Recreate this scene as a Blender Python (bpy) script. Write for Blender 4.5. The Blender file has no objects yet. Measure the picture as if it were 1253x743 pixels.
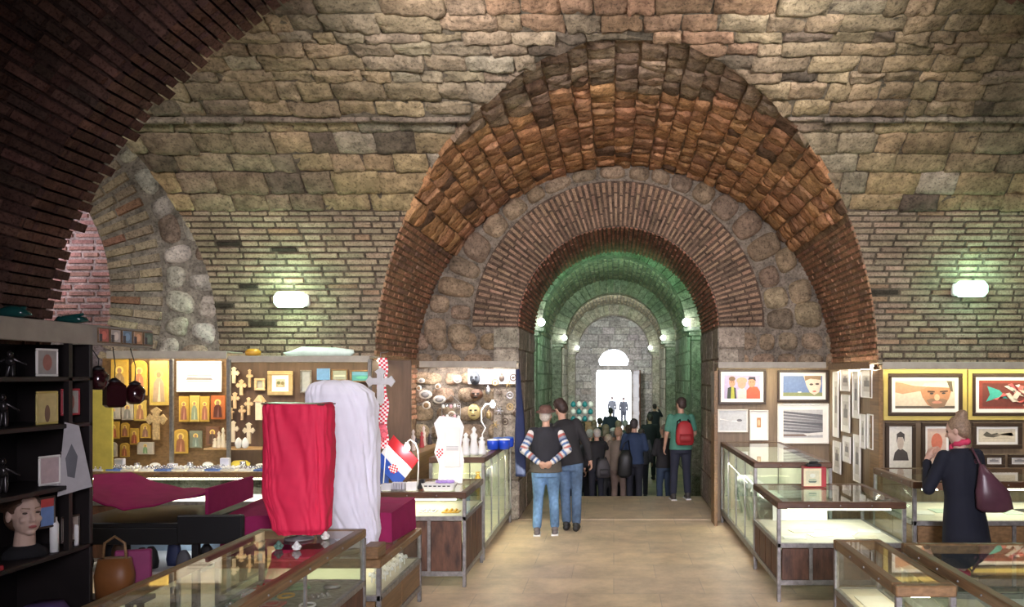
import bpy, bmesh, math, random
from math import sin, cos, pi, sqrt, atan2, acos, asin
from mathutils import Vector, Matrix, Euler, noise as mnoise

# ------------------------------------------------------------------ camera, world, big lights, exposure
SC = bpy.context.scene
COL = SC.collection
FPX, VX, VY, CAMZ = 1000.0, 751.0, 460.0, 2.15
cam_d = bpy.data.cameras.new('camera')
cam = bpy.data.objects.new('camera', cam_d)
COL.objects.link(cam)
cam_d.sensor_width = 36.0
cam_d.lens = 36.0 * FPX / 1253.0
cam_d.shift_x = -(VX - 626.5) / 1253.0
cam_d.shift_y = (VY - 371.5) / 1253.0
cam_d.clip_start = 0.05
cam_d.clip_end = 300
cam.location = (0, 0, CAMZ)
cam.rotation_euler = (pi / 2, 0, 0)
SC.camera = cam
SC.view_settings.view_transform = 'Standard'
SC.view_settings.look = 'None'
SC.view_settings.gamma = 1.0
SC.view_settings.use_curve_mapping = False
SC.view_settings.exposure = 0.0

world = bpy.data.worlds.new('sky')
SC.world = world
world.use_nodes = True
wn = world.node_tree
wn.nodes['Background'].inputs[0].default_value = (0.86, 0.92, 1.0, 1)
wn.nodes['Background'].inputs[1].default_value = 7.0


def area(name, loc, target, size, power, color=(1, 1, 1), size_y=None, spread=pi):
    d = bpy.data.lights.new(name, 'AREA')
    d.energy = power
    d.color = color
    d.shape = 'RECTANGLE'
    d.size = size
    d.size_y = size_y or size
    d.spread = spread
    o = bpy.data.objects.new(name, d)
    COL.objects.link(o)
    o.location = loc
    o.rotation_euler = (Vector(target) - Vector(loc)).to_track_quat('-Z', 'Y').to_euler()
    return o


def point(name, loc, power, color=(1, 1, 1), r=0.05):
    d = bpy.data.lights.new(name, 'POINT')
    d.energy = power
    d.color = color
    d.shadow_soft_size = r
    o = bpy.data.objects.new(name, d)
    COL.objects.link(o)
    o.location = loc
    return o


# unseen fill lamps added to light the hall; housings built with the shell
HALL_FILLS = [(-4.9, 5.4, 4.75), (-1.5, 5.4, 4.85), (1.8, 5.4, 4.85), (5.4, 5.4, 4.75)]
FILL_P = [50, 66, 66, 38]
FILL_T = [(-4.9, 9.8, 1.8), (-0.5, 12.2, 3.2), (0.6, 12.2, 3.2), (5.4, 9.8, 1.8)]
for (fx, fy, fz), fp, ft in zip(HALL_FILLS, FILL_P, FILL_T):
    area('hall_fill_light', (fx, fy + 0.1, fz - 0.16), ft, 0.5, fp, (0.98, 0.90, 0.86), 0.3, spread=2.3)
# fill lights added behind the camera to brighten the foreground
area('foreground_fill', (0.9, -1.8, 2.9), (0.2, 8, 1.1), 1.3, 132, (0.95, 0.89, 1.0), spread=1.15)
area('foreground_fill', (0.6, -1.6, 3.4), (-0.5, 6, 3.0), 1.4, 30, (0.93, 0.86, 1.0))

# ------------------------------------------------------------------ materials
MATS = {}


def N(nt, t, **kw):
    n = nt.nodes.new(t)
    for k, v in kw.items():
        setattr(n, k, v)
    return n


def mat(name, col=(0.5, 0.5, 0.5), rough=0.6, metal=0.0, var=0.12, scale=8.0, bump=0.0, bscale=40.0,
        emit=None, estr=0.0, attr=False, spec=0.5, coat=0.0, stretch=None, detail=4.0, sheen=0.0):
    if name in MATS:
        return MATS[name]
    m = bpy.data.materials.new(name)
    m.use_nodes = True
    nt = m.node_tree
    b = nt.nodes['Principled BSDF']
    b.inputs['Roughness'].default_value = rough
    b.inputs['Metallic'].default_value = metal
    b.inputs['Specular IOR Level'].default_value = spec
    b.inputs['Coat Weight'].default_value = coat
    if sheen:
        b.inputs['Sheen Weight'].default_value = sheen
    tc = N(nt, 'ShaderNodeTexCoord')
    mp = N(nt, 'ShaderNodeMapping')
    nt.links.new(tc.outputs['Object'], mp.inputs[0])
    if stretch:
        mp.inputs['Scale'].default_value = stretch
    nz = N(nt, 'ShaderNodeTexNoise')
    nz.inputs['Scale'].default_value = scale
    nz.inputs['Detail'].default_value = detail
    nz.inputs['Roughness'].default_value = 0.6
    nt.links.new(mp.outputs[0], nz.inputs['Vector'])
    mr = N(nt, 'ShaderNodeMapRange')
    mr.inputs['From Min'].default_value = 0.3
    mr.inputs['From Max'].default_value = 0.7
    mr.inputs['To Min'].default_value = 1 - var
    mr.inputs['To Max'].default_value = 1 + var
    nt.links.new(nz.outputs['Fac'], mr.inputs['Value'])
    hsv = N(nt, 'ShaderNodeHueSaturation')
    if attr:
        # a second, coarse mottling: lime wash, soot and damp in the stone itself
        n2 = N(nt, 'ShaderNodeTexNoise')
        n2.inputs['Scale'].default_value = 1.7
        n2.inputs['Detail'].default_value = 8
        n2.inputs['Roughness'].default_value = 0.75
        nt.links.new(tc.outputs['Object'], n2.inputs['Vector'])
        m2 = N(nt, 'ShaderNodeMapRange')
        m2.inputs['From Min'].default_value = 0.35
        m2.inputs['From Max'].default_value = 0.68
        m2.inputs['To Min'].default_value = 0.62
        m2.inputs['To Max'].default_value = 1.2
        nt.links.new(n2.outputs['Fac'], m2.inputs['Value'])
        # fine pits and lichen specks
        n3 = N(nt, 'ShaderNodeTexNoise')
        n3.inputs['Scale'].default_value = scale * 3.6
        n3.inputs['Detail'].default_value = 6
        n3.inputs['Roughness'].default_value = 0.7
        nt.links.new(tc.outputs['Object'], n3.inputs['Vector'])
        m3 = N(nt, 'ShaderNodeMapRange')
        m3.inputs['From Min'].default_value = 0.36
        m3.inputs['From Max'].default_value = 0.50
        m3.inputs['To Min'].default_value = 0.45 if name != 'painted_surface' and name != 'patterned_cloth' else 1.0
        m3.inputs['To Max'].default_value = 1.0
        nt.links.new(n3.outputs['Fac'], m3.inputs['Value'])
        m4 = N(nt, 'ShaderNodeMath', operation='MULTIPLY')
        mm = N(nt, 'ShaderNodeMath', operation='MULTIPLY')
        nt.links.new(mr.outputs[0], mm.inputs[0])
        if name in ('painted_surface', 'patterned_cloth'):
            mm.inputs[1].default_value = 1.0
        else:
            nt.links.new(m2.outputs[0], mm.inputs[1])
        nt.links.new(mm.outputs[0], m4.inputs[0])
        nt.links.new(m3.outputs[0], m4.inputs[1])
        nt.links.new(m4.outputs[0], hsv.inputs['Value'])
    else:
        nt.links.new(mr.outputs[0], hsv.inputs['Value'])
    if attr:
        at = N(nt, 'ShaderNodeAttribute', attribute_name='Col')
        nt.links.new(at.outputs['Color'], hsv.inputs['Color'])
    else:
        hsv.inputs['Color'].default_value = (*col, 1)
    nt.links.new(hsv.outputs[0], b.inputs['Base Color'])
    if bump:
        nb = N(nt, 'ShaderNodeTexNoise')
        nb.inputs['Scale'].default_value = bscale
        nb.inputs['Detail'].default_value = 5
        nt.links.new(mp.outputs[0], nb.inputs['Vector'])
        bp = N(nt, 'ShaderNodeBump')
        bp.inputs['Strength'].default_value = bump
        bp.inputs['Distance'].default_value = 0.02
        nt.links.new(nb.outputs['Fac'], bp.inputs['Height'])
        nt.links.new(bp.outputs[0], b.inputs['Normal'])
    if emit:
        b.inputs['Emission Color'].default_value = (*emit, 1)
        b.inputs['Emission Strength'].default_value = estr
    MATS[name] = m
    return m


def glassmat(name='clear_glass', tint=(0.93, 0.97, 0.95), rough=0.02, ior=1.45):
    if name in MATS:
        return MATS[name]
    m = bpy.data.materials.new(name)
    m.use_nodes = True
    nt = m.node_tree
    nt.nodes.clear()
    out = N(nt, 'ShaderNodeOutputMaterial')
    mix = N(nt, 'ShaderNodeMixShader')
    tr = N(nt, 'ShaderNodeBsdfTransparent')
    tr.inputs[0].default_value = (*tint, 1)
    gl = N(nt, 'ShaderNodeBsdfGlossy')
    gl.inputs['Roughness'].default_value = rough
    gl.inputs['Color'].default_value = (1, 1, 1, 1)
    fr = N(nt, 'ShaderNodeFresnel')
    fr.inputs['IOR'].default_value = ior
    ge = N(nt, 'ShaderNodeNewGeometry')
    inv = N(nt, 'ShaderNodeMath', operation='SUBTRACT')
    inv.inputs[0].default_value = 1.0
    nt.links.new(ge.outputs['Backfacing'], inv.inputs[1])
    mu = N(nt, 'ShaderNodeMath', operation='MULTIPLY')
    nt.links.new(fr.outputs[0], mu.inputs[0])
    nt.links.new(inv.outputs[0], mu.inputs[1])
    nt.links.new(mu.outputs[0], mix.inputs[0])
    nt.links.new(tr.outputs[0], mix.inputs[1])
    nt.links.new(gl.outputs[0], mix.inputs[2])
    nt.links.new(mix.outputs[0], out.inputs[0])
    MATS[name] = m
    return m


M_MASON = mat('masonry', attr=True, rough=0.92, var=0.42, scale=9, bump=0.9, bscale=22, spec=0.2, detail=7)
M_BRICK = mat('brickwork', attr=True, rough=0.9, var=0.22, scale=14, bump=0.5, bscale=45, spec=0.2, detail=6)
M_WOOD = mat('dark_wood', (0.085, 0.038, 0.018), rough=0.38, var=0.35, scale=6, stretch=(1, 0.25, 6), bump=0.15)
M_WOODM = mat('worn_wood', (0.20, 0.115, 0.05), rough=0.45, var=0.35, scale=7, stretch=(3, 0.3, 6), bump=0.15)
M_WOODR = mat('rusty_panel', (0.10, 0.045, 0.025), rough=0.55, var=0.6, scale=7, stretch=(2, 2, 0.6), bump=0.2)
M_WOODL = mat('light_wood', (0.48, 0.30, 0.14), rough=0.5, var=0.2, scale=8, stretch=(1, 1, 5))
M_METAL = mat('weathered_steel', (0.27, 0.26, 0.25), rough=0.45, metal=0.6, var=0.3, scale=20, bump=0.1)
M_BOARD = mat('grey_fascia', (0.36, 0.33, 0.28), rough=0.6, var=0.12)
M_BLACK = mat('black_paint', (0.008, 0.008, 0.009), rough=0.55)
M_GLASS = glassmat()
M_WHITE = mat('white_paint', (0.8, 0.8, 0.78), rough=0.6, var=0.05)
M_GOLD = mat('gold_leaf', (0.72, 0.42, 0.08), rough=0.35, metal=0.5, var=0.2)
M_TUBE = mat('lamp_tube', (1, 1, 1), emit=(1.0, 0.90, 0.68), estr=14)

# ------------------------------------------------------------------ mesh helpers


class MB:
    def __init__(s):
        s.v = []
        s.f = []
        s.c = []
        s.m = []
        s.smooth = []

    def add(s, vs, fs, col=(0.5, 0.5, 0.5), mi=0, smooth=False):
        o = len(s.v)
        s.v.extend(vs)
        for f in fs:
            s.f.append([i + o for i in f])
            s.c.append(col)
            s.m.append(mi)
            s.smooth.append(smooth)
        return s

    def box(s, x0, x1, y0, y1, z0, z1, col=(0.5, 0.5, 0.5), mi=0, bev=0.0, M=None):
        if bev <= 0:
            vs = [(x, y, z) for x in (x0, x1) for y in (y0, y1) for z in (z0, z1)]
            fs = [(0, 1, 3, 2), (4, 6, 7, 5), (0, 4, 5, 1), (2, 3, 7, 6), (0, 2, 6, 4), (1, 5, 7, 3)]
        else:
            b = min(bev, (x1 - x0) * .45, (y1 - y0) * .45, (z1 - z0) * .45)
            bm = bmesh.new()
            r = bmesh.ops.create_cube(bm, size=1)
            for v in bm.verts:
                v.co = Vector(((x0 + x1) / 2 + v.co.x * (x1 - x0), (y0 + y1) / 2 + v.co.y * (y1 - y0), (z0 + z1) / 2 + v.co.z * (z1 - z0)))
            bmesh.ops.bevel(bm, geom=bm.edges[:], offset=b, segments=1, affect='EDGES')
            bm.verts.index_update()
            vs = [tuple(v.co) for v in bm.verts]
            fs = [[v.index for v in f.verts] for f in bm.faces]
            bm.free()
        if M is not None:
            vs = [tuple(M @ Vector(v)) for v in vs]
        return s.add(vs, fs, col, mi)

    def bar(s, p0, p1, w, h, col=(0.5, 0.5, 0.5), mi=0, up=(0, 0, 1)):
        p0, p1 = Vector(p0), Vector(p1)
        d = (p1 - p0)
        L = d.length
        d.normalize()
        u = Vector(up)
        if abs(d.dot(u)) > 0.98:
            u = Vector((0, 1, 0))
        sd = d.cross(u).normalized()
        u = sd.cross(d).normalized()
        vs = []
        for q in (p0, p1):
            for a, b in ((-1, -1), (1, -1), (1, 1), (-1, 1)):
                vs.append(tuple(q + sd * (a * w / 2) + u * (b * h / 2)))
        fs = [(3, 2, 1, 0), (4, 5, 6, 7), (0, 1, 5, 4), (1, 2, 6, 5), (2, 3, 7, 6), (3, 0, 4, 7)]
        return s.add(vs, fs, col, mi)

    def tube(s, pts, r, n=8, col=(0.5, 0.5, 0.5), mi=0, closed=False):
        pts = [Vector(p) for p in pts]
        rr = r if isinstance(r, (list, tuple)) else [r] * len(pts)
        vs, fs = [], []
        ref = Vector((0, 0, 1))
        k = len(pts)
        for i, p in enumerate(pts):
            if closed:
                t = pts[(i + 1) % k] - pts[i - 1]
            else:
                t = pts[min(i + 1, k - 1)] - pts[max(i - 1, 0)]
            if t.length < 1e-9:
                t = Vector((0, 0, 1))
            t.normalize()
            if abs(t.dot(ref)) > 0.95:
                ref = Vector((1, 0, 0)) if abs(t.x) < 0.9 else Vector((0, 1, 0))
            a = t.cross(ref).normalized()
            b = t.cross(a).normalized()
            ref = -b if b.dot(ref) < 0 else b
            a = t.cross(ref).normalized()
            b = t.cross(a)
            for j in range(n):
                q = 2 * pi * j / n
                vs.append(tuple(p + a * cos(q) * rr[i] + b * sin(q) * rr[i]))
        for i in range(k if closed else k - 1):
            for j in range(n):
                i2 = (i + 1) % k
                fs.append((i * n + j, i * n + (j + 1) % n, i2 * n + (j + 1) % n, i2 * n + j))
        if not closed:
            fs.append(tuple(range(n - 1, -1, -1)))
            fs.append(tuple((k - 1) * n + j for j in range(n)))
        return s.add(vs, fs, col, mi, True)

    def loft(s, rings, n=16, col=(0.5, 0.5, 0.5), mi=0, p=2.0, M=None, smooth=True):
        """rings: (cx,cy,cz,rx,ry) stacked; superellipse power p"""
        vs, fs = [], []
        for (cx, cy, cz, rx, ry) in rings:
            for j in range(n):
                a = 2 * pi * j / n
                c, q = cos(a), sin(a)
                e = 2.0 / p
                vs.append((cx + rx * (abs(c) ** e) * (1 if c >= 0 else -1), cy + ry * (abs(q) ** e) * (1 if q >= 0 else -1), cz))
        k = len(rings)
        for i in range(k - 1):
            for j in range(n):
                fs.append((i * n + j, i * n + (j + 1) % n, (i + 1) * n + (j + 1) % n, (i + 1) * n + j))
        fs.append(tuple(range(n - 1, -1, -1)))
        fs.append(tuple((k - 1) * n + j for j in range(n)))
        if M is not None:
            vs = [tuple(M @ Vector(v)) for v in vs]
        return s.add(vs, fs, col, mi, smooth)

    def lathe(s, prof, c=(0, 0, 0), n=16, col=(0.5, 0.5, 0.5), mi=0, M=None):
        return s.loft([(c[0], c[1], c[2] + z, r, r) for r, z in prof], n, col, mi, M=M)

    def ell(s, c, r, n=12, m=8, col=(0.5, 0.5, 0.5), mi=0, M=None):
        vs = [(0, 0, -1)]
        for i in range(1, m):
            t = -pi / 2 + pi * i / m
            for j in range(n):
                a = 2 * pi * j / n
                vs.append((cos(t) * cos(a), cos(t) * sin(a), sin(t)))
        vs.append((0, 0, 1))
        R = r if isinstance(r, (tuple, list, Vector)) else (r, r, r)
        out = []
        for v in vs:
            q = Vector((v[0] * R[0], v[1] * R[1], v[2] * R[2]))
            if M is not None:
                q = M @ q
            out.append((q.x + c[0], q.y + c[1], q.z + c[2]))
        fs = []
        for j in range(n):
            fs.append((0, 1 + (j + 1) % n, 1 + j))
            for i in range(m - 2):
                a = 1 + i * n + j
                b = 1 + i * n + (j + 1) % n
                fs.append((a, b, b + n, a + n))
            fs.append((1 + (m - 2) * n + j, 1 + (m - 2) * n + (j + 1) % n, len(vs) - 1))
        return s.add(out, fs, col, mi, True)

    def cap(s, p0, p1, r0, r1, n=12, col=(0.5, 0.5, 0.5), mi=0):
        """tapered capsule"""
        p0, p1 = Vector(p0), Vector(p1)
        d = p1 - p0
        L = max(d.length, 1e-6)
        d = d / L
        ref = Vector((0, 0, 1)) if abs(d.z) < 0.9 else Vector((0, 1, 0))
        a = d.cross(ref).normalized()
        b = d.cross(a)
        rings = []
        for t in (-80, -55, -28, 0):
            q = math.radians(t)
            rings.append((sin(q) * r0, cos(q) * r0))
        for t in (0, 28, 55, 80):
            q = math.radians(t)
            rings.append((L + sin(q) * r1, cos(q) * r1))
        vs, fs = [], []
        for z, r in rings:
            for j in range(n):
                q = 2 * pi * j / n
                vs.append(tuple(p0 + d * z + (a * cos(q) + b * sin(q)) * r))
        for i in range(len(rings) - 1):
            for j in range(n):
                fs.append((i * n + j, i * n + (j + 1) % n, (i + 1) * n + (j + 1) % n, (i + 1) * n + j))
        fs.append(tuple(range(n - 1, -1, -1)))
        fs.append(tuple((len(rings) - 1) * n + j for j in range(n)))
        return s.add(vs, fs, col, mi, True)

    def prism(s, poly, y0, y1, col=(0.5, 0.5, 0.5), mi=0, M=None):
        """poly in (x,z), extruded along y from y0 (front) to y1"""
        k = len(poly)
        vs = [(x, y0, z) for x, z in poly] + [(x, y1, z) for x, z in poly]
        fs = [tuple(range(k)), tuple(range(2 * k - 1, k - 1, -1))]
        for i in range(k):
            j = (i + 1) % k
            fs.append((i, i + k, j + k, j))
        if M is not None:
            vs = [tuple(M @ Vector(v)) for v in vs]
        return s.add(vs, fs, col, mi)

    def build(s, name, mats, parent=None, loc=None, rot=None):
        me = bpy.data.meshes.new(name)
        me.from_pydata(s.v, [], s.f)
        if not isinstance(mats, (list, tuple)):
            mats = [mats]
        for m in mats:
            me.materials.append(m)
        me.polygons.foreach_set('material_index', [min(i, len(mats) - 1) for i in s.m])
        me.polygons.foreach_set('use_smooth', s.smooth)
        ca = me.color_attributes.new('Col', 'FLOAT_COLOR', 'CORNER')
        data = []
        for f, c in zip(s.f, s.c):
            data.extend([c[0], c[1], c[2], 1.0] * len(f))
        ca.data.foreach_set('color', data)
        me.update()
        bm = bmesh.new()
        bm.from_mesh(me)
        bmesh.ops.recalc_face_normals(bm, faces=bm.faces[:])
        bm.to_mesh(me)
        bm.free()
        o = bpy.data.objects.new(name, me)
        COL.objects.link(o)
        if parent is not None:
            o.parent = parent
        if loc is not None:
            o.location = loc
        if rot is not None:
            o.rotation_euler = rot
        return o


def thing(name, label, cat, loc=(0, 0, 0), rot=(0, 0, 0), group=None):
    o = bpy.data.objects.new(name, None)
    COL.objects.link(o)
    o.empty_display_size = 0.1
    o.location = loc
    o.rotation_euler = rot if isinstance(rot, (tuple, list)) else (0, 0, rot)
    o['label'] = label
    o['category'] = cat
    if group:
        o['group'] = group
    return o


def tag(o, label, cat, group=None, kind=None):
    o['label'] = label
    o['category'] = cat
    if group:
        o['group'] = group
    if kind:
        o['kind'] = kind
    return o


def struct(name, mb, m, label=None):
    o = mb.build(name, m)
    o['kind'] = 'structure'
    if label:
        o['label'] = label
    return o


def dup(root, loc, rot=None, label=None, group=None):
    r = root.copy()
    COL.objects.link(r)
    r.location = loc
    if rot is not None:
        r.rotation_euler = rot if isinstance(rot, (tuple, list)) else (0, 0, rot)
    if label:
        r['label'] = label
    if group:
        r['group'] = group
    for ch in list(root.children):
        c = ch.copy()
        COL.objects.link(c)
        c.parent = r
        for g in list(ch.children):
            d = g.copy()
            COL.objects.link(d)
            d.parent = c
    return r


def px(x, y, Y):
    """world point seen at frame position x,y when it stands Y metres ahead"""
    return Vector(((x - VX) * Y / FPX, Y, CAMZ + (VY - y) * Y / FPX))


def jc(rng, c, a=0.15, h=0.04):
    k = 1 + rng.uniform(-a, a)
    return tuple(max(0.002, ci * k * (1 + rng.uniform(-h, h))) for ci in c)

# ------------------------------------------------------------------ masonry
def block(mb, S, u0, u1, v0, v1, relief, col, rng, nu=3, nv=3, power=4.0, clampu=None, rough=0.0, edge=-0.012, mi=0, tilt=0.0, jit=0.0, polar=False):
    """one stone or brick laid on surface S(u,v)->(point, normal)"""
    vs, fs = [], []
    tu, tv = rng.uniform(-tilt, tilt), rng.uniform(-tilt, tilt)
    ph = rng.uniform(0, 50)
    cu = [rng.uniform(-jit, jit) for _ in range(4)]
    cv = [rng.uniform(-jit, jit) for _ in range(4)]
    nu, nv = max(nu, 3), max(nv, 3)
    ku = max(0.6, 1 - 0.018 / max(1e-3, abs(u1 - u0))) if not polar else 0.93
    kv = max(0.6, 1 - 0.018 / max(1e-3, abs(v1 - v0))) if not polar else 0.8
    lu = [-1] + [-ku + 2 * ku * i / (nu - 2) for i in range(nu - 1)] + [1]
    lv = [-1] + [-kv + 2 * kv * i / (nv - 2) for i in range(nv - 1)] + [1]
    for tt in lv:
        t = tt
        for ss in lu:
            s_ = ss
            # rounded corners
            d = (abs(ss) ** power + abs(tt) ** power) ** (1 / power)
            k = 1.0 if d <= 1e-6 else min(1.0, max(abs(ss), abs(tt)) / d)
            a = (ss * k + 1) / 2
            b = (tt * k + 1) / 2
            du = cu[0] * (1 - a) * (1 - b) + cu[1] * a * (1 - b) + cu[2] * (1 - a) * b + cu[3] * a * b
            dv = cv[0] * (1 - a) * (1 - b) + cv[1] * a * (1 - b) + cv[2] * (1 - a) * b + cv[3] * a * b
            u = u0 + (u1 - u0) * a + du
            v = v0 + (v1 - v0) * b + dv
            if clampu is not None:
                lo, hi = clampu(v)
                u = min(max(u, lo), hi)
            e = max(abs(s_), abs(t))
            h = edge if e > 0.999 else relief * (1 - 0.25 * e ** 4) + tu * ss * relief + tv * tt * relief
            if rough and e <= 0.999:
                h += rough * mnoise.noise(Vector((u * 11 + ph, v * 11, ph)))
            p, n = S(u, v)
            vs.append((p[0] + n[0] * h, p[1] + n[1] * h, p[2] + n[2] * h))
    for j in range(nv):
        for i in range(nu):
            a = j * (nu + 1) + i
            fs.append((a, a + 1, a + nu + 2, a + nu + 1))
    mb.add(vs, fs, col, mi, nu >= 5)


def courses(mb, S, v0, v1, h, hj, lim, w, wj, gap, relief, colf, rng, **kw):
    """fill lim(v)->[(lo,hi)] with coursed blocks"""
    v = v0
    while v < v1 - h * 0.3:
        hh = h * (1 + rng.uniform(-hj, hj))
        va, vb = v, min(v + hh, v1)
        for (lo, hi) in lim((va + vb) / 2):
            u = lo - rng.uniform(0, w)
            while u < hi:
                ww = w * (1 + rng.uniform(-wj, wj))
                ua, ub = max(u, lo), min(u + ww, hi)
                if ub - ua > w * 0.12:
                    um, vm = (ua + ub) / 2, (va + vb) / 2
                    c = colf(um, vm)
                    if c is not None:
                        la = lim(va + 1e-4)
                        cl = None
                        if ua <= lo + 1e-6 or ub >= hi - 1e-6:
                            def cl(v_, um=um):
                                best = None
                                for q in lim(v_):
                                    if q[0] - 0.4 <= um <= q[1] + 0.4:
                                        best = q
                                return best or (um, um)
                        eu0 = ua - (0.15 if ua <= lo + 1e-6 and cl else 0) + gap / 2
                        eu1 = ub + (0.15 if ub >= hi - 1e-6 and cl else 0) - gap / 2
                        r = relief * (1 + rng.uniform(-0.5, 0.5))
                        block(mb, S, eu0, eu1, va + gap / 2, vb - gap / 2, r, c, rng, clampu=cl, **kw)
                u += ww
        v = vb


def sheet(mb, S, vlist, lim, nu, col, mi=0, h=0.0):
    """the mortar surface behind the blocks: strips between successive v"""
    for a, b in zip(vlist[:-1], vlist[1:]):
        La, Lb = lim(a), lim(b)
        if len(La) != len(Lb):
            L = min((La, Lb), key=len)
            La = Lb = L
        for (l0, h0), (l1, h1) in zip(La, Lb):
            vs, fs = [], []
            for i in range(nu + 1):
                for (lo, hi, v) in ((l0, h0, a), (l1, h1, b)):
                    u = lo + (hi - lo) * i / nu
                    p, n = S(u, v)
                    vs.append((p[0] + n[0] * h, p[1] + n[1] * h, p[2] + n[2] * h))
            for i in range(nu):
                fs.append((2 * i, 2 * i + 1, 2 * i + 3, 2 * i + 2))
            mb.add(vs, fs, col, mi, False)


C_OCH = (0.285, 0.21, 0.118)
C_OLV = (0.235, 0.185, 0.12)
C_GRY = (0.21, 0.18, 0.14)
C_BRK = (0.345, 0.275, 0.185)
C_RED = (0.33, 0.155, 0.085)
C_ORG = (0.44, 0.235, 0.115)
C_COB = (0.34, 0.255, 0.17)
C_MOR = (0.25, 0.21, 0.165)
C_ASH = (0.40, 0.35, 0.28)
rng = random.Random(11)

# --- the hall vault: quarter ellipse springing from the back wall
YW, ZS, VA, VB = 10.1, 2.2, 5.0, 3.5
RCX, RCZ, RR, YE = 0.155, 2.2, 3.1, 12.2      # the deep arched recess and its end wall
LCX, LCZ, LR = -8.24, 3.16, 3.38              # the arch at the left
XL, XR = -10.2, 7.0
_tab = []
_s = 0.0
_p = None
for i in range(0, 401):
    th = (pi / 2) * i / 400
    q = (YW - VA * (1 - cos(th)), ZS + VB * sin(th))
    if _p:
        _s += sqrt((q[0] - _p[0]) ** 2 + (q[1] - _p[1]) ** 2)
    _tab.append((_s, th, q))
    _p = q
VLEN = _s


def prof(v):
    """v = height below the springing, arc length above -> (y, z, ny, nz)"""
    if v <= ZS:
        return YW, v, -1.0, 0.0
    s_ = min(v - ZS, VLEN)
    i = min(399, int(s_ / VLEN * 400))
    while i > 0 and _tab[i][0] > s_:
        i -= 1
    while i < 399 and _tab[i + 1][0] < s_:
        i += 1
    a, b = _tab[i], _tab[i + 1]
    t = (s_ - a[0]) / (b[0] - a[0])
    th = a[1] + (b[1] - a[1]) * t
    y, z = YW - VA * (1 - cos(th)), ZS + VB * sin(th)
    ny, nz = -cos(th) / VA, -sin(th) / VB
    L = sqrt(ny * ny + nz * nz)
    return y, z, ny / L, nz / L


def S_vault(u, v):
    y, z, ny, nz = prof(v)
    return (u, y, z), (0, ny, nz)


def vz(z):
    """v at which the vault reaches height z"""
    if z <= ZS:
        return z
    th = asin(min(1, (z - ZS) / VB))
    i = min(399, int(th / (pi / 2) * 400))
    return ZS + _tab[i][0]


def vaulty(z):
    if z <= ZS:
        return YW
    return YW - VA * (1 - sqrt(max(0, 1 - min(1, (z - ZS) / VB) ** 2)))


def lim_vault(v):
    y, z, _, _ = prof(v)
    lx = XL
    if z < LCZ:
        lx = LCX + LR
    elif z < LCZ + LR:
        lx = LCX + sqrt(max(0, LR * LR - (z - LCZ) ** 2))
    if z < RCZ:
        h = RR
    elif z < RCZ + RR:
        h = sqrt(RR * RR - (z - RCZ) ** 2)
    else:
        return [(lx, XR)]
    return [(lx, RCX - h), (RCX + h, XR)]


def stain(u, v, s=0.9, ph=0.0):
    return mnoise.noise(Vector((u * s + ph, v * s, ph)))


def col_brickwall(u, v):
    n = stain(u, v, 0.8, 3)
    c = C_BRK
    if n > 0.15:
        c = (0.32, 0.245, 0.175)
    if rng.random() < 0.05:
        c = (0.33, 0.215, 0.14)
    if rng.random() < 0.02:
        return (0.05, 0.04, 0.03)
    return jc(rng, c, 0.18)


def col_stone(u, v):
    n = stain(u, v, 0.55, 7)
    y, z, _, _ = prof(v)
    t = min(1, max(0, (z - 4.2) / 1.4))
    a = C_OCH if n > -0.05 else C_OLV
    c = tuple(a[i] * (1 - 0.5 * t) + C_GRY[i] * 1.1 * 0.5 * t for i in range(3))
    d = abs(u - RCX)
    if z > 4.9 and d < 1.1 + 0.4 * n and rng.random() < 0.75:
        c = (0.26, 0.165, 0.105)
    if rng.random() < 0.05:
        c = (0.12, 0.095, 0.07)
    elif rng.random() < 0.06:
        c = (0.31, 0.26, 0.19)
    return jc(rng, c, 0.22, 0.035)


mb = MB()
ZB = 4.05
v_b = vz(ZB)
vl = [0, 1.0, 2.0] + [ZS + 0.06 * i for i in range(0, int(VLEN / 0.06))] + [ZS + VLEN]
sheet(mb, S_vault, vl, lim_vault, 1, (0.12, 0.095, 0.07))
courses(mb, S_vault, 1.2, v_b, 0.078, 0.12, lim_vault, 0.30, 0.35, 0.016, 0.020, col_brickwall, rng, nu=3, nv=2, mi=1, power=8)
# two courses' worth of shift between the lower and the upper stonework: a ragged ledge
v_l = vz(4.82)
courses(mb, S_vault, v_b, v_l, 0.235, 0.25, lim_vault, 0.42, 0.45, 0.004, 0.028, col_stone, rng, nu=8, nv=6, rough=0.030, jit=0.016, tilt=0.3, power=16, edge=-0.004)


def S_up(u, v):
    (x, y, z), n = S_vault(u, v)
    k = 0.07
    return (x, y + n[1] * k, z + n[2] * k), n


courses(mb, S_up, v_l, v_l + 0.07, 0.07, 0.0, lim_vault, 0.9, 0.5, 0.01, 0.04, lambda u, v: jc(rng, (0.23, 0.19, 0.145), 0.2), rng, nu=5, nv=2, rough=0.03, power=10)
courses(mb, S_up, v_l + 0.09, ZS + VLEN, 0.20, 0.35, lim_vault, 0.38, 0.5, 0.004, 0.032, col_stone, rng, nu=8, nv=6, rough=0.04, jit=0.018, tilt=0.4, power=16, edge=-0.004)
sheet(mb, S_up, [v_l + 0.07 * i for i in range(0, 60) if v_l + 0.07 * i < ZS + VLEN] + [ZS + VLEN], lim_vault, 1, (0.135, 0.115, 0.085))
struct('wall_back', mb, [M_MASON, M_BRICK])

# --- the soffit of the deep recess: brick low down, orange stones above
mb = MB()


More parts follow.
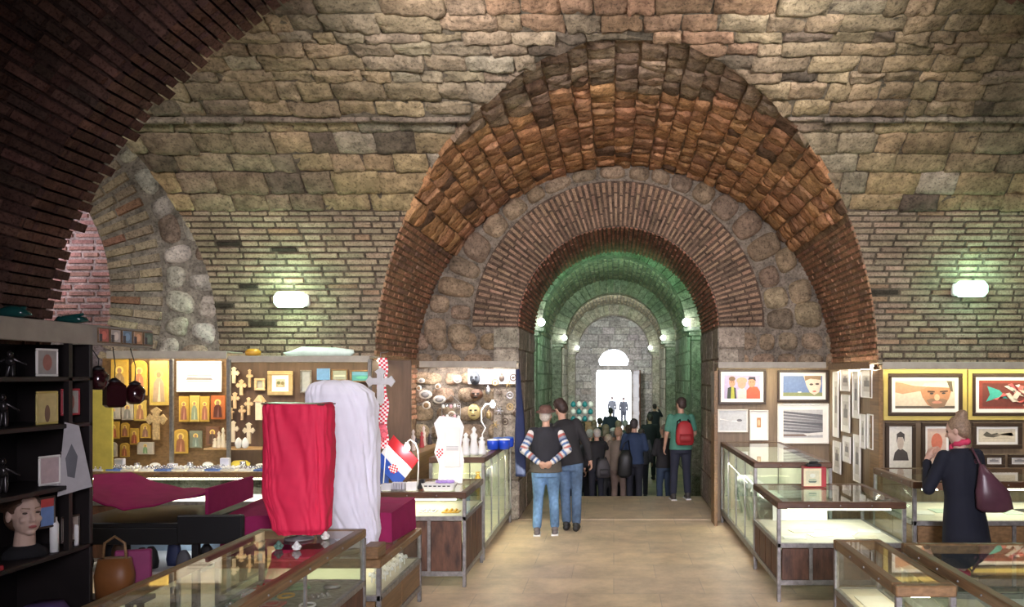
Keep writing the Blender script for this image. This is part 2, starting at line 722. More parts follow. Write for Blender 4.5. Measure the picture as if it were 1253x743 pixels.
def S_rec(u, v):
    # v = arc length from floor left side: 0..RCZ up the left jamb, then over the arch, then down the right jamb
    if v < RCZ:
        return (RCX - RR, u, v), (1, 0, 0)
    a = (v - RCZ) / RR
    if a > pi:
        return (RCX + RR, u, RCZ - (a - pi) * RR), (-1, 0, 0)
    return (RCX - RR * cos(a), u, RCZ + RR * sin(a)), (cos(a), 0, -sin(a))


def lim_rec(v):
    z = S_rec(0, v)[0][2]
    return [(vaulty(z) - 0.03, YE)]


VR = RCZ * 2 + pi * RR
sheet(mb, S_rec, [0, 1.1] + [RCZ + pi * RR * i / 90 for i in range(91)] + [VR - 1.1, VR], lim_rec, 1, (0.23, 0.15, 0.09))


def col_rec(u, v):
    z = S_rec(0, v)[0][2]
    return jc(rng, (0.36, 0.19, 0.115) if rng.random() > 0.2 else (0.27, 0.16, 0.11), 0.2)


def col_org(u, v):
    if rng.random() < 0.05:
        return (0.16, 0.095, 0.06)
    n = stain(u, v, 1.3, 5)
    z = S_rec(0, v)[0][2]
    if z > 4.5 and u < 8.75 + .5 * n:
        return jc(rng, (0.27, 0.19, 0.13), 0.25)
    return jc(rng, C_ORG if n > -0.1 else (0.38, 0.20, 0.11), 0.24)


a1 = asin((3.95 - RCZ) / RR)
va1 = RCZ + a1 * RR
va2 = RCZ + (pi - a1) * RR
courses(mb, S_rec, 1.5, va1, 0.075, 0.1, lim_rec, 0.26, 0.3, 0.014, 0.018, col_rec, rng, nu=3, nv=2, mi=1, power=8)
courses(mb, S_rec, va2, VR - 1.5, 0.075, 0.1, lim_rec, 0.26, 0.3, 0.014, 0.018, col_rec, rng, nu=3, nv=2, mi=1, power=8)
courses(mb, S_rec, va1, va2, 0.235, 0.25, lim_rec, 0.30, 0.45, 0.004, 0.04, col_org, rng, nu=6, nv=5, rough=0.04, jit=0.02, tilt=0.3, power=11)
struct('wall_recess', mb, [M_MASON, M_BRICK])

# --- end wall of the recess: stone ring, brick ring, jambs
BCX, BCZ, BR0, BR1 = 0.07, 2.88, 1.50, 2.17
mb = MB()


def S_end(u, v):
    return (u, YE, v), (0, -1, 0)


def lim_end(v):
    if v < RCZ:
        h = RR
    else:
        h = sqrt(max(1e-4, RR * RR - (v - RCZ) ** 2))
    lo, hi = RCX - h, RCX + h
    if v < BCZ:
        return [(lo, BCX - BR0), (BCX + BR0, hi)]
    if v < BCZ + BR0:
        q = sqrt(BR0 ** 2 - (v - BCZ) ** 2)
        return [(lo, BCX - q), (BCX + q, hi)]
    return [(lo, hi)]


lim_end_s = lambda v: [(a - .05 if i == 0 else a, b + .05 if i == len(lim_end(v)) - 1 else b) for i, (a, b) in enumerate(lim_end(v))]
sheet(mb, S_end, [0] + [0.5 * i for i in range(1, 5)] + [2.2 + 0.05 * i for i in range(0, 44)] + [BCZ + BR0 - 0.002], lim_end_s, 1, C_MOR)
sheet(mb, S_end, [BCZ + BR0 + 0.001] + [RCZ + RR * sin(math.radians(45 + t)) for t in range(0, 46)], lim_end_s, 1, C_MOR)


mb.box(RCX - RR, RCX + RR, YE + .004, YE + .03, BCZ + BR0 - .003, BCZ + BR0 + .03, C_MOR)


def S_pol(u, v):
    # u = radius, v = angle
    return (BCX + u * cos(v), YE, BCZ + u * sin(v)), (0, -1, 0)


sheet(mb, lambda u, v: ((BCX + u * cos(v), YE - .006, BCZ + u * sin(v)), (0, -1, 0)), [pi * i / 40 for i in range(41)], lambda v: [(BR0, BR1 + .01)], 1, (0.13, 0.09, 0.065))
nb = 74
for i in range(nb):
    a0, a1_ = pi * i / nb, pi * (i + 1) / nb
    g = 0.010
    r = BR0
    off = (i % 2) * 0.14
    cuts = [BR0, BR0 + 0.20 + off * 0.6, BR0 + 0.46 + off * 0.3, BR1 + rng.uniform(-0.02, 0.02)]
    for r0, r1 in zip(cuts[:-1], cuts[1:]):
        dd = 1.7 * g / ((r0 + r1) / 2)
        c = jc(rng, (0.38, 0.25, 0.165) if rng.random() > 0.15 else (0.28, 0.19, 0.13), 0.16)
        block(mb, S_pol, r0 + 0.006, r1 - 0.006, a0 + dd, a1_ - dd, 0.035 * rng.uniform(0.7, 1.2), c, rng, nu=3, nv=3, power=12, mi=1, polar=True)


def outer_r(a):
    dx, dz = BCX - RCX, BCZ - RCZ
    b = dx * cos(a) + dz * sin(a)
    c = dx * dx + dz * dz - RR * RR
    return -b + sqrt(b * b - c)


a = -0.02
while a < pi + 0.02:
    w = rng.uniform(0.13, 0.20)
    if a < 0.4 or a > pi - 0.5:
        w *= 0.8
    ro = outer_r(min(max(a + w / 2, 0), pi)) - 0.02
    th_ = ro - BR1 - 0.03
    n = max(1, round(th_ / 0.42))
    r0 = BR1 + 0.03
    for k in range(n):
        r1 = r0 + th_ / n
        g = 0.032
        sh = rng.uniform(-0.03, 0.03)
        c = jc(rng, C_COB if rng.random() > 0.3 else (0.27, 0.20, 0.14), 0.2)
        block(mb, S_pol, r0 + g / 2, r1 - g / 2, a + g / 2 / r0 + sh * (n > 1), a + w - g / 2 / r0 + sh * (n > 1), 0.10 * rng.uniform(0.8, 1.3), c, rng, nu=6, nv=6, power=3.2, rough=0.03, jit=0.012, polar=True)
        r0 = r1
    a += w


def lim_low(v):
    return [(RCX - RR, BCX - BR0 - 0.36), (BCX + BR0 + 0.38, RCX + RR)]


courses(mb, S_end, 0.2, BCZ - 0.02, 0.27, 0.2, lim_low, 0.34, 0.35, 0.05, 0.05, lambda u, v: jc(rng, C_COB, 0.2), rng, nu=6, nv=6, power=2.8, rough=0.03, jit=0.015)


def lim_jamb(v):
    return [(BCX - BR0 - 0.36, BCX - BR0), (BCX + BR0, BCX + BR0 + 0.38)]


courses(mb, S_end, 0.0, BCZ, 0.48, 0.25, lim_jamb, 0.9, 0.1, 0.012, 0.018, lambda u, v: jc(rng, C_ASH, 0.12), rng, nu=4, nv=4, power=14, rough=0.012)
struct('wall_passage_front', mb, [M_MASON, M_BRICK])

# --- short passage through the thick wall
YP = 14.6
mb = MB()
PR = BR0 - 0.004


def S_pas(u, v):
    if v < BCZ:
        return (BCX - PR, u, v), (1, 0, 0)
    a = (v - BCZ) / PR
    if a > pi:
        return (BCX + PR, u, BCZ - (a - pi) * PR), (-1, 0, 0)
    return (BCX - PR * cos(a), u, BCZ + PR * sin(a)), (cos(a), 0, -sin(a))


lim_pas = lambda v: [(YE, YP)]
VP_ = 2 * BCZ + pi * PR
sheet(mb, S_pas, [0, 1.5] + [BCZ + pi * PR * i / 40 for i in range(41)] + [VP_ - 1.5, VP_], lim_pas, 1, (0.2, 0.15, 0.11))
courses(mb, S_pas, BCZ, BCZ + pi * PR, 0.068, 0.06, lim_pas, 0.36, 0.3, 0.014, 0.022, lambda u, v: jc(rng, (0.36, 0.17, 0.11), 0.22), rng, nu=3, nv=2, power=8, mi=1)
for (p, q) in ((0, BCZ), (BCZ + pi * PR, VP_)):
    courses(mb, S_pas, p, q, 0.5, 0.2, lim_pas, 0.8, 0.3, 0.012, 0.015, lambda u, v: jc(rng, (0.36, 0.31, 0.26), 0.12), rng, nu=4, nv=4, power=14, rough=0.01)
struct('wall_passage', mb, [M_MASON, M_BRICK])

# --- the long tunnel beyond, with ribs on pilasters
ZT = -0.65
TH, TZ, YT = 2.05, 3.3, 44.0
mb = MB()


def S_tun(u, v):
    v2 = v + ZT
    if v2 < TZ:
        return (-TH, u, v2), (1, 0, 0)
    a = (v2 - TZ) / TH
    if a > pi:
        return (TH, u, TZ - (a - pi) * TH), (-1, 0, 0)
    return (-TH * cos(a), u, TZ + TH * sin(a)), (cos(a), 0, -sin(a))


hs = TZ - ZT
VT = 2 * hs + pi * TH
sheet(mb, S_tun, [0, 2] + [hs + pi * TH * i / 40 for i in range(41)] + [VT - 2, VT], lambda v: [(YP, YT)], 1, (0.25, 0.23, 0.2))
lt = lambda v: [(YP, 36)]
courses(mb, S_tun, hs, hs + pi * TH, 0.15, 0.15, lt, 0.45, 0.3, 0.02, 0.03, lambda u, v: jc(rng, (0.30, 0.25, 0.19), 0.3), rng, nu=3, nv=2, power=5, rough=0.03, mi=1)
for (p, q) in ((0, hs), (hs + pi * TH, VT)):
    courses(mb, S_tun, p, q, 0.42, 0.2, lambda v: [(YP, YT)], 0.9, 0.3, 0.015, 0.02, lambda u, v: jc(rng, (0.38, 0.35, 0.31), 0.2), rng, nu=3, nv=3, power=10, rough=0.012)
courses(mb, S_tun, hs, hs + pi * TH, 0.35, 0.15, lambda v: [(36, YT)], 0.6, 0.3, 0.02, 0.03, lambda u, v: jc(rng, (0.33, 0.31, 0.28), 0.25), rng, nu=3, nv=3, power=6, rough=0.03)
# back face of the thick wall, around the passage mouth


def S_back(u, v):
    return (u, YP, v), (0, 1, 0)


vs, fs = [], []
pol_o = [(-2.4, ZT), (-2.4, 5.8), (2.4, 5.8), (2.4, ZT)]
inner = [(BCX - PR, ZT)] + [(BCX - PR * cos(pi * i / 24), BCZ + PR * sin(pi * i / 24)) for i in range(25)] + [(BCX + PR, ZT)]
outer = [(-2.4, ZT)] + [(-2.4 if i < 6 else 2.4 if i > 18 else -2.4 + 4.8 * (i - 6) / 12, 5.8 if 6 <= i <= 18 else ZT + (5.8 - ZT) * ((i + 1) / 7 if i < 6 else (25 - i) / 7)) for i in range(25)] + [(2.4, ZT)]
for (x, z) in inner:
    vs.append((x, YP + 0.002, z))
for (x, z) in outer:
    vs.append((x, YP + 0.002, z))
k = len(inner)
for i in range(k - 1):
    fs.append((i, i + 1, k + i + 1, k + i))
mb.add(vs, fs, C_MOR)
# far end wall with doorway and half-round window
DW, DZ0, DZ1 = 0.95, ZT, 2.45
WZ0, WR = 2.72, 0.85
hole = lambda x, z: (abs(x) < DW and z < DZ1) or (z > WZ0 and x * x + (z - WZ0) ** 2 < WR * WR)


def lim_far(v):
    z = v
    h = .04 + (TH if z < TZ else sqrt(max(1e-4, TH * TH - (z - TZ) ** 2)))
    if z < DZ1:
        return [(-h, -DW), (DW, h)]
    if WZ0 <= z < WZ0 + WR:
        q = sqrt(WR * WR - (z - WZ0) ** 2)
        return [(-h, -q), (q, h)]
    return [(-h, h)]


S_far = lambda u, v: ((u, YT, v), (0, -1, 0))
vl = [ZT, 1, DZ1 - 1e-3]
sheet(mb, S_far, vl, lim_far, 1, (0.3, 0.28, 0.26))
sheet(mb, S_far, [DZ1, WZ0 - 1e-3], lim_far, 1, (0.3, 0.28, 0.26))
sheet(mb, S_far, [WZ0 + WR * i / 12 for i in range(12)] + [WZ0 + WR - 1e-3], lim_far, 1, (0.3, 0.28, 0.26))
sheet(mb, S_far, [WZ0 + WR + 1e-3] + [TZ + TH * sin(math.radians(9 + t)) for t in range(0, 82)], lim_far, 1, (0.3, 0.28, 0.26))
courses(mb, S_far, ZT, 5.3, 0.36, 0.1, lim_far, 0.8, 0.3, 0.02, 0.03, lambda u, v: jc(rng, (0.42, 0.39, 0.36), 0.2), rng, nu=3, nv=3, power=9, rough=0.02)
# lintel and jamb stones
mb.box(-DW - 0.32, DW + 0.32, YT - 0.14, YT + 0.3, DZ1, WZ0, (0.45, 0.42, 0.4))
for sx in (-1, 1):
    mb.box(min(sx * DW, sx * (DW + 0.26)), max(sx * DW, sx * (DW + 0.26)), YT - 0.1, YT + 0.3, ZT, DZ1, (0.42, 0.39, 0.37))
struct('wall_tunnel', mb, [M_MASON, M_BRICK])

# ribs
for k, (yr, wd, rr_, tz) in enumerate([(18.4, 0.55, 1.62, 3.25), (27.0, 0.7, 1.6, 3.3), (36.5, 0.8, 1.6, 3.3)]):
    mb = MB()
    n = 26
    for i in range(n):
        a0, a1_ = pi * i / n, pi * (i + 1) / n
        vs = []
        for r in (rr_, TH + 0.03):
            for aa in (a0 + 0.004, a1_ - 0.004):
                for yy in (yr, yr + wd):
                    vs.append((r * cos(aa), yy, tz + r * sin(aa)))
        mb.add(vs, [(0, 1, 3, 2), (4, 6, 7, 5), (0, 4, 5, 1), (2, 3, 7, 6), (0, 2, 6, 4), (1, 5, 7, 3)], jc(rng, (0.42, 0.38, 0.31), 0.12))
    for sx in (-1, 1):
        z = ZT
        while z < tz - 0.35:
            z2 = min(z + rng.uniform(0.4, 0.6), tz - 0.3)
            x0, x1 = sx * (rr_ + 0.14), sx * (TH + 0.03)
            mb.box(min(x0, x1), max(x0, x1), yr + 0.03, yr + wd - 0.03, z + 0.006, z2 - 0.004, jc(rng, (0.42, 0.38, 0.33), 0.12))
            z = z2
        for j, (e, za, zb) in enumerate(((0.14, tz - 0.3, tz - 0.2), (0.07, tz - 0.2, tz - 0.1), (-0.04, tz - 0.1, tz))):
            x0, x1 = sx * (rr_ + e), sx * (TH + 0.03)
            mb.box(min(x0, x1), max(x0, x1), yr - 0.02 * j, yr + wd + 0.02 * j, za, zb, jc(rng, (0.44, 0.4, 0.35), 0.1), bev=0.02)
    struct('trim_%d' % (k + 1), mb, [M_MASON], 'stone rib on pilasters crossing the green-lit tunnel')

# door leaf standing open at the far doorway
mb = MB()
mb.box(0, 0.07, -1.0, 0, 0, DZ1 - ZT, (0.1, 0.06, 0.04), bev=0.01)
for i in range(4):
    mb.box(-0.015, 0, -0.95, -0.05, 0.2 + 0.72 * i, 0.75 + 0.72 * i, (0.1, 0.06, 0.04), bev=0.01)
o = mb.build('door_1', M_WOOD, loc=(DW + 0.06, YT - 0.1, ZT))
o['kind'] = 'structure'
o.rotation_euler = (0, 0, 0.35)

# --- the left arch: rings on the plane of the back wall, opening to a brick wall behind
mb = MB()
LO, LB = 2.02, 2.68


def S_lp(u, v):
    return (LCX + u * cos(v), YW, LCZ + u * sin(v)), (0, -1, 0)


S_w = lambda u, v: ((u, YW, v), (0, -1, 0))


def lim_lw(v):
    h = LR if v < LCZ else sqrt(max(1e-4, LR * LR - (v - LCZ) ** 2))
    if v < LCZ:
        return [(LCX + LO, LCX + h)]
    if v < LCZ + LO:
        return [(LCX + sqrt(LO * LO - (v - LCZ) ** 2), LCX + h)]
    return [(LCX, LCX + h)]


sheet(mb, S_w, [0, 1, 2, 3] + [LCZ + 0.06 * i for i in range(33)] + [LCZ + LO + 1e-3] + [LCZ + LO + 0.1 + 0.09 * i for i in range(14)], lim_lw, 1, (0.30, 0.27, 0.22))
nb = 46
for i in range(-6, nb // 2 + 4):
    a0, a1_ = pi * i / nb, pi * (i + 1) / nb
    cuts = [LO + rng.uniform(-.01, .01), LO + 0.30 + (i % 2) * 0.08, LB]
    for r0, r1 in zip(cuts[:-1], cuts[1:]):
        block(mb, S_lp, r0 + 0.005, r1 - 0.005, a0 + 0.012, a1_ - 0.012, 0.04, jc(rng, (0.44, 0.36, 0.25) if rng.random() > .2 else (0.36, 0.2, 0.13), 0.15), rng, nu=3, nv=3, power=12, mi=1, polar=True)
a = -0.42
while a < pi * 0.62:
    w = rng.uniform(0.09, 0.14)
    r0 = LB + 0.03
    n = 2
    th_ = LR - LB - 0.05
    sp = rng.uniform(0.4, 0.6)
    for f0, f1 in ((0, sp), (sp, 1)):
        sh = rng.uniform(-0.02, 0.02)
        c = jc(rng, (0.56, 0.52, 0.43) if rng.random() > 0.2 else (0.36, 0.27, 0.2), 0.2)
        block(mb, S_lp, r0 + th_ * f0 + 0.025, r0 + th_ * f1 - 0.02, a + 0.010 + sh, a + w - 0.008 + sh, 0.05 * rng.uniform(0.7, 1.3), c, rng, nu=6, nv=6, power=2.7, rough=0.03, jit=0.02, polar=True)
    a += w


def lim_lj(v):
    return [(LCX + LO + 0.0, LCX + LR - 0.02)]


courses(mb, S_w, 1.2, 2.35, 0.3, 0.2, lim_lj, 0.4, 0.3, 0.04, 0.05, lambda u, v: jc(rng, (0.36, 0.34, 0.28), 0.2), rng, nu=6, nv=6, power=2.8, rough=0.03)
# reveal of the opening


def S_lr(u, v):
    if v < LCZ:
        return (LCX + LO, u, v), (-1, 0, 0)
    a = (v - LCZ) / LO
    return (LCX + LO * cos(a), u, LCZ + LO * sin(a)), (-cos(a), 0, -sin(a))


sheet(mb, S_lr, [0, 2, LCZ] + [LCZ + LO * pi * i / 30 for i in range(1, 30)], lambda v: [(YW, 11.6)], 1, C_MOR)
# soffit of the shallow vault in front of the ring
sheet(mb, lambda u, v: ((LCX + LR * cos(v), u, LCZ + LR * sin(v)), (-cos(v), 0, -sin(v))), [pi * i / 60 for i in range(0, 31)],
      lambda v: [(vaulty(LCZ + LR * sin(v)), YW)], 1, (0.3, 0.25, 0.18))
S_pk = lambda u, v: ((u, 11.6, v), (0, -1, 0))
sheet(mb, S_pk, [0, 5.4], lambda v: [(-10.6, -5.9)], 1, (0.5, 0.42, 0.4))
courses(mb, S_pk, 2.72, 5.3, 0.093, 0.06, lambda v: [(-10.6, -5.9)], 0.32, 0.25, 0.026, 0.022, lambda u, v: jc(rng, (0.52, 0.30, 0.26), 0.15), rng, nu=3, nv=2, power=8, mi=1)
courses(mb, S_pk, 1.6, 2.7, 0.32, 0.2, lambda v: [(-10.6, -5.9)], 0.42, 0.3, 0.05, 0.05, lambda u, v: jc(rng, (0.45, 0.41, 0.38), 0.15), rng, nu=5, nv=5, power=2.8, rough=0.03)
struct('wall_left_arch', mb, [M_MASON, M_BRICK])
area('side_room_light', (-8.3, 10.6, 4.4), (-7.6, 11.6, 3.2), 0.5, 20, (1.0, 0.86, 0.95), 0.4)

# --- near wall with the big dark brick arch the camera looks through
NCX, NCZ, NA, NB_, YN = 0.23, 2.15, 3.76, 2.93, 4.7
mb = MB()


def S_near(u, v):
    # u = scale beyond the edge (m), v = ellipse parameter
    if v < 0:
        return (NCX - (NA + u), YN, NCZ + v * NA), (0, -1, 0)
    if v > pi:
        return (NCX + (NA + u), YN, NCZ - (v - pi) * NA), (0, -1, 0)
    return (NCX - (NA + u) * cos(v), YN, NCZ + (NB_ + u) * sin(v)), (0, -1, 0)


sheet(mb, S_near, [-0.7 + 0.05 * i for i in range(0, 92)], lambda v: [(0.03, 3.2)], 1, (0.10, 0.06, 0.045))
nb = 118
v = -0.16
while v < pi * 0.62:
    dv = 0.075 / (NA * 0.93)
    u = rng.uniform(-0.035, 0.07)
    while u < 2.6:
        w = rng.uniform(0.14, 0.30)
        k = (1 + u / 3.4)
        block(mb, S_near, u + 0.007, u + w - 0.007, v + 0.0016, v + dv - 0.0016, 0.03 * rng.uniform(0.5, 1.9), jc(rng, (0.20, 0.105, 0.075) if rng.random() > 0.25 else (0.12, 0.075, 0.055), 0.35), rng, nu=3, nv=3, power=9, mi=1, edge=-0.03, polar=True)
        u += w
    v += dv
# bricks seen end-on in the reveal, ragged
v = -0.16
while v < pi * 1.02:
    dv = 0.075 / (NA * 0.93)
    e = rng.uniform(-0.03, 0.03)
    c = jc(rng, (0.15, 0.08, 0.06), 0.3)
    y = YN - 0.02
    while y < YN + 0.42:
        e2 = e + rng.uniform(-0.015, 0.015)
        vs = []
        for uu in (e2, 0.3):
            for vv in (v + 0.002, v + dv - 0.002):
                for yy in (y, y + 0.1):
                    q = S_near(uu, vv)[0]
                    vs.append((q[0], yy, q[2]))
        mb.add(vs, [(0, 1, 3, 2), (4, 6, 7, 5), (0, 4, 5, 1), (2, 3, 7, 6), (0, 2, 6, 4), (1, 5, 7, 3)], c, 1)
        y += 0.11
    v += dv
# back of that wall and its core
for sgn, yy in ((1, YN + 0.4), (0, YN + 0.03)):
    sheet(mb, lambda u, v: ((S_near(u, v)[0][0], yy, S_near(u, v)[0][2]), (0, 1, 0)), [-0.7 + 0.05 * i for i in range(0, 92)], lambda v: [(0.05, 8.0)], 1, (0.2, 0.15, 0.11))
struct('wall_near_arch', mb, [M_MASON, M_BRICK])

# --- shell closing the hall and the near passage out of view
mb = MB()
g = (0.24, 0.2, 0.16)
mb.box(XR, XR + 0.2, 4.5, 12.4, -0.1, 6.2, g)
mb.box(XL - 0.6, XL - 0.4, 4.5, 12.4, -0.1, 6.2, g)
mb.box(-11, 8, 4.6, 10.6, 5.95, 6.1, g)
mb.box(-11, -5.0, 11.7, 12.3, -0.1, 6.2, g)
mb.box(-11, XL + 0.2, 10.2, 10.4, -0.1, 6.2, g)
struct('wall_hall_ends', mb, M_MASON)
mb = MB()
g = (0.12, 0.1, 0.09)
mb.box(-5.2, -5.0, -3, 4.7, -0.1, 6, g)
mb.box(5.0, 5.2, -3, 4.7, -0.1, 6, g)
mb.box(-5.2, 5.2, -3.2, -3, -0.1, 6, g)
mb.box(-5.2, 5.2, -3.2, 4.7, 6, 6.1, g)
struct('wall_near_passage', mb, M_MASON)

# --- floors
def floormat():
    m = bpy.data.materials.new('worn_stone_floor')
    m.use_nodes = True
    nt = m.node_tree
    b = nt.nodes['Principled BSDF']
    tc = N(nt, 'ShaderNodeTexCoord')
    br = N(nt, 'ShaderNodeTexBrick')
    br.inputs['Scale'].default_value = 1.0
    br.inputs['Brick Width'].default_value = 0.9
    br.inputs['Row Height'].default_value = 0.62
    br.inputs['Mortar Size'].default_value = 0.006
    br.inputs['Mortar Smooth'].default_value = 0.6
    br.inputs['Color1'].default_value = (0.70, 0.54, 0.36, 1)
    br.inputs['Color2'].default_value = (0.62, 0.48, 0.34, 1)
    br.inputs['Mortar'].default_value = (0.5, 0.39, 0.28, 1)
    nt.links.new(tc.outputs['Object'], br.inputs['Vector'])
    nz = N(nt, 'ShaderNodeTexNoise')
    nz.inputs['Scale'].default_value = 2.2
    nz.inputs['Detail'].default_value = 9
    nz.inputs['Roughness'].default_value = 0.7
    nt.links.new(tc.outputs['Object'], nz.inputs['Vector'])
    mr = N(nt, 'ShaderNodeMapRange')
    mr.inputs['From Min'].default_value = 0.3
    mr.inputs['From Max'].default_value = 0.7
    mr.inputs['To Min'].default_value = 0.68
    mr.inputs['To Max'].default_value = 1.22
    nt.links.new(nz.outputs['Fac'], mr.inputs['Value'])
    hs_ = N(nt, 'ShaderNodeHueSaturation')
    nt.links.new(br.outputs['Color'], hs_.inputs['Color'])
    nt.links.new(mr.outputs[0], hs_.inputs['Value'])
    nt.links.new(hs_.outputs[0], b.inputs['Base Color'])
    n2 = N(nt, 'ShaderNodeTexNoise')
    n2.inputs['Scale'].default_value = 28
    n2.inputs['Detail'].default_value = 6
    nt.links.new(tc.outputs['Object'], n2.inputs['Vector'])
    r2 = N(nt, 'ShaderNodeMapRange')
    r2.inputs['To Min'].default_value = 0.22
    r2.inputs['To Max'].default_value = 0.6
    nt.links.new(n2.outputs['Fac'], r2.inputs['Value'])
    nt.links.new(r2.outputs[0], b.inputs['Roughness'])
    bp = N(nt, 'ShaderNodeBump')
    bp.inputs['Strength'].default_value = 0.25
    bp.inputs['Distance'].default_value = 0.01
    nt.links.new(n2.outputs['Fac'], bp.inputs['Height'])
    nt.links.new(bp.outputs[0], b.inputs['Normal'])
    return m


M_FLOOR = floormat()
mb = MB()
mb.box(-11, 8, -3.2, YE, -0.2, 0)
mb.box(-3, 3.3, YE - 0.001, YP, -0.8, 0)
struct('floor', mb, M_FLOOR)
STEPS = [(14.6, 15.0, -0.16), (15.0, 15.4, -0.32), (15.4, 15.8, -0.48)]
mb = MB()
mb.box(-1.45, 1.6, YE + 0.0, YE + 0.05, 0.0, 0.006, (0.12, 0.1, 0.08))
for y0, y1, z in STEPS:
    mb.box(-2.3, 2.3, y0, y1 + 0.04, ZT - 0.1, z)
mb.box(-2.4, 2.4, 15.8, YT + 0.3, ZT - 0.2, ZT)
struct('floor_tunnel', mb, M_FLOOR)
mb = MB()
mb.box(-30, 30, YT + 0.3, 90, ZT - 0.3, ZT - 0.02)
struct('floor_outside', mb, mat('pale_paving', (0.7, 0.68, 0.64), rough=0.6))


def floorz(y):
    if y < YP:
        return 0.0
    for a, b, z in STEPS:
        if y < b:
            return z
    return ZT


# --- wall lamps that belong to the place
def bulkhead(loc, label, power, col, gain):
    t = thing('wall_lamp', label, 'lamp', loc)
    b = MB().box(-0.2, 0.2, -0.03, 0.06, -0.075, 0.075, bev=0.02)
    b.build('back_plate', M_WHITE, t)
    d = MB()
    d.loft([(0, 0, -0.09, 0.15, 0.062), (0, 0, -0.04, 0.19, 0.075), (0, 0, 0.04, 0.19, 0.075), (0, 0, 0.09, 0.15, 0.062)], 20, p=3, M=Matrix.Translation((0, -0.07, 0)))
    d.build('diffuser', mat('lit_diffuser_' + label.split()[0], (0.9, 1, 0.95), emit=col, estr=gain), t)
    point('wall_lamp_light', (loc[0], loc[1] - 0.26, loc[2] - 0.02), power, col, 0.07)
    return t


LG = (0.62, 1.0, 0.72)
pl = px(360, 368, 9.95)
bulkhead((pl.x, vaulty(pl.z) - 0.05, pl.z), 'oval white bulkhead lamp on the brick pier left of the passage', 26, LG, 9)
pl = px(1183, 355, 9.9)
bulkhead((pl.x, vaulty(pl.z) - 0.05, pl.z), 'rectangular lit bulkhead lamp on the brick wall above the right paintings', 20, (0.5, 1.0, 0.72), 9)

lamp_labels = {('l', 0): 'small white spot lamp on the nearest left pilaster of the tunnel', ('r', 0): 'small white spot lamp on the nearest right pilaster of the tunnel',
               ('l', 1): 'small white spot lamp on the second left pilaster of the tunnel', ('r', 1): 'small white spot lamp on the second right pilaster of the tunnel',
               ('l', 2): 'small white spot lamp on the farthest left pilaster of the tunnel', ('r', 2): 'small white spot lamp on the farthest right pilaster of the tunnel'}
for k, (yr, tz) in enumerate([(18.4, 3.25), (27.0, 3.3), (36.5, 3.3)]):
    for sd, sx in (('l', -1), ('r', 1)):
        x = sx * 1.62
        t = thing('spot_lamp', lamp_labels[(sd, k)], 'lamp', (x, yr - 0.1, tz + 0.02), group=None)
        MB().box(-0.03, 0.03, 0, 0.1, -0.02, 0.06, bev=0.005).build('bracket', M_METAL, t)
        MB().ell((0, -0.04, 0.08), (0.085, 0.085, 0.085)).build('lamp_head', mat('spot_glass', (1, 1, 1), emit=(0.85, 1, 0.9), estr=25), t)
TG = (0.34, 1.0, 0.50)
area('tunnel_green_light', (-1.1, 15.6, 2.6), (-0.3, 17.6, 5.0), 0.4, 44, TG)
area('tunnel_green_light', (1.1, 15.6, 2.6), (0.3, 17.6, 5.0), 0.4, 44, TG)
area('tunnel_green_light', (-1.3, 20.5, 2.9), (0, 24.0, 5.2), 0.4, 70, (0.5, 1.0, 0.6))
area('tunnel_green_light', (1.3, 20.5, 2.9), (0, 24.0, 5.2), 0.4, 70, (0.5, 1.0, 0.6))
area('tunnel_white_light', (-1.2, 29.5, 2.9), (0, 35.0, 5.2), 0.4, 150, (0.9, 1.0, 0.85))
area('tunnel_white_light', (1.2, 29.5, 2.9), (0, 35.0, 5.2), 0.4, 150, (0.9, 1.0, 0.85))
area('tunnel_white_light', (0, 38.0, 3.4), (0, 44.0, 3.2), 0.5, 220, (0.92, 0.95, 1.0))
# daylight at the far door
pt = area('door_portal', (0, YT + 0.4, 1.2), (0, 0, 1.2), 2.4, 1.0, size_y=5.0)
pt.data.cycles.is_portal = True

# housings for the added hall fill lamps, out of view
for i, ((fx, fy, fz), nm) in enumerate(zip(HALL_FILLS, ('far left', 'centre left', 'centre right', 'far right'))):
    t = thing('hall_fill_lamp', 'grey flood lamp high on the near wall, %s of four' % nm, 'lamp', (fx, fy - 0.1, fz))
    MB().box(-0.22, 0.22, -0.1, 0.1, -0.1, 0.12, bev=0.02).build('housing', M_METAL, t)
    MB().box(-0.03, 0.03, -0.14, -0.09, -0.08, 0.08).build('bracket', M_METAL, t)

# ------------------------------------------------------------------ display cases
M_PAPER = mat('white_card', (0.75, 0.74, 0.70), rough=0.7, var=0.05)
M_DECK = mat('cream_display_cloth', (0.70, 0.66, 0.55), rough=0.8, var=0.08)
WARM = (1.0, 0.86, 0.6)


def rect_frame(mb, x0, x1, y0, y1, z0, z1, w, bev=0.008):
    mb.box(x0, x1, y0, y0 + w, z0, z1, bev=bev)
    mb.box(x0, x1, y1 - w, y1, z0, z1, bev=bev)
    mb.box(x0, x0 + w, y0 + w, y1 - w, z0, z1, bev=bev)
    mb.box(x1 - w, x1, y0 + w, y1 - w, z0, z1, bev=bev)


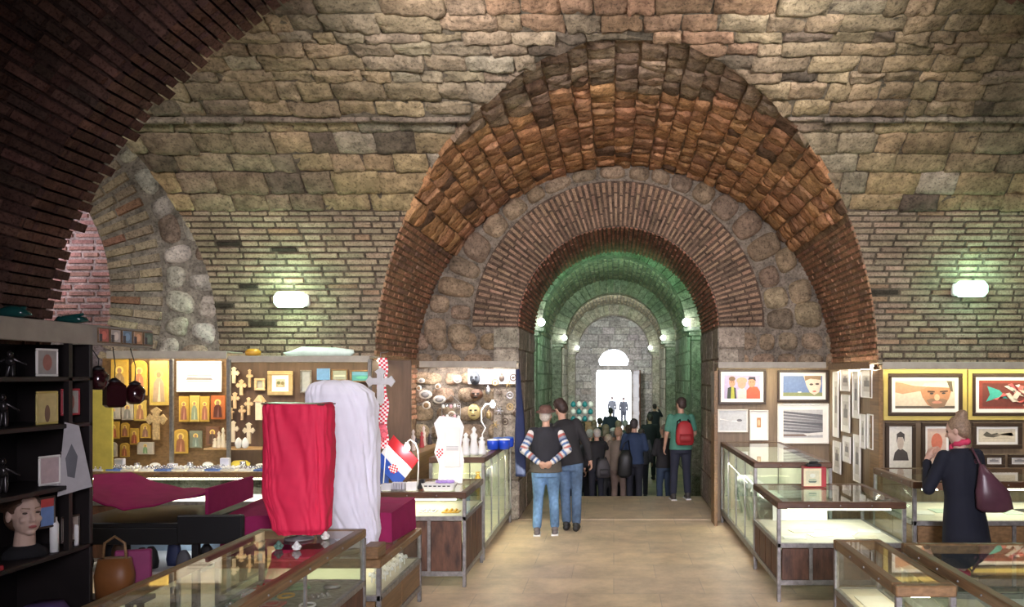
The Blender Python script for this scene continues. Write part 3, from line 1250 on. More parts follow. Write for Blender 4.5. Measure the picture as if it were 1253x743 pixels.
def case(label, x0, x1, y0, y1, zt, zg, zb=0.14, wood=M_WOOD, lower=M_WOODR, n_panels=(3, 2), glow=0.0, gcol=WARM,
         deck=M_DECK, backing=None, shelves=0, dividers=0, name='display_case', tube=True, glow_n=1):
    cx, cy = (x0 + x1) / 2, (y0 + y1) / 2
    t = thing(name, label, 'display case', (cx, cy, 0))
    a0, a1, b0, b1 = x0 - cx, x1 - cx, y0 - cy, y1 - cy
    fh, fw = 0.065, 0.07
    m = MB()
    rect_frame(m, a0, a1, b0, b1, zt - fh, zt, fw)
    for k in range(1, int((x1 - x0) / 0.3)):
        m.ell((a0 + 0.3 * k, b0 - 0.002, zt - fh / 2), 0.008, 6, 4, mi=1)
    for k in range(1, int((y1 - y0) / 0.3)):
        m.ell((a0 - 0.002, b0 + 0.3 * k, zt - fh / 2), 0.008, 6, 4, mi=1)
        m.ell((a1 + 0.002, b0 + 0.3 * k, zt - fh / 2), 0.008, 6, 4, mi=1)
    m.build('top_frame', [wood, M_METAL], t)
    MB().box(a0 + fw - .01, a1 - fw + .01, b0 + fw - .01, b1 - fw + .01, zt - 0.012, zt - 0.004).build('top_glass', M_GLASS, t)
    for sx, sy in ((a0, b0), (a1, b0), (a0, b1), (a1, b1)):
        xx = min(max(sx, a0 + 0.02), a1 - 0.02)
        yy = min(max(sy, b0 + 0.02), b1 - 0.02)
        MB().box(xx - 0.018, xx + 0.018, yy - 0.018, yy + 0.018, 0, zt - fh, bev=0.004).build('corner_post', M_METAL, t)
    zg1 = zt - fh
    for (u0, u1, v0, v1) in ((a0 + .04, a1 - .04, b0 + .012, b0 + .018), (a0 + .04, a1 - .04, b1 - .018, b1 - .012), (a0 + .012, a0 + .018, b0 + .04, b1 - .04), (a1 - .018, a1 - .012, b0 + .04, b1 - .04)):
        MB().box(u0, u1, v0, v1, zg, zg1).build('glass_pane', M_GLASS, t)
    m = MB()
    rect_frame(m, a0 + .002, a1 - .002, b0 + .002, b1 - .002, zg - 0.045, zg, 0.04, 0.003)
    m.build('metal_rail', M_METAL, t)
    MB().box(a0 + .04, a1 - .04, b0 + .04, b1 - .04, zg - 0.03, zg - 0.005).build('display_deck', deck, t)
    if backing:
        xx = a0 + .03 if backing == 'left' else a1 - .04
        MB().box(xx, xx + .01, b0 + .05, b1 - .05, zg, zg1 - .01).build('back_board', M_DECK, t)
        MB().box(a0 + .05, a1 - .05, b1 - .04, b1 - .03, zg, zg1 - .01).build('end_board', M_DECK, t)
    for k in range(dividers):
        yy = b0 + (b1 - b0) * (k + 1) / (dividers + 1)
        for xx in (a0 + .015, a1 - .015):
            MB().box(xx - .008, xx + .008, yy - .012, yy + .012, zg, zg1).build('mullion', M_METAL, t)
    for k in range(shelves):
        zz = zg + (zg1 - zg) * (k + 1) / (shelves + 1)
        MB().box(a0 + .05, a1 - .05, b0 + .05, b1 - .05, zz, zz + .008).build('glass_shelf', M_GLASS, t)
    if zg - 0.06 > zb + 0.1:
        nx, ny = n_panels
        for k in range(nx):
            u0 = a0 + .03 + (a1 - a0 - .06) * k / nx
            u1 = a0 + .03 + (a1 - a0 - .06) * (k + 1) / nx
            MB().box(u0 + .018, u1 - .018, b0 + .012, b0 + .03, zb + .02, zg - .05, bev=.004).build('lower_panel', lower, t)
            if k:
                MB().box(u0 - .018, u0 + .018, b0 + .004, b0 + .034, zb + .01, zg - .045, bev=.003).build('stile', M_METAL, t)
        for sx in (a0, a1):
            for k in range(ny):
                v0 = b0 + .03 + (b1 - b0 - .06) * k / ny
                v1 = b0 + .03 + (b1 - b0 - .06) * (k + 1) / ny
                s0 = sx + .012 if sx == a0 else sx - .03
                MB().box(s0, s0 + .018, v0 + .01, v1 - .01, zb + .02, zg - .05, bev=.004).build('side_panel', lower if lower is M_WOODR else M_WOODM, t)
    m = MB()
    rect_frame(m, a0 + .003, a1 - .003, b0 + .003, b1 - .003, zb - .03, zb + .02, .035, .003)
    m.build('base_rail', M_METAL, t)
    if glow:
        if tube:
            MB().tube([(a0 + .12, b0 + .10, zt - fh - .018), (a1 - .12, b0 + .10, zt - fh - .018)], 0.009, 8).build('lamp_tube', M_TUBE, t)
        for k in range(glow_n):
            yy = cy + (y1 - y0) * ((k + .5) / glow_n - .5)
            if backing:
                sg = 1 if backing == 'left' else -1
                area('case_light', (cx + sg * (x1 - x0) * .34, yy, zt - fh - 0.03), (cx - sg * (x1 - x0) * .3, yy, zg + .35), .10, glow / glow_n, gcol, (y1 - y0) * .8 / glow_n)
            else:
                area('case_light', (cx, yy, zt - fh - 0.03), (cx, yy, 0), (x1 - x0) * .7, glow / glow_n, gcol, (y1 - y0) * .7 / glow_n)
    return t


case('low glass-topped souvenir counter with rusty panels left of the aisle', -3.3, -1.5, 8.3, 9.42, 0.965, 0.72, glow=9, n_panels=(5, 3))
case('tall glass showcase along the left jamb of the passage', -2.15, -1.5, 9.5, 12.0, 1.2, 0.20, zb=0.15, wood=M_WOOD, glow=20, backing='left', dividers=3, shelves=1, glow_n=2, gcol=(1, .9, .55), tube=False)
case('wide back counter below the gold icons', -5.9, -3.36, 8.9, 9.5, 1.10, 0.78, wood=M_WOODM, glow=16, gcol=(1, .95, .88))
case('long foreground glass counter carrying the red-wrapped stand', -2.66, -1.86, 2.6, 6.15, 1.0, 0.62, wood=M_WOODM, deck=mat('grey_green_tray', (0.22, 0.24, 0.19), var=0.5, scale=25), glow=0, dividers=2)
case('low wooden counter under the white-wrapped stand', -3.14, -1.83, 6.42, 7.8, 0.70, 0.42, wood=M_WOODM, lower=M_WOODM, glow=5, tube=False)  # no tube here: glow added so the flowers inside show
case('tall glass showcase under the framed caricatures right of the passage', 1.57, 2.45, 9.15, 12.0, 1.18, 0.20, zb=0.15, glow=20, backing='right', dividers=3, shelves=1, glow_n=2, gcol=(1, .97, .8), tube=False)
case('lit glass counter with dark rusty panels on the right of the aisle', 1.55, 2.78, 7.75, 9.1, 0.95, 0.56, zb=0.19, glow=8, n_panels=(4, 4), gcol=(1, .95, .8))
case('narrow low glass counter at lower right next to the aisle', 1.61, 1.96, 4.66, 6.0, 0.95, 0.60, wood=M_WOODM, lower=M_WOODM, glow=3)
case('large glass-topped counter in the lower right corner', 1.98, 3.35, 2.9, 5.64, 1.0, 0.66, wood=M_WOODM, lower=M_WOODM, deck=mat('grey_display_cloth', (0.3, 0.29, 0.28), var=0.3), glow=3)
case('high glass counter the woman in the navy coat leans on', 2.82, 5.2, 7.7, 8.9, 1.15, 0.78, lower=M_WOODM, glow=9, gcol=(1, .93, .7), n_panels=(5, 2))

# door leaves with hinges on the aisle side of the right counter
for k, yy in enumerate((8.0, 8.42, 8.84)):
    pass

# ------------------------------------------------------------------ lit wall units


def fascia(label, p0, p1, h, dep, power, z_in=0.0, col=WARM, mat_=M_BOARD, facing=(0, -1)):
    """a header board with a lamp tube behind it, lighting the unit underneath; p0,p1 = (x,y,z top)"""
    p0, p1 = Vector(p0), Vector(p1)
    c = (p0 + p1) / 2
    t = thing('lamp_fascia', label, 'light fitting', tuple(c))
    d = (p1 - p0)
    d.z = 0
    L = d.length
    ang = atan2(d.y, d.x)
    m = MB().box(-L / 2, L / 2, 0, 0.02, -h, 0, bev=.004)
    m.box(-L / 2, L / 2, 0.02, dep, -0.02, 0, bev=.004)
    m.build('fascia_board', mat_, t).rotation_euler = (0, 0, ang)
    m = MB().tube([(-L / 2 + .06, 0.07, -h * .55), (L / 2 - .06, 0.07, -h * .55)], 0.013, 8)
    m.build('lamp_tube', M_TUBE, t).rotation_euler = (0, 0, ang)
    nrm = Vector((-sin(ang), cos(ang), 0))
    lp = c + nrm * 0.10 + Vector((0, 0, -h * .6))
    area('fascia_light', lp, lp + Vector((0, 0, -1)) + nrm * 0.35, L * .9, power, col, 0.05).rotation_euler = (
        (Vector((0, 0, -1)) + nrm * 0.35).to_track_quat('-Z', 'Y').to_euler())
    o = bpy.data.objects[-1] if False else None
    return t


TRIM = 3


def board_panel(name, label, x0, x1, z0, z1, y, m, th=0.03, rot=0.0, loc=None):
    global TRIM
    TRIM += 1
    t = MB().box(x0, x1, 0, th, z0, z1, bev=.004).build('trim_%d' % TRIM, m, loc=loc or (0, y, 0), rot=(0, 0, rot))  # display backing boards, named trim and numbered on after the ribs
    t['kind'] = 'structure'
    t['label'] = label
    return t


def fx(x, Y):
    return (x - VX) * Y / FPX


def fz(y, Y):
    return CAMZ + (VY - y) * Y / FPX


M_PANEL = mat('brown_board', (0.10, 0.06, 0.04), rough=0.6, var=0.3, scale=5, stretch=(3, 1, 0.4))
M_PANELG = mat('grey_wood_board', (0.25, 0.18, 0.115), rough=0.55, var=0.25, scale=5, stretch=(4, 1, 0.35))
M_YELL = mat('yellow_board', (0.62, 0.52, 0.10), rough=0.6)

# left units
board_panel('display_panel', 'dark backing board behind the gold icons', fx(125, 9.75), fx(208, 9.75), 1.0, 2.36, 9.75, M_WOODM)
board_panel('display_panel', 'bright yellow board edge beside the hanging lanterns', fx(112, 9.0), fx(137, 9.0), 0.9, 2.1, 9.0, M_YELL)
board_panel('display_panel', 'backing board behind the framed harbour print', fx(212, 9.85), fx(277, 9.85), 1.0, 2.36, 9.85, M_WOODM)
board_panel('display_panel', 'brown backing board behind the wooden crosses', fx(281, 9.98), fx(503, 9.98), 1.0, 2.34, 9.98, M_PANEL)
for k, (pxx, nm) in enumerate(((209, 'between the icons and the harbour print'), (279, 'between the harbour print and the crosses'), (452, 'at the right end of the crosses unit'))):
    u = MB().box(-.02, .02, 0, .04, 0, 1.24, bev=.004).build('upright_post', M_METAL, loc=(fx(pxx, 9.35), 9.35, 1.1))
    tag(u, 'slim metal upright ' + nm, 'post')
fascia('pale lit header board above the gold icons and the harbour print', (fx(130, 9.3), 9.3, fz(424, 9.3)), (fx(277, 9.4), 9.4, fz(435, 9.4)), 0.09, 0.5, 11, col=(1, .84, .55))
fascia('grey lit header board above the wooden crosses', (fx(278, 9.45), 9.45, fz(435.5, 9.45)), (fx(452, 9.45), 9.45, fz(435.5, 9.45)), 0.075, 0.5, 10, col=(1, .80, .46))
fascia('dark slanting header board at the left corner of the deep recess', (-2.76, 9.75, fz(437, 9.6)), (-2.76, 11.6, fz(437, 9.6)), 0.07, 0.1, 9, col=(.85, 1, .95), mat_=M_WOODM)
fascia('grey lit header board above the masks left of the passage', (fx(513, 11.7), 11.7, fz(442, 11.7)), (fx(632, 11.7), 11.7, fz(442, 11.7)), 0.09, 0.4, 20, col=(1, .93, .95))
# right units
board_panel('display_panel', 'brown panelling behind the caricatures right of the passage', fx(877, 12.1), fx(1016, 12.1), 0.0, 2.28, 12.1, M_PANELG)
board_panel('display_panel', 'brown panelling on the side of the deep recess with narrow prints', 0, 1.95, 0.0, 2.28, 0, M_PANELG, rot=-pi / 2, loc=(3.17, 12.0, 0))
board_panel('display_panel', 'brown panelling behind the large portrait painting', fx(1077, 9.98), 6.9, 0.0, 2.28, 9.98, M_PANELG)
fascia('grey lit header board above the two caricatures', (fx(879, 11.6), 11.6, fz(443, 11.6)), (fx(1011, 11.6), 11.6, fz(443, 11.6)), 0.09, 0.5, 8, col=(1, .86, .55))
fascia('brown header board over the narrow prints on the recess side', (3.03, 11.55, 2.32), (3.03, 9.72, 2.32), 0.09, 0.1, 12, col=(1, .95, .8), mat_=M_WOODM)
fascia('long grey lit header board above the portrait painting', (fx(1080, 9.6), 9.6, fz(443, 9.6)), (6.6, 9.6, fz(443, 9.6)), 0.085, 0.4, 15, col=(1, .84, .45))
for k, (pxx, Y, nm) in enumerate(((876, 11.7, 'at the left end of the caricature wall'), (1078, 9.65, 'at the left end of the portrait wall'))):
    u = MB().box(-.025, .025, 0, .35, 0, 2.22, bev=.004).build('upright_post', M_WOODM, loc=(fx(pxx, Y), Y, 0.0))
    tag(u, 'brown timber upright ' + nm, 'post')

# ------------------------------------------------------------------ pictures


def art_mesh(spec, w, h, mb=None, y=0.0):
    """spec in 0..1 coordinates, origin bottom left -> thin layered shapes"""
    mb = mb or MB()
    e = 0.0
    for sh in spec:
        e += 0.0007
        k = sh[0]
        if k == 'r':
            _, x0, y0, x1, y1, c = sh
            poly = [(x0, y0), (x1, y0), (x1, y1), (x0, y1)]
        elif k == 'e':
            _, cx, cy, rx, ry, c = sh
            poly = [(cx + rx * cos(2 * pi * i / 20), cy + ry * sin(2 * pi * i / 20)) for i in range(20)]
        else:
            _, poly, c = sh
        poly = [((min(max(a, 0), 1) - .5) * w, (min(max(b, 0), 1) - .5) * h) for a, b in poly]
        mb.prism(poly, y - e, y, c)
    return mb


M_ART = mat('painted_surface', attr=True, rough=0.55, var=0.10, scale=30)
M_FRAMED = mat('black_brown_frame', (0.045, 0.028, 0.02), rough=0.4)
M_FRAMEY = mat('yellow_frame', (0.50, 0.40, 0.12), rough=0.5, var=0.08)
M_FRAMEG = mat('gilt_frame', (0.50, 0.38, 0.20), rough=0.4, metal=0.3, var=0.2)
M_FRAMEW = mat('white_frame', (0.78, 0.76, 0.72), rough=0.5, var=0.03)
M_MOUNT = mat('picture_mount', (0.82, 0.81, 0.78), rough=0.7, var=0.03)


def picture(label, loc, w, h, frame, fw, mount, spec, rot=0.0, name='framed_picture', cat='picture', group=None, th=0.03, tilt=0.0, outer=None):
    t = thing(name, label, cat, loc, (tilt, 0, rot), group)
    m = MB()
    if fw > 0:
        for (a, b, c, d) in ((-w / 2, w / 2, -h / 2, -h / 2 + fw), (-w / 2, w / 2, h / 2 - fw, h / 2), (-w / 2, -w / 2 + fw, -h / 2 + fw, h / 2 - fw), (w / 2 - fw, w / 2, -h / 2 + fw, h / 2 - fw)):
            m.box(a, b, -th, 0, c, d, bev=min(.006, fw * .3))
        m.build('frame', frame, t)
    if outer:
        om, ow = outer
        m = MB()
        W, H = w / 2 + ow, h / 2 + ow
        for (a, b, c, d) in ((-W, W, -H, -h / 2), (-W, W, h / 2, H), (-W, -w / 2, -h / 2, h / 2), (w / 2, W, -h / 2, h / 2)):
            m.box(a, b, -th * .7, 0, c, d, bev=.004)
        m.build('outer_border', om, t)
    wi, hi = w - 2 * fw, h - 2 * fw
    MB().box(-wi / 2, wi / 2, -.008, 0, -hi / 2, hi / 2).build('mount', M_MOUNT, t)
    if spec:
        art_mesh(spec, wi - 2 * mount, hi - 2 * mount, y=-.008).build('artwork', M_ART, t)
    return t


def picpx(label, x0, y0, x1, y1, Y, frame, fw, mount, spec, **kw):
    a, b = px(x0, y0, Y), px(x1, y1, Y)
    return picture(label, ((a.x + b.x) / 2, Y, (a.z + b.z) / 2), b.x - a.x, a.z - b.z, frame, fw, mount, spec, **kw)


SK, SK2 = (0.50, 0.26, 0.16), (0.48, 0.25, 0.15)
A_THREE = [('r', 0, 0, 1, 1, (0.40, 0.35, 0.55)), ('p', [(0.08, 0), (0.10, .45), (.2, .52), (.32, .45), (.34, 0)], (0.03, 0.04, 0.03)), ('p', [(0.18, 0), (0.2, .5), (.27, .5), (.29, 0)], (0.4, .42, .05)),
           ('e', .22, .68, .085, .2, SK), ('e', .22, .84, .09, .1, (0.16, .10, .06)), ('p', [(.37, 0), (.37, .35), (.5, .5), (.62, .35), (.62, 0)], (.62, .52, .50)), ('e', .49, .76, .15, .14, (.38, .30, .2)), ('e', .49, .62, .115, .2, (0.55, .27, .20)),
           ('p', [(.62, 0), (.62, .35), (.72, .52), (.92, .5), (1, .3), (1, 0)], (.72, .10, .05)), ('e', .77, .68, .1, .2, SK), ('p', [(.66, .8), (.7, .92), (.86, .92), (.88, .74), (.8, .82)], (0.03, 0.03, 0.05)), ('e', .74, .7, .012, .02, (0, 0, 0)), ('e', .80, .7, .012, .02, (0, 0, 0)), ('e', .2, .7, .012, .02, (0, 0, 0)), ('e', .25, .7, .012, .02, (0, 0, 0))]
A_CHILD = [('r', 0, 0, 1, 1, (0.14, 0.21, 0.40)), ('r', 0, 0, 1, .18, (0.22, .25, .12)), ('p', [(.52, 1), (.6, .5), (.68, .2), (.8, .06), (.92, .2), (.97, .6), (.95, 1)], (.70, .55, .45)), ('p', [(.55, 1), (.56, .75), (.7, .86), (.96, .8), (.97, 1)], (.30, .2, .12)),
           ('e', .72, .58, .05, .05, (.08, .06, .05)), ('e', .87, .6, .05, .05, (.08, .06, .05)), ('e', .80, .24, .05, .04, (.5, .15, .12)), ('e', .42, .2, .05, .03, (.7, .7, .65))]
A_SEA = [('r', 0, 0, 1, 1, (0.48, 0.48, 0.5))] + [('p', [(0, .95 - .11 * i), (1, .82 - .1 * i), (1, .72 - .1 * i), (0, .88 - .11 * i)], (.12 + .05 * (i % 3), .12 + .05 * (i % 3), .14 + .05 * (i % 3))) for i in range(7)] + [('r', 0, .05, .7, .12, (.2, .14, .12)), ('p', [(.5, .14), (1, .2), (1, .1), (.6, .06)], (.75, .74, .72))]
A_BOAT = [('r', 0, 0, 1, 1, (0.55, 0.57, 0.6)), ('p', [(.02, .56), (.8, .42), (.8, .5), (.4, .5), (.02, .62)], (.85, .85, .83)), ('e', .75, .52, .1, .07, (.15, .15, .17))]
A_SMALL = [('r', .3, .4, .7, .85, (.45, .2, .08)), ('e', .5, .62, .12, .15, (.7, .5, .3))]
A_PORTRAIT = [('r', 0, 0, 1, 1, (0.60, 0.52, 0.42)), ('r', 0, 0, 1, .09, (.10, .08, .06)), ('p', [(0, .95), (0, .58), (.12, .52), (.4, .62), (.55, .6), (.55, .78), (.3, .82), (.12, .92)], SK),
              ('p', [(.42, .66), (.46, .4), (.54, .14), (.66, .0), (.8, .06), (.9, .35), (.95, .7), (.9, .86), (.6, .84)], (.44, .22, .12)), ('p', [(.45, .8), (.5, .92), (.9, .98), (.97, .9), (.97, .6), (.92, .75), (.6, .78)], (.66, .6, .52)), ('p', [(.86, 1), (.95, .98), (.97, .6), (.93, .62)], (.12, .10, .07)),
              ('p', [(.52, .3), (.6, .36), (.8, .35), (.88, .3), (.82, .05), (.62, .02)], (.24, .15, .1)), ('e', .70, .22, .085, .045, (.5, .22, .16)), ('e', .7, .4, .045, .12, (.66, .4, .26)),
              ('p', [(.54, .58), (.66, .58), (.66, .63), (.54, .64)], (.10, .06, .04)), ('p', [(.75, .58), (.88, .6), (.88, .66), (.75, .63)], (.10, .06, .04)), ('e', .61, .54, .03, .03, (.05, .05, .05)), ('e', .81, .55, .03, .03, (.05, .05, .05))]
_r = random.Random(5)
A_ROPES = [('r', 0, 0, 1, 1, (0.24, 0.045, 0.035)), ('r', 0.05, 0.08, .95, .9, (0.14, 0.035, 0.03)), ('p', [(.1, .25), (.3, .4), (.42, .35), (.3, .65), (.12, .8), (.16, .5)], (.05, .36, .32))] + [
    ('p', [(a, b), (a + .09 * c, b + .3 * d), (a + .15 * c, b + .26 * d), (a + .07, b - .06)], q) for a, b, c, d, q in [(_r.uniform(.35, .85), _r.uniform(.2, .6), _r.choice((-1, 1)), _r.choice((-.8, 1)), _r.choice([(.6, .55, .5), (.65, .15, .15), (.35, .33, .32), (.7, .66, .62), (.5, .12, .14)])) for _ in range(20)]]
A_BUST = [('r', 0.05, 0.0, .95, 1, (0.72, .70, .64)), ('p', [(.18, .22), (.25, .4), (.4, .48), (.6, .48), (.8, .4), (.86, .22)], (.07, .06, .06)), ('e', .5, .62, .14, .16, (.5, .42, .36)), ('p', [(.33, .62), (.34, .82), (.5, .88), (.68, .82), (.68, .64), (.6, .75), (.4, .75)], (.06, .05, .05))]
A_REDP = [('r', 0, 0, 1, 1, (.6, .45, .38)), ('e', .5, .62, .3, .25, (.55, .16, .1)), ('e', .5, .3, .25, .2, (.45, .25, .2))]
A_SHIP = [('r', 0, 0, 1, 1, (0.66, .60, .48)), ('p', [(.12, .55), (.22, .8), (.35, .6), (.5, .7), (.62, .5), (.4, .35), (.2, .4)], (.10, .09, .07)), ('p', [(.4, .5), (.9, .75), (.5, .6), (.95, .45)], (.40, .34, .26)), ('r', .1, .28, .85, .32, (.5, .44, .34))]
A_LINES = [('r', 0.1, 0.1, .9, .9, (0.6, .58, .54)), ('r', .2, .35, .8, .65, (.25, .24, .24)), ('r', .35, .65, .6, .8, (.35, .33, .32))]
A_HARB = [('r', 0, 0, 1, 1, (.80, .78, .74)), ('p', [(.05, .3), (.1, .45), (.9, .42), (.95, .28)], (.25, .24, .25)), ('p', [(.1, .6), (.3, .64), (.45, .58), (.9, .62), (.9, .55), (.1, .52)], (.4, .4, .42)), ('r', .1, .2, .9, .24, (.3, .3, .3))]

picpx('framed caricature of three people, one in red, over the right showcase', 879, 452, 937, 495, 12.05, M_FRAMED, .035, .05, A_THREE)
picpx('framed painting of a child face against blue, right of the three-people caricature', 951, 453, 1013, 492, 12.05, M_FRAMED, .035, .05, A_CHILD)
picpx('large white-framed grey seascape photograph below the child painting', 951, 494, 1014, 543, 12.05, M_FRAMEW, .02, .07, A_SEA)
picpx('white print of a pale boat below the three-people caricature', 878, 501, 915, 529, 12.05, M_FRAMEW, .015, .01, A_BOAT)
picpx('narrow white print with a small brown picture, right of the boat print', 917, 502, 940, 539, 12.05, M_FRAMEW, .015, .05, A_SMALL)
picpx('big portrait painting of a squinting man with his hand to his brow', 1086, 457, 1177, 509, 9.93, M_FRAMED, .045, .045, A_PORTRAIT, outer=(M_FRAMEY, .055))
picpx('dark red painting of tangled coloured cloth in a yellow-edged frame', 1189, 457, 1290, 509, 9.93, M_FRAMED, .04, .045, A_ROPES, outer=(M_FRAMEY, .05))
picpx('drawn bust of a dark-haired figure in a brown frame, under the portrait painting', 1083, 517, 1120, 580, 9.93, M_FRAMED, .045, .0, A_BUST)
picpx('brown-framed red portrait print partly behind the woman in navy', 1127, 517, 1165, 575, 9.93, M_FRAMED, .045, .03, A_REDP)
picpx('dark-framed sepia drawing of a broken ship under the red cloth painting', 1189, 517, 1250, 549, 9.93, M_FRAMED, .05, .03, A_SHIP)
picpx('small black-framed card low on the wall right of the woman in navy', 1203, 556, 1229, 572, 9.93, M_FRAMED, .04, .0, A_LINES)
picpx('small black-framed card at the right edge of the photo', 1233, 556, 1262, 572, 9.93, M_FRAMED, .04, .0, A_LINES)

# narrow prints on the recess side panel: (px x0,y0,x1,y1)
side = [(1020, 455, 1027, 535), (1029, 452, 1041, 479), (1030, 483, 1041, 529), (1044, 454, 1052, 512), (1054, 452, 1069, 487), (1053, 507, 1060, 549), (1062, 507, 1070, 550), (1020, 540, 1030, 579), (1032, 534, 1042, 566), (1045, 532, 1054, 590)]
side_l = ['tall narrow print at the far left top of the recess side panel', 'small upper print second from the left on the recess side panel', 'print with grey bands in the second column of the recess side panel', 'long print with a green sketch in the middle of the recess side panel',
          'widest upper print at the near end of the recess side panel', 'slim lower print, left of the near pair on the recess side panel', 'slim lower print, right of the near pair on the recess side panel', 'lowest left print on the recess side panel', 'lower print in the second column of the recess side panel', 'lowest long print in the middle of the recess side panel']
for (x0, y0, x1, y1), lb in zip(side, side_l):
    X = 3.14
    Y0, Y1 = X * FPX / (x1 - VX), X * FPX / (x0 - VX)
    Yc = (Y0 + Y1) / 2
    z0, z1 = fz(y1, Yc), fz(y0, Yc)
    picture(lb, (X, Yc, (z0 + z1) / 2), (Y1 - Y0) * .92, z1 - z0, M_FRAMEW, .012, .04, A_LINES, rot=-pi / 2, th=.02, name='narrow_print')

# harbour print, oil paintings over the left units
picpx('white-framed harbour print high between the icons and the crosses', 217, 442, 272, 480, 9.82, M_FRAMEW, .03, .06, A_HARB)
A_LAND = [('r', 0, 0, 1, 1, (0.36, 0.30, .2)), ('r', 0, .6, 1, 1, (.5, .46, .36)), ('e', .3, .55, .2, .2, (.14, .16, .07)), ('e', .75, .5, .18, .22, (.2, .18, .08)), ('e', .5, .2, .3, .1, (.55, .45, .3))]
A_SEAB = [('r', 0, 0, 1, 1, (.06, .30, .32)), ('r', 0, .6, 1, 1, (.12, .35, .5)), ('e', .5, .35, .3, .15, (.1, .45, .3))]
A_TOWN = [('r', 0, 0, 1, 1, (.25, .3, .25)), ('r', .1, .3, .9, .5, (.5, .5, .45)), ('r', .2, .15, .8, .25, (.15, .2, .2))]
picpx('gilt-framed landscape painting right of the wooden crosses', 328, 454, 359, 484, 9.95, M_FRAMEG, .05, .05, A_LAND)
picpx('grey framed mirror-like print right of the gilt landscape', 368, 453, 382, 481, 9.95, M_METAL, .02, .0, [('r', 0, 0, 1, 1, (.3, .33, .36))])
picpx('small tilted blue icon above the white-wrapped stand', 388, 451, 404, 465, 9.95, M_FRAMEW, .0, .0, [('r', 0, 0, 1, 1, (.1, .25, .5))])
picpx('small dark green town painting above the white-wrapped stand', 406, 452, 426, 466, 9.95, M_WOODM, .015, .0, A_TOWN)
picpx('small turquoise seascape in a brown frame at the right of the left stall', 429, 453, 456, 468, 9.95, M_WOODM, .02, .0, A_SEAB)
picpx('tall pale turquoise print on the wall left of the souvenir plates', 478, 452, 487, 492, 10.3, M_FRAMEW, .015, .0, [('r', 0, 0, 1, 1, (.45, .66, .62)), ('r', 0, 0, 1, .2, (.12, .25, .2))])
picpx('small white architectural model print left of the souvenir plates', 476, 500, 489, 531, 10.3, M_FRAMEW, .012, .0, [('r', 0, 0, 1, 1, (.62, .5, .35))] + [('r', .12 + .3 * i, .1, .28 + .3 * i, .9, (.8, .77, .7)) for i in range(3)])

# ------------------------------------------------------------------ icons


def icon(label, x0, y0, x1, y1, Y, arch=False, robe=(.35, .12, .05), bg=(.66, .42, .09), group=None, tilt=0.0):
    a, b = px(x0, y0, Y), px(x1, y1, Y)
    w, h = b.x - a.x, a.z - b.z
    t = thing('wooden_icon', label, 'icon', ((a.x + b.x) / 2, Y, (a.z + b.z) / 2), (0, tilt, 0), group)
    if arch:
        hh = h / 2 - w * .35
        poly = [(-w / 2, -h / 2), (w / 2, -h / 2), (w / 2, hh)] + [(w / 2 * cos(pi * i / 10), hh + w * .35 * sin(pi * i / 10)) for i in range(1, 10)] + [(-w / 2, hh)]
    else:
        poly = [(-w / 2, -h / 2), (w / 2, -h / 2), (w / 2, h / 2), (-w / 2, h / 2)]
    MB().prism(poly, -.02, 0).build('board', mat('icon_gold_%d' % int(bg[0] * 100), bg, rough=.4, metal=.25, var=.2), t)
    q = [(k * .84, z * .88) for k, z in poly]
    m = MB()
    m.prism(q, -.0215, -.019, tuple(c * .8 for c in bg))
    sc_ = min(w, h * .6)
    m.prism([(w * 0 + sc_ * .24 * cos(2 * pi * i / 14), h * .20 + sc_ * .24 * sin(2 * pi * i / 14)) for i in range(14)], -.0225, -.02, (.85, .62, .16))
    m.prism([(sc_ * .13 * cos(2 * pi * i / 12), h * .19 + sc_ * .16 * sin(2 * pi * i / 12)) for i in range(12)], -.024, -.02, (.40, .22, .12))
    m.prism([(-sc_ * .32, -h * .42), (sc_ * .32, -h * .42), (sc_ * .26, 0), (sc_ * .1, h * .12), (-sc_ * .1, h * .12), (-sc_ * .26, 0)], -.0235, -.02, robe)
    m.prism([(-sc_ * .07, -h * .42), (sc_ * .1, -h * .42), (sc_ * .05, h * .05)], -.0245, -.02, tuple(min(1, c * 1.8 + .05) for c in robe))
    m.build('painted_figure', M_ART, t)
    return t


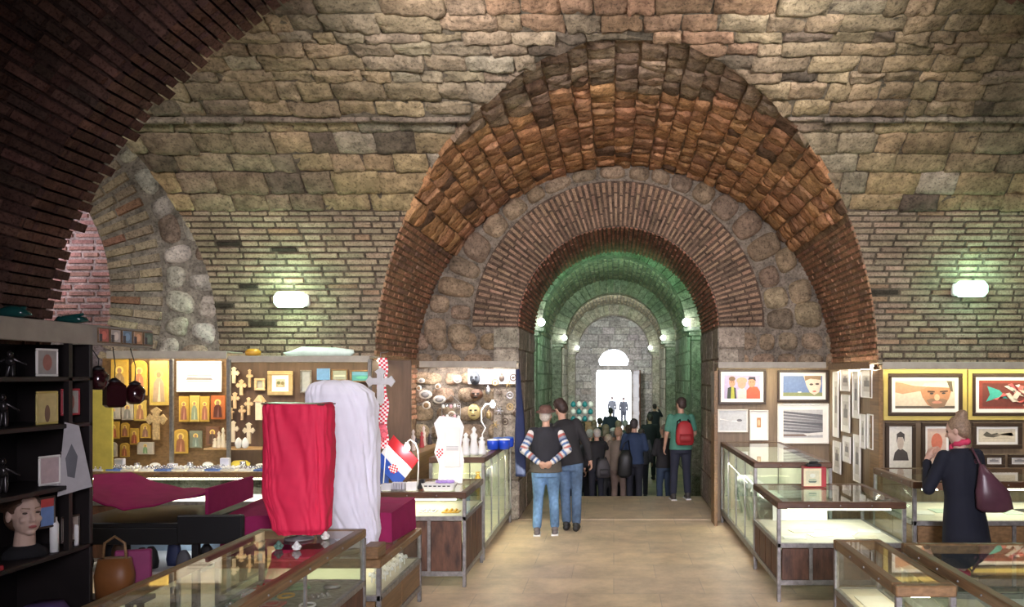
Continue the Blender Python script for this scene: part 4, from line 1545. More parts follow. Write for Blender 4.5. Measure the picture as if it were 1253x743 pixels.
G1 = (.66, .42, .08)
G2 = (.74, .54, .14)
W1 = (.62, .56, .46)
icons = [
    (137, 440, 158, 484, 9.7, False, (.3, .2, .1), G1, 'tall gold icon half hidden behind the hanging lanterns'),
    (162, 441, 181, 484, 9.7, True, (.35, .15, .08), G1, 'arched gold icon second from the left in the top row'),
    (184, 442, 207, 496, 9.7, False, (.42, .3, .2), G2, 'largest bright gold icon of a standing saint in pale robes'),
    (132, 497, 148, 513, 9.7, False, (.3, .28, .25), W1, 'pale square icon at the left of the second row'),
    (150, 492, 164, 514, 9.7, False, (.25, .24, .22), W1, 'whitish icon with a round grey figure in the second row'),
    (165, 490, 180, 515, 9.7, False, (.4, .2, .1), G2, 'gold crucifixion icon in the second row'),
    (133, 516, 147, 537, 9.7, False, (.4, .12, .06), G1, 'orange gold icon at the left of the third row'),
    (149, 517, 159, 535, 9.7, True, (.3, .12, .08), G1, 'small arched icon second in the third row'),
    (160, 524, 171, 544, 9.7, False, (.35, .1, .05), G1, 'narrow orange icon hanging lower in the third row'),
    (173, 518, 185, 536, 9.7, True, (.3, .15, .1), G1, 'small arched gold icon at the right of the third row'),
    (132, 541, 144, 559, 9.7, True, (.2, .2, .22), W1, 'silver arched icon at the left of the lowest row'),
    (148, 542, 159, 559, 9.7, True, (.4, .14, .06), G1, 'arched orange icon second in the lowest row'),
    (169, 541, 189, 556, 9.7, False, (.2, .3, .15), W1, 'wide pale icon with a green figure in the lowest row'),
    (220, 485, 232, 516, 9.8, False, (.3, .12, .08), G1, 'narrow gold icon, first of four under the harbour print'),
    (233, 484, 245, 516, 9.8, False, (.25, .3, .2), G2, 'narrow gold icon with a green robe, second under the harbour print'),
    (246, 485, 257, 516, 9.8, False, (.35, .14, .08), G1, 'narrow gold icon, third of four under the harbour print'),
    (259, 484, 276, 513, 9.8, False, (.1, .03, .02), (.55, .16, .05), 'red icon with dark figures, last of four under the harbour print'),
    (213, 525, 231, 555, 9.8, True, (.3, .12, .06), G1, 'large arched icon low under the harbour print'),
    (233, 527, 248, 548, 9.8, False, (.2, .25, .2), (.26, .28, .2), 'dark green tile icon low under the harbour print'),
    (253, 522, 269, 545, 9.8, False, (.1, .06, .04), (.24, .12, .07), 'dark brown carved icon low under the harbour print'),
]
for x0, y0, x1, y1, Y, ar, rb, bg, lb in icons:
    icon(lb, x0, y0, x1, y1, Y, ar, rb, bg)


def cross_poly(w, h, t, yc=.62, bud=True):
    zc = h * (yc - .5)
    e = t * .35 if bud else 0
    P = [(-t / 2, -h / 2), (t / 2, -h / 2), (t / 2, zc - t / 2), (w / 2 - t, zc - t / 2), (w / 2 - t * .6, zc - t / 2 - e), (w / 2, zc), (w / 2 - t * .6, zc + t / 2 + e), (w / 2 - t, zc + t / 2), (t / 2, zc + t / 2), (t / 2, h / 2 - t), (t / 2 + e, h / 2 - t * .6), (0, h / 2)]
    return P + [(-x, z) for x, z in P[::-1][1:-1]] + [(-t / 2, -h / 2)][:0]


def cross(label, cx, cy, w_px, h_px, Y, m, t=.28, th=.025, group=None):
    p = px(cx, cy, Y)
    w, h = w_px * Y / FPX, h_px * Y / FPX
    mb = MB()
    mb.prism(cross_poly(w, h, w * t), -th, 0)
    mb.prism([(x * .55, z * .7) for x, z in cross_poly(w, h, w * t * .6, bud=False)], -th - .006, -th + .001)
    o = mb.build('wooden_cross', m, loc=tuple(p))
    return tag(o, label, 'cross', group)


M_CR = mat('pale_carved_wood', (0.66, 0.48, 0.28), rough=0.5, var=0.15, scale=20)
M_CRW = mat('bleached_wood', (0.78, 0.68, 0.5), rough=0.5, var=0.1)
cross('large painted orthodox cross hanging right of the gold icons', 192, 518, 26, 40, 9.65, mat('painted_cross', (0.5, 0.36, 0.18), var=.4, scale=40), t=.3)
crs = [(287, 459, 13, 20, 1, 'bright wooden cross at the top left of the crosses'), (306, 463, 8, 22, 0, 'slim carved cross at the top middle of the crosses'), (296, 474, 13, 19, 0, 'wide wooden cross just below the top left cross'),
       (288, 490, 12, 20, 0, 'wooden cross in the middle left of the group'), (305, 497, 11, 22, 0, 'tall wooden cross in the middle of the group'), (297, 505, 9, 18, 0, 'small wooden cross low in the middle of the group'),
       (284, 506, 6, 14, 0, 'tiny cross at the left edge of the crosses board'), (286, 528, 14, 26, 1, 'wooden cross standing on the shelf beside the nativity'), (305, 530, 15, 26, 1, 'right wooden cross standing on the shelf')]
for x, y, w, h, k, lb in crs:
    cross(lb, x, y, w, h, 9.93 if y < 515 else 9.7, M_CRW if k else M_CR)
cross('large grey metal cross in front of the checked ribbon', 466, 472, 36, 44, 8.6, mat('pale_grey_metal', (.62, .62, .64), rough=.35, metal=.3), t=.22)
# box frame, little house shrine
picpx('small square wooden box frame hanging right of the crosses', 312, 463, 325, 478, 9.95, M_CR, .03, .0, [('r', 0, 0, 1, 1, (.35, .36, .34))])
p = px(318.5, 510, 9.85)
h = thing('wooden_house_shrine', 'little pale wooden house-shaped shrine beside the red-wrapped stand', 'ornament', (p.x, p.y, fz(514, 9.85)))
MB().box(-.04, .04, -.05, .03, 0, .23, bev=.003).build('body', M_CRW, h)
MB().prism([(-.06, .22), (.06, .22), (0, .30)], -.06, .04).build('roof', M_CR, h)
# shelf with the nativity group
sh = MB().box(fx(254, 9.7), fx(330, 9.7), -.15, .12, -.02, 0.0, bev=.003).build('wall_shelf', M_WOODL, loc=(0, 9.75, fz(548, 9.7)))
tag(sh, 'light wooden shelf carrying carved figures under the crosses', 'shelf')
zs = fz(548, 9.7)
for i, (x, hh, lb) in enumerate(((263, .12, 'small'), (268, .2, 'tallest'), (273, .24, 'peaked'), (279, .14, 'rounded'))):
    m = MB().lathe([(.028, 0), (.032, .02), (.02, hh * .5), (.024, hh * .6), (.012, hh * .75), (.02, hh * .86), (.004, hh)], n=10)
    tag(m.build('carved_figure', M_CRW, loc=(fx(x, 9.65), 9.65, zs)), '%s pale carved figure on the light shelf under the crosses' % lb, 'figurine')
for i, (x, lb) in enumerate(((292, 'left'), (300, 'right'))):
    m = MB().lathe([(.02, 0), (.035, .02), (.042, .06), (.03, .10), (.008, .125)], n=12)
    tag(m.build('white_shell_ornament', M_WHITE, loc=(fx(x, 9.62), 9.62, zs)), '%s of two round white ornaments on the light shelf' % lb, 'ornament')

# ------------------------------------------------------------------ cloth wrapped stands
def drape(name, label, cat, cx, cy, rings, m, seed, folds=0.02, n=120, top_round=0.03, parts=None, pw=3.2):
    """rings: (z, dx, rx, ry); a tall object wrapped in cloth, creases running diagonally"""
    r_ = random.Random(seed)
    k = 90
    z0, z1 = rings[0][0], rings[-1][0]

    def interp(z):
        for a, b in zip(rings[:-1], rings[1:]):
            if a[0] <= z <= b[0] + 1e-9:
                t = (z - a[0]) / (b[0] - a[0])
                t = t * t * (3 - 2 * t)
                return [a[i] + (b[i] - a[i]) * t for i in range(1, 4)]
        return rings[-1][1:]
    vs, fs = [], []
    for i in range(k + 1):
        z = z0 + (z1 - z0) * i / k
        dx, rx, ry = interp(z)
        e = 1.0
        if i > k - 3:
            e = 1 - 0.012 * (i - k + 3)
        for j in range(n):
            a = 2 * pi * j / n
            c, s_ = cos(a), sin(a)
            p = 2.0 / pw
            X = (abs(c) ** p) * (1 if c >= 0 else -1)
            Yq = (abs(s_) ** p) * (1 if s_ >= 0 else -1)
            t = (z - z0)
            # creases run slantwise down the cloth; (c, s_) keeps the noise seamless round the stand
            X2, Y2 = c * 2.2, s_ * 2.2
            f = folds * (0.35 * mnoise.noise(Vector((X2 * .6, Y2 * .6, seed + t * 1.2)))
                         + 0.40 * (0.5 - abs(mnoise.noise(Vector((X2 * 2.4 + t * 3.6, Y2 * 1.2, t * 1.1 + seed)))) * 2)
                         + 0.16 * (0.5 - abs(mnoise.noise(Vector((X2 * 5 - t * 6, Y2 * 3, t * 2 + seed)))) * 2))
            vs.append((dx + X * rx * e + c * f, Yq * ry * e + s_ * f, z + 0.012 * mnoise.noise(Vector((a * 2, 0, seed))) * (1 if i in (0, k) else 0)))
    for i in range(k):
        for j in range(n):
            fs.append((i * n + j, i * n + (j + 1) % n, (i + 1) * n + (j + 1) % n, (i + 1) * n + j))
    c0 = len(vs)
    vs.append((rings[-1][1], 0, z1 - 0.004))
    for j in range(n):
        fs.append((k * n + j, k * n + (j + 1) % n, c0))
    t = thing(name, label, cat, (cx, cy, 0))
    MB().add(vs, fs, smooth=True).build('cloth_cover', m, t)
    if parts:
        parts(t)
    return t


M_REDC = mat('crimson_cloth', (0.74, 0.020, 0.075), rough=0.75, var=0.08, scale=5, bump=0.12, bscale=300, sheen=0.0)
M_WHC = mat('white_sheet', (0.80, 0.80, 0.88), rough=0.8, var=0.03, bump=0.1, bscale=250, sheen=0.2)
M_PUR = mat('plum_cloth', (0.26, 0.018, 0.085), rough=0.85, var=0.1, bump=0.1, bscale=250, spec=0.15)


def red_parts(t):
    MB().lathe([(.10, 1.0), (.10, 1.012), (.02, 1.02), (.02, 1.06)], n=20).build('stand_base', M_METAL, t)
    MB().prism([(-.215, 1.962), (.215, 1.954), (.215, 1.945), (-.215, 1.952)], -.125, .125).build('rack_top', M_WOOD, t)


drape('covered_display_rack', 'tall rack wrapped in crimson cloth standing on the foreground counter', 'covered rack', fx(366, 5.75), 5.75,
      [(1.045, 0.02, .15, .10), (1.09, 0.02, .185, .13), (1.35, -.01, .222, .15), (1.6, .0, .228, .15), (1.955, .0, .228, .145)], M_REDC, 4, folds=0.045, parts=red_parts, pw=3.6)


def white_parts(t):
    MB().lathe([(.14, .705), (.14, .72), (.03, .73), (.03, .80)], n=20).build('stand_base', M_METAL, t)


drape('covered_display_rack', 'taller rack wrapped in a white sheet behind the crimson one', 'covered rack', fx(421, 6.85), 6.83,
      [(.73, .14, .13, .10), (.85, .10, .19, .13), (1.1, .05, .235, .17), (1.6, .02, .275, .19), (1.88, .0, .285, .19), (2.0, -.02, .265, .18), (2.07, -.05, .215, .15), (2.10, -.06, .16, .11), (2.112, -.06, .10, .07)], M_WHC, 12, folds=0.05, parts=white_parts, pw=2.8)
# plum cloth covered boxes


def plumbox(label, corners, z0, z1a, z1b, m=M_PUR):
    """corners: four floor-plan points; z1a front height, z1b back height"""
    n = 10
    vs, fs = [], []
    c = [Vector((a, b, 0)) for a, b in corners]

    def P(u, v, z):
        q = (c[0] * (1 - u) + c[1] * u) * (1 - v) + (c[3] * (1 - u) + c[2] * u) * v
        return (q.x, q.y, z)
    for j in range(n + 1):
        for i in range(n + 1):
            u, v = i / n, j / n
            vs.append(P(u, v, z1a + (z1b - z1a) * v + .008 * mnoise.noise(Vector((u * 4, v * 4, z0)))))
    for j in range(n):
        for i in range(n):
            a = j * (n + 1) + i
            fs.append((a, a + 1, a + n + 2, a + n + 1))
    ring = [i for i in range(n + 1)] + [(j + 1) * (n + 1) - 1 for j in range(1, n + 1)] + [n * (n + 1) + i for i in range(n - 1, -1, -1)] + [j * (n + 1) for j in range(n - 1, 0, -1)]
    k = len(ring)
    for q in range(1, 6):
        for r_ in ring:
            x, y, z = vs[r_]
            cc = (c[0] + c[1] + c[2] + c[3]) / 4
            f = .012 * mnoise.noise(Vector((x * 12, y * 12, 2))) * q / 5
            vs.append((x + (x - cc.x) * .03 * q / 5 + f, y + (y - cc.y) * .03 * q / 5 + f, z + (z0 - z) * q / 5))
    b0 = (n + 1) ** 2
    for q in range(5):
        for i in range(k):
            j = (i + 1) % k
            if q == 0:
                fs.append((ring[i], ring[j], b0 + j, b0 + i))
            else:
                o = b0 + (q - 1) * k
                fs.append((o + i, o + j, o + k + j, o + k + i))
    fs.append(tuple(b0 + 4 * k + i for i in range(k)))
    return tag(MB().add(vs, fs, smooth=False).build('cloth_covered_box', m), label, 'covered box')


plumbox('plum cloth covered box at the aisle end of the low wooden counter', [(-2.28, 7.10), (-1.93, 7.10), (-1.88, 7.74), (-2.3, 7.74)], .705, .96, 1.0)
plumbox('plum cloth covered box left of the crimson-wrapped rack', [(-3.10, 6.45), (-2.62, 6.6), (-2.62, 7.35), (-3.10, 7.35)], .72, 1.03, 1.08)
w = MB().box(0, .13, -.22, .0, 0, .10, bev=.008).build('wooden_block', M_WOODM, loc=(-1.985, 6.66, .701))
tag(w, 'reddish wooden block on the low counter at the foot of the white-wrapped rack', 'block')

# black stall table with sagging plum cloth
t = thing('market_stall_table', 'black market stall table under the sagging plum cloth', 'table', (-3.72, 6.75, 0))
MB().box(-.56, .50, -.42, .45, .97, 1.01, bev=.006).build('table_top', M_BLACK, t)
MB().box(-.56, .50, -.42, -.39, .84, .97, bev=.004).build('apron', M_BLACK, t)
for sx in (-.53, .47):
    for sy in (-.39, .42):
        MB().box(sx - .025, sx + .025, sy - .025, sy + .025, 0, .97, bev=.004).build('leg', M_BLACK, t)
MB().box(-.54, .48, -.38, .42, .60, .62).build('lower_shelf', M_WHITE, t)
MB().box(-.54, .48, .40, .42, .62, .9).build('back_board', mat('blue_grey_board', (.35, .45, .55), var=.2), t)
n = 20
vs, fs = [], []
back = [(114, 581), (137, 579), (160, 578), (193, 590), (225, 597), (252, 598)]
front = [(114, 611), (134, 619), (152, 623), (188, 618), (220, 610), (253, 601)]


def pick(L, u):
    q = u * (len(L) - 1)
    i = min(int(q), len(L) - 2)
    f = q - i
    f = f * f * (3 - 2 * f) * .5 + f * .5
    return L[i][0] + (L[i + 1][0] - L[i][0]) * f, L[i][1] + (L[i + 1][1] - L[i][1]) * f


for j in range(n + 1):
    for i in range(2 * n + 1):
        u, v = i / (2 * n), j / n
        a, b = pick(front, u), pick(back, u)
        q0, q1 = px(a[0], a[1], 6.3), px(b[0], b[1], 7.2)
        q = q0.lerp(q1, v)
        q.z += -.05 * sin(pi * v) * (.4 + u * .6) * 0.7 + .012 * mnoise.noise(Vector((u * 6, v * 3, 4)))
        vs.append(tuple(q))
for j in range(n):
    for i in range(2 * n):
        a = j * (2 * n + 1) + i
        fs.append((a, a + 1, a + 2 * n + 2, a + 2 * n + 1))
o = MB().add(vs, fs, smooth=True).build('draped_cloth', M_PUR)
sm = o.modifiers.new('s', 'SOLIDIFY')
sm.thickness = .012
tag(o, 'plum cloth sagging over the black stall table at left', 'cloth')
# upright plum board at its right
a, b, c, d = px(255, 598, 6.3), px(310, 583, 7.1), px(310, 609, 7.1), px(255, 630, 6.3)
o = MB().add([tuple(a), tuple(b), tuple(c), tuple(d)] + [(v.x - .03, v.y + .01, v.z) for v in (a, b, c, d)], [(0, 1, 2, 3), (7, 6, 5, 4), (0, 4, 5, 1), (1, 5, 6, 2), (2, 6, 7, 3), (3, 7, 4, 0)]).build('cloth_covered_board', M_PUR)
tag(o, 'upright plum cloth covered board at the right end of the stall table', 'board')
o = MB().box(-.25, .25, -.03, .03, -.12, .1, bev=.01).build('folded_rail', M_BLACK, loc=(-3.1, 6.29, .98))
tag(o, 'black rail under the upright plum board', 'rail')
# goods on the stall's lower shelf
rg = random.Random(3)
gl = ['dark bag', 'black pouch', 'brown purse', 'dark hat', 'black case', 'navy pouch', 'grey felt hat', 'black beanie']
for i in range(8):
    x = -4.2 + .13 * i
    y = 6.5 + .1 * (i % 2)
    m = MB().loft([(0, 0, 0, .05, .04), (0, 0, .05, .058, .045), (0, 0, .10 + .03 * (i % 3), .045, .035), (0, 0, .14 + .03 * (i % 3), .02, .02)], 12, p=2.6)
    nm = ['bag', 'pouch', 'purse', 'hat', 'case', 'pouch', 'felt_hat', 'beanie'][i]
    c = [(.02, .02, .02), (.01, .01, .012), (.08, .04, .02), (.03, .03, .035), (.015, .015, .015), (.02, .03, .08), (.1, .1, .11), (.01, .01, .01)][i]
    tag(m.build('soft_' + nm, mat('soft_%d' % i, c, rough=.7), loc=(x, y, .621)), '%s on the lower shelf of the black stall, %s from the left' % (gl[i], ['first', 'second', 'third', 'fourth', 'fifth', 'sixth', 'seventh', 'last'][i]), nm)
point('stall_light', (-3.7, 7.0, .80), 1.2, (.9, .95, 1), .03)

# ------------------------------------------------------------------ dark shelf unit at the left edge
SX0, SX1, SY0, SY1 = -3.46, -3.02, 2.9, 4.74
t = thing('shelf_unit', 'tall dark shelf unit with a beige header filling the left edge', 'shelf unit', (-3.24, 3.8, 0))
L = lambda x0, x1, y0, y1, z0, z1, **k: MB().box(x0 + 3.24, x1 + 3.24, y0 - 3.8, y1 - 3.8, z0, z1, **k)
M_DARK = mat('near_black_wood', (0.010, 0.007, 0.007), rough=0.5, var=.3)
L(SX0, SX0 + .02, SY0, SY1, 0, 2.33).build('back_panel', M_DARK, t)
L(SX0, SX1, SY1 - .03, SY1, 0, 2.33, bev=.003).build('side_panel', M_DARK, t)
for z in (1.16, 1.52, 1.86, 2.12, .5):
    L(SX0, SX1, SY0, SY1, z, z + .025, bev=.003).build('shelf_board', M_DARK, t)
L(SX1 - .03, SX1, 4.53, 4.56, 1.18, 2.33).build('upright', M_DARK, t)
L(SX1 - .02, SX1 + .015, SY0, 5.33, 2.33, 2.445, bev=.004).build('header_board', M_BOARD, t)
L(SX0, SX1 - .02, SY0, 5.33, 2.43, 2.445).build('top_board', M_BOARD, t)
# strip of little prints on the header's end
for i in range(5):
    y = 4.78 + .115 * i
    c = [(.5, .15, .12), (.55, .5, .45), (.2, .3, .4), (.6, .35, .2), (.15, .2, .15)][i]
    q = picture('tiny print fixed to the beige header, %s from the left' % ['first', 'second', 'third', 'fourth', 'last'][i], (SX1 + .03, y, 2.387), .10, .085, M_WOODM, .006, .0, [('r', 0, 0, 1, 1, c), ('e', .5, .5, .3, .35, tuple(min(1, k * 1.6) for k in c)), ('r', 0, 0, .3, .6, (.1, .08, .08))], rot=pi / 2, th=.008, name='small_print')
# goods, placed on the boards (y along the shelf, z board height)
sh_items = []


def card(label, y, z, w, h, spec, fr=M_FRAMED, fw=.012, x=SX1 - .05, tilt=0):
    return picture(label, (x, y, z + h / 2 + .027), w, h, fr, fw, .0, spec, rot=pi / 2 - .25, th=.012, name='small_framed_print')


SPF = [('r', 0, 0, 1, 1, (.5, .45, .35)), ('p', [(.2, 0), (.3, .6), (.5, .9), (.7, .5), (.8, 0)], (.25, .2, .15))]
SPS = [('r', 0, 0, 1, 1, (.34, .32, .30)), ('e', .5, .5, .25, .35, (.35, .15, .12))]
card('little print of a tower in the dark shelf, left one on the middle board', 3.98, 1.86, .12, .17, SPF, x=-3.2)
card('white print high on the dark shelf beside the black figures', 4.42, 2.12, .13, .15, SPS, M_FRAMEW)
card('yellowish print with an arch on the upper board of the dark shelf', 4.42, 1.86, .13, .18, [('r', 0, 0, 1, 1, (.55, .45, .2)), ('e', .5, .3, .15, .3, (.2, .12, .08))], M_FRAMEY)
card('red-edged print next to the dark shelf upright, upper right', 4.61, 1.90, .12, .15, SPS, mat('red_frame', (.35, .03, .04)))
card('framed portrait print at the right of the mannequin head shelf', 4.61, 1.53, .13, .17, SPS)
card('lowest framed print right of the mannequin head', 4.61, 1.185, .12, .15, [('r', 0, 0, 1, 1, (.3, .25, .22)), ('e', .5, .5, .2, .35, (.15, .08, .08))])
card('pale pink card on the middle board of the dark shelf', 4.44, 1.53, .13, .16, [('r', 0, 0, 1, 1, (.55, .42, .42))], M_FRAMEW)
card('blue and red booklet standing right of the mannequin head', 4.42, 1.30, .10, .17, [('r', 0, 0, 1, .7, (.15, .25, .5)), ('r', 0, .7, 1, 1, (.5, .06, .06))])
m = MB().lathe([(.022, 0), (.022, .15), (.014, .17), (.014, .19)], n=12)
tag(m.build('white_tube', M_WHITE, loc=(-3.06, 4.47, 1.187)), 'white cylindrical tube standing right of the mannequin head', 'tube')
m = MB().lathe([(.012, 0), (.012, .10), (.008, .12)], n=10)
tag(m.build('white_tube', M_WHITE, loc=(-3.05, 4.64, 1.187)), 'short slim white stick right of the white tube', 'tube')
for i, (y, z, h) in enumerate([(3.95, 2.145, .14), (4.12, 2.145, .15), (4.25, 2.145, .13), (4.05, 1.547, .2), (4.2, 1.547, .18), (3.85, 1.547, .2), (4.2, 1.887, .17), (4.1, 1.887, .2)]):
    m = MB()
    for k in range(2):
        m.cap((0.015 - .03 * k, 0, 0.01), (0.005 - .01 * k, .01, h * .5), .012, .015, 8)
    m.ell((0, 0, h * .62), (.028, .022, h * .2))
    m.ell((0, 0, h * .9), (.016, .016, .02))
    m.cap((0.02, 0, h * .7), (.06, .03 * (-1) ** i, h * (.95 if i % 2 else .5)), .009, .007, 8)
    m.cap((-0.02, 0, h * .7), (-.05, -.03, h * .55), .009, .007, 8)
    tag(m.build('dark_figurine', mat('dark_bronze', (.045, .04, .04), rough=.25, metal=.6), loc=(-3.14, y, z)), 'dark bronze figurine on the dark shelf, %s' % ['top board nearest the left edge', 'top board second from left', 'top board third from left', 'board above the mannequin, middle', 'board above the mannequin, right', 'board above the mannequin, far left', 'second board, right', 'second board, left'][i], 'figurine')
for i, (y, x, z, r_) in enumerate([(3.86, -3.12, 1.187, .06), (3.86, -3.12, 1.215, .055), (3.98, -3.08, 1.187, .06)]):
    m = MB().box(-.07, .07, -.06, .06, 0, .026, bev=.004)
    tag(m.build('small_red_book', mat('red_cover', (.45, .02, .04), rough=.5), loc=(x, y, z + .0), rot=(0, 0, .1 * i)), 'small red book on the dark shelf, %s' % ['under another at the left edge', 'on top of the left stack', 'right of the stack'][i], 'book')
# goods below the counter board
m = MB().loft([(0, 0, 0, .14, .12), (0, 0, .12, .17, .14), (0, 0, .28, .15, .13), (0, 0, .36, .08, .08)], 20, p=2.3)
for v in range(len(m.v)):
    x, y, z = m.v[v]
    m.v[v] = (x + .03 * mnoise.noise(Vector((x * 9, y * 9, z * 9))), y + .03 * mnoise.noise(Vector((x * 9 + 4, y * 9, z * 9))), z)
tag(m.build('cloth_bundle', mat('violet_cloth', (.08, .05, .16), rough=.9), loc=(-3.1, 4.45, .55)), 'dark violet cloth bundle on the lowest dark board', 'bundle')
m = MB().loft([(0, 0, 0, .10, .07), (0, 0, .14, .11, .08), (0, 0, .24, .09, .06)], 20, p=2.6)
b = thing('leather_bag', 'orange brown leather bag hanging at the corner of the dark shelf', 'bag', (-2.98, 4.88, .82))
m.build('bag_body', mat('tan_leather', (.20, .075, .02), rough=.5), b)
MB().tube([(-.07, 0, .23), (-.06, 0, .33), (0, 0, .37), (.06, 0, .33), (.07, 0, .23)], .008, 8).build('handle', M_WOODM, b)
m = MB().box(-.1, .1, -.02, .02, 0, .26, bev=.008)
tag(m.build('pink_notebook', mat('magenta_cover', (.22, .025, .10), rough=.6), loc=(-2.95, 5.02, .822), rot=(0, 0, .3)), 'magenta notebook standing behind the orange brown bag', 'notebook')
tb = MB().box(-.5, .3, -.15, .0, -.03, 0, bev=.004)
for xx in (-.48, .25):
    for yy in (-.12, .25):
        tb.box(xx, xx + .03, yy, yy + .03, -.82, -.03)
tag(tb.build('side_table', M_DARK, loc=(-3.1, 5.0, .82)), 'low dark table behind the orange bag at the shelf end', 'table')

# hanging photograph sheet with ribbon
o = MB().prism([(-.07, -.27), (.10, -.22), (.035, .12), (-.035, .14)], -.003, 0).build('paper_sheet', mat('grey_paper', (.42, .40, .40), rough=.8))
t = thing('hanging_print', 'pale pointed paper print hanging on the dark shelf corner', 'print', (fx(88, 4.55) + .02, 4.52, fz(547, 4.55)))
o.parent = t
MB().prism([(-.02, -.16), (.015, -.17), (.03, -.05), (.0, .02), (-.03, -.06)], -.006, -.003).build('sketched_figure', mat('ink_grey', (.12, .12, .13)), t)
t.rotation_euler = (0, 0, .25)
o = MB().box(-.06, .06, -.004, 0, -.04, .04).build('price_card', M_PAPER, loc=(fx(68, 4.5) - .02, 4.50, fz(586, 4.5)), rot=(0, 0, .3))
tag(o, 'small white price card below the hanging pointed print', 'card')
# lanterns under the header
M_LANT = mat('dark_red_glass', (.03, .006, .008), rough=.15, spec=.8)
for i, (x, y, Y, s_, lb) in enumerate(((140, 482, 5.1, 1.0, 'nearest'), (165, 482, 5.35, .85, 'right'), (120, 464, 4.9, .8, 'left'))):
    p = px(x, y, Y)
    t = thing('hanging_lantern', 'dark red glass lantern hanging under the beige header, %s of three' % lb, 'lantern', tuple(p))
    m = MB()
    if i == 0:
        m.loft([(0, 0, -.085, .055, .055), (0, 0, -.07, .075, .075), (0, 0, .05, .075, .075), (0, 0, .075, .04, .04)], 4, p=2, smooth=False)
    else:
        m.loft([(0, 0, -.08 * s_, .03, .03), (0, 0, -.05 * s_, .065 * s_, .065 * s_), (0, 0, .02, .075 * s_, .075 * s_), (0, 0, .07 * s_, .04 * s_, .04 * s_)], 14)
    m.build('glass_body', M_LANT, t)
    MB().lathe([(.03, .065 * s_), (.035, .08 * s_), (.01, .1 * s_)], n=12).build('cap', M_BLACK, t)
    top = 2.33 - p.z
    MB().tube([(0, 0, .09 * s_), (.005, 0, top * .6), (-.01 - .02 * i, 0, top)], .003, 6).build('cord', M_BLACK, t)
# ornaments standing on the header
for i, (x, y, w_) in enumerate(((33, 382, .10), (93, 397, .10))):
    Y = 4.15 + .45 * i
    m = MB().loft([(0, 0, 0, .03, .03), (0, 0, .012, w_ * .95, .045), (0, 0, .035, w_ * .75, .05), (0, 0, .06 if i == 0 else .04, .03, .02)], 16, p=2.2)
    m.cap((-.05, 0, .03), (.06, 0, .05), .012, .008)
    tag(m.build('glass_boat_ornament', mat('dark_green_glass', (.01, .06, .055), rough=.15), loc=(-3.05, Y, 2.446)), ['larger dark green ornament on the header at the far left', 'flat dark green ornament on the header above the small prints'][i], 'ornament')

# ------------------------------------------------------------------ things on the left stall
o = MB().loft([(0, 0, 0, .38, .07), (0.0, 0, .035, .42, .09), (.05, 0, .07, .36, .08), (.0, 0, .10, .22, .04)], 28, p=2.3)
for v in range(len(o.v)):
    x, y, z = o.v[v]
    o.v[v] = (x, y + .01 * mnoise.noise(Vector((x * 9, z * 30, 1))), z + (.022 * mnoise.noise(Vector((x * 11, y * 20, 1))) if z > .01 else 0))
tag(o.build('plastic_bundle', mat('milky_plastic', (.72, .85, .78), rough=.35), loc=(fx(388, 9.6), 9.66, fz(436.5, 9.6) + .01)), 'long milky plastic bundle lying on the header above the crosses', 'bundle')
o = MB().lathe([(.05, 0), (.085, .01), (.09, .05), (.06, .08), (.05, .085)], n=16)
tag(o.build('amber_bowl', mat('amber', (.5, .25, .03), rough=.2), loc=(fx(307, 9.6), 9.66, fz(436.5, 9.6) + .01)), 'amber bowl on the header left of the plastic bundle', 'bowl')

# silver goods in rows on the back counter
rg = random.Random(8)
M_SIL = mat('silver', (.75, .75, .78), rough=.25, metal=.85)
M_BLUB = mat('blue_card', (.08, .16, .45), rough=.5)
tray0 = None
names = ['first', 'second', 'third', 'fourth', 'fifth', 'sixth', 'seventh', 'eighth', 'ninth', 'tenth', 'eleventh', 'twelfth', 'thirteenth', 'last']
for i in range(13):
    x = -5.70 + .182 * i
    t = thing('jewellery_tray', '%s jewellery tray with %s on the back counter, counted from the left' % (names[i], ['silver pendants', 'blue and silver rings', 'white beads'][i % 3]), 'tray', (x, 9.05 + .02 * (i % 2), 1.101), (0.0, 0, rg.uniform(-.1, .1)), 'jewellery trays on the back counter')
    MB().box(-.08, .08, -.08, .10, 0, .02, bev=.004).build('tray_base', [M_PAPER, M_DECK, M_BLUB][(i * 5) % 3], t)
    m = MB()
    for k in range(9):
        a, b = -.055 + .055 * (k % 3), -.055 + .06 * (k // 3)
        if i % 3 == 0:
            m.ell((a, b, .035), (.016, .012, .018), 8, 6)
        elif i % 3 == 1:
            m.tube([(a + .016 * cos(q * pi / 4), b, .038 + .016 * sin(q * pi / 4)) for q in range(8)], .005, 6, closed=True)
        else:
            m.ell((a, b, .034), .018, 8, 6)
    m.build('jewellery', [M_SIL, M_SIL, M_WHITE][i % 3], t)
for i in range(11):
    x = -5.62 + .2 * i
    h_ = rg.uniform(.05, .12)
    k = i % 3
    if k == 0:
        m = MB().box(-.05, .05, -.03, .03, 0, h_, bev=.006)
    elif k == 1:
        m = MB().lathe([(.03, 0), (.045, .02), (.03, h_ * .7), (.035, h_)], n=12)
    else:
        m = MB().ell((0, 0, h_ * .45), (.06, .045, h_ * .45))
    tag(m.build(['small_box', 'small_cup', 'sea_shell'][k], [mat('lilac_box', (.55, .55, .68)), M_SIL, M_WHITE][k], loc=(x, 9.30, 1.101)), '%s %s behind the jewellery trays, counted from the left' % (names[i], ['lilac box', 'silver cup', 'white shell'][k]), ['box', 'cup', 'shell'][k], 'goods behind the jewellery trays')
o = MB().loft([(0, 0, 0, .1, .05), (0, 0, .04, .11, .06), (0, 0, .07, .07, .04)], 16, p=3)
tag(o.build('yellow_packet', mat('yellow_packet', (.75, .6, .08)), loc=(fx(294, 9.42), 9.42, 1.101)), 'yellow packet on the back counter below the carved figures', 'packet')

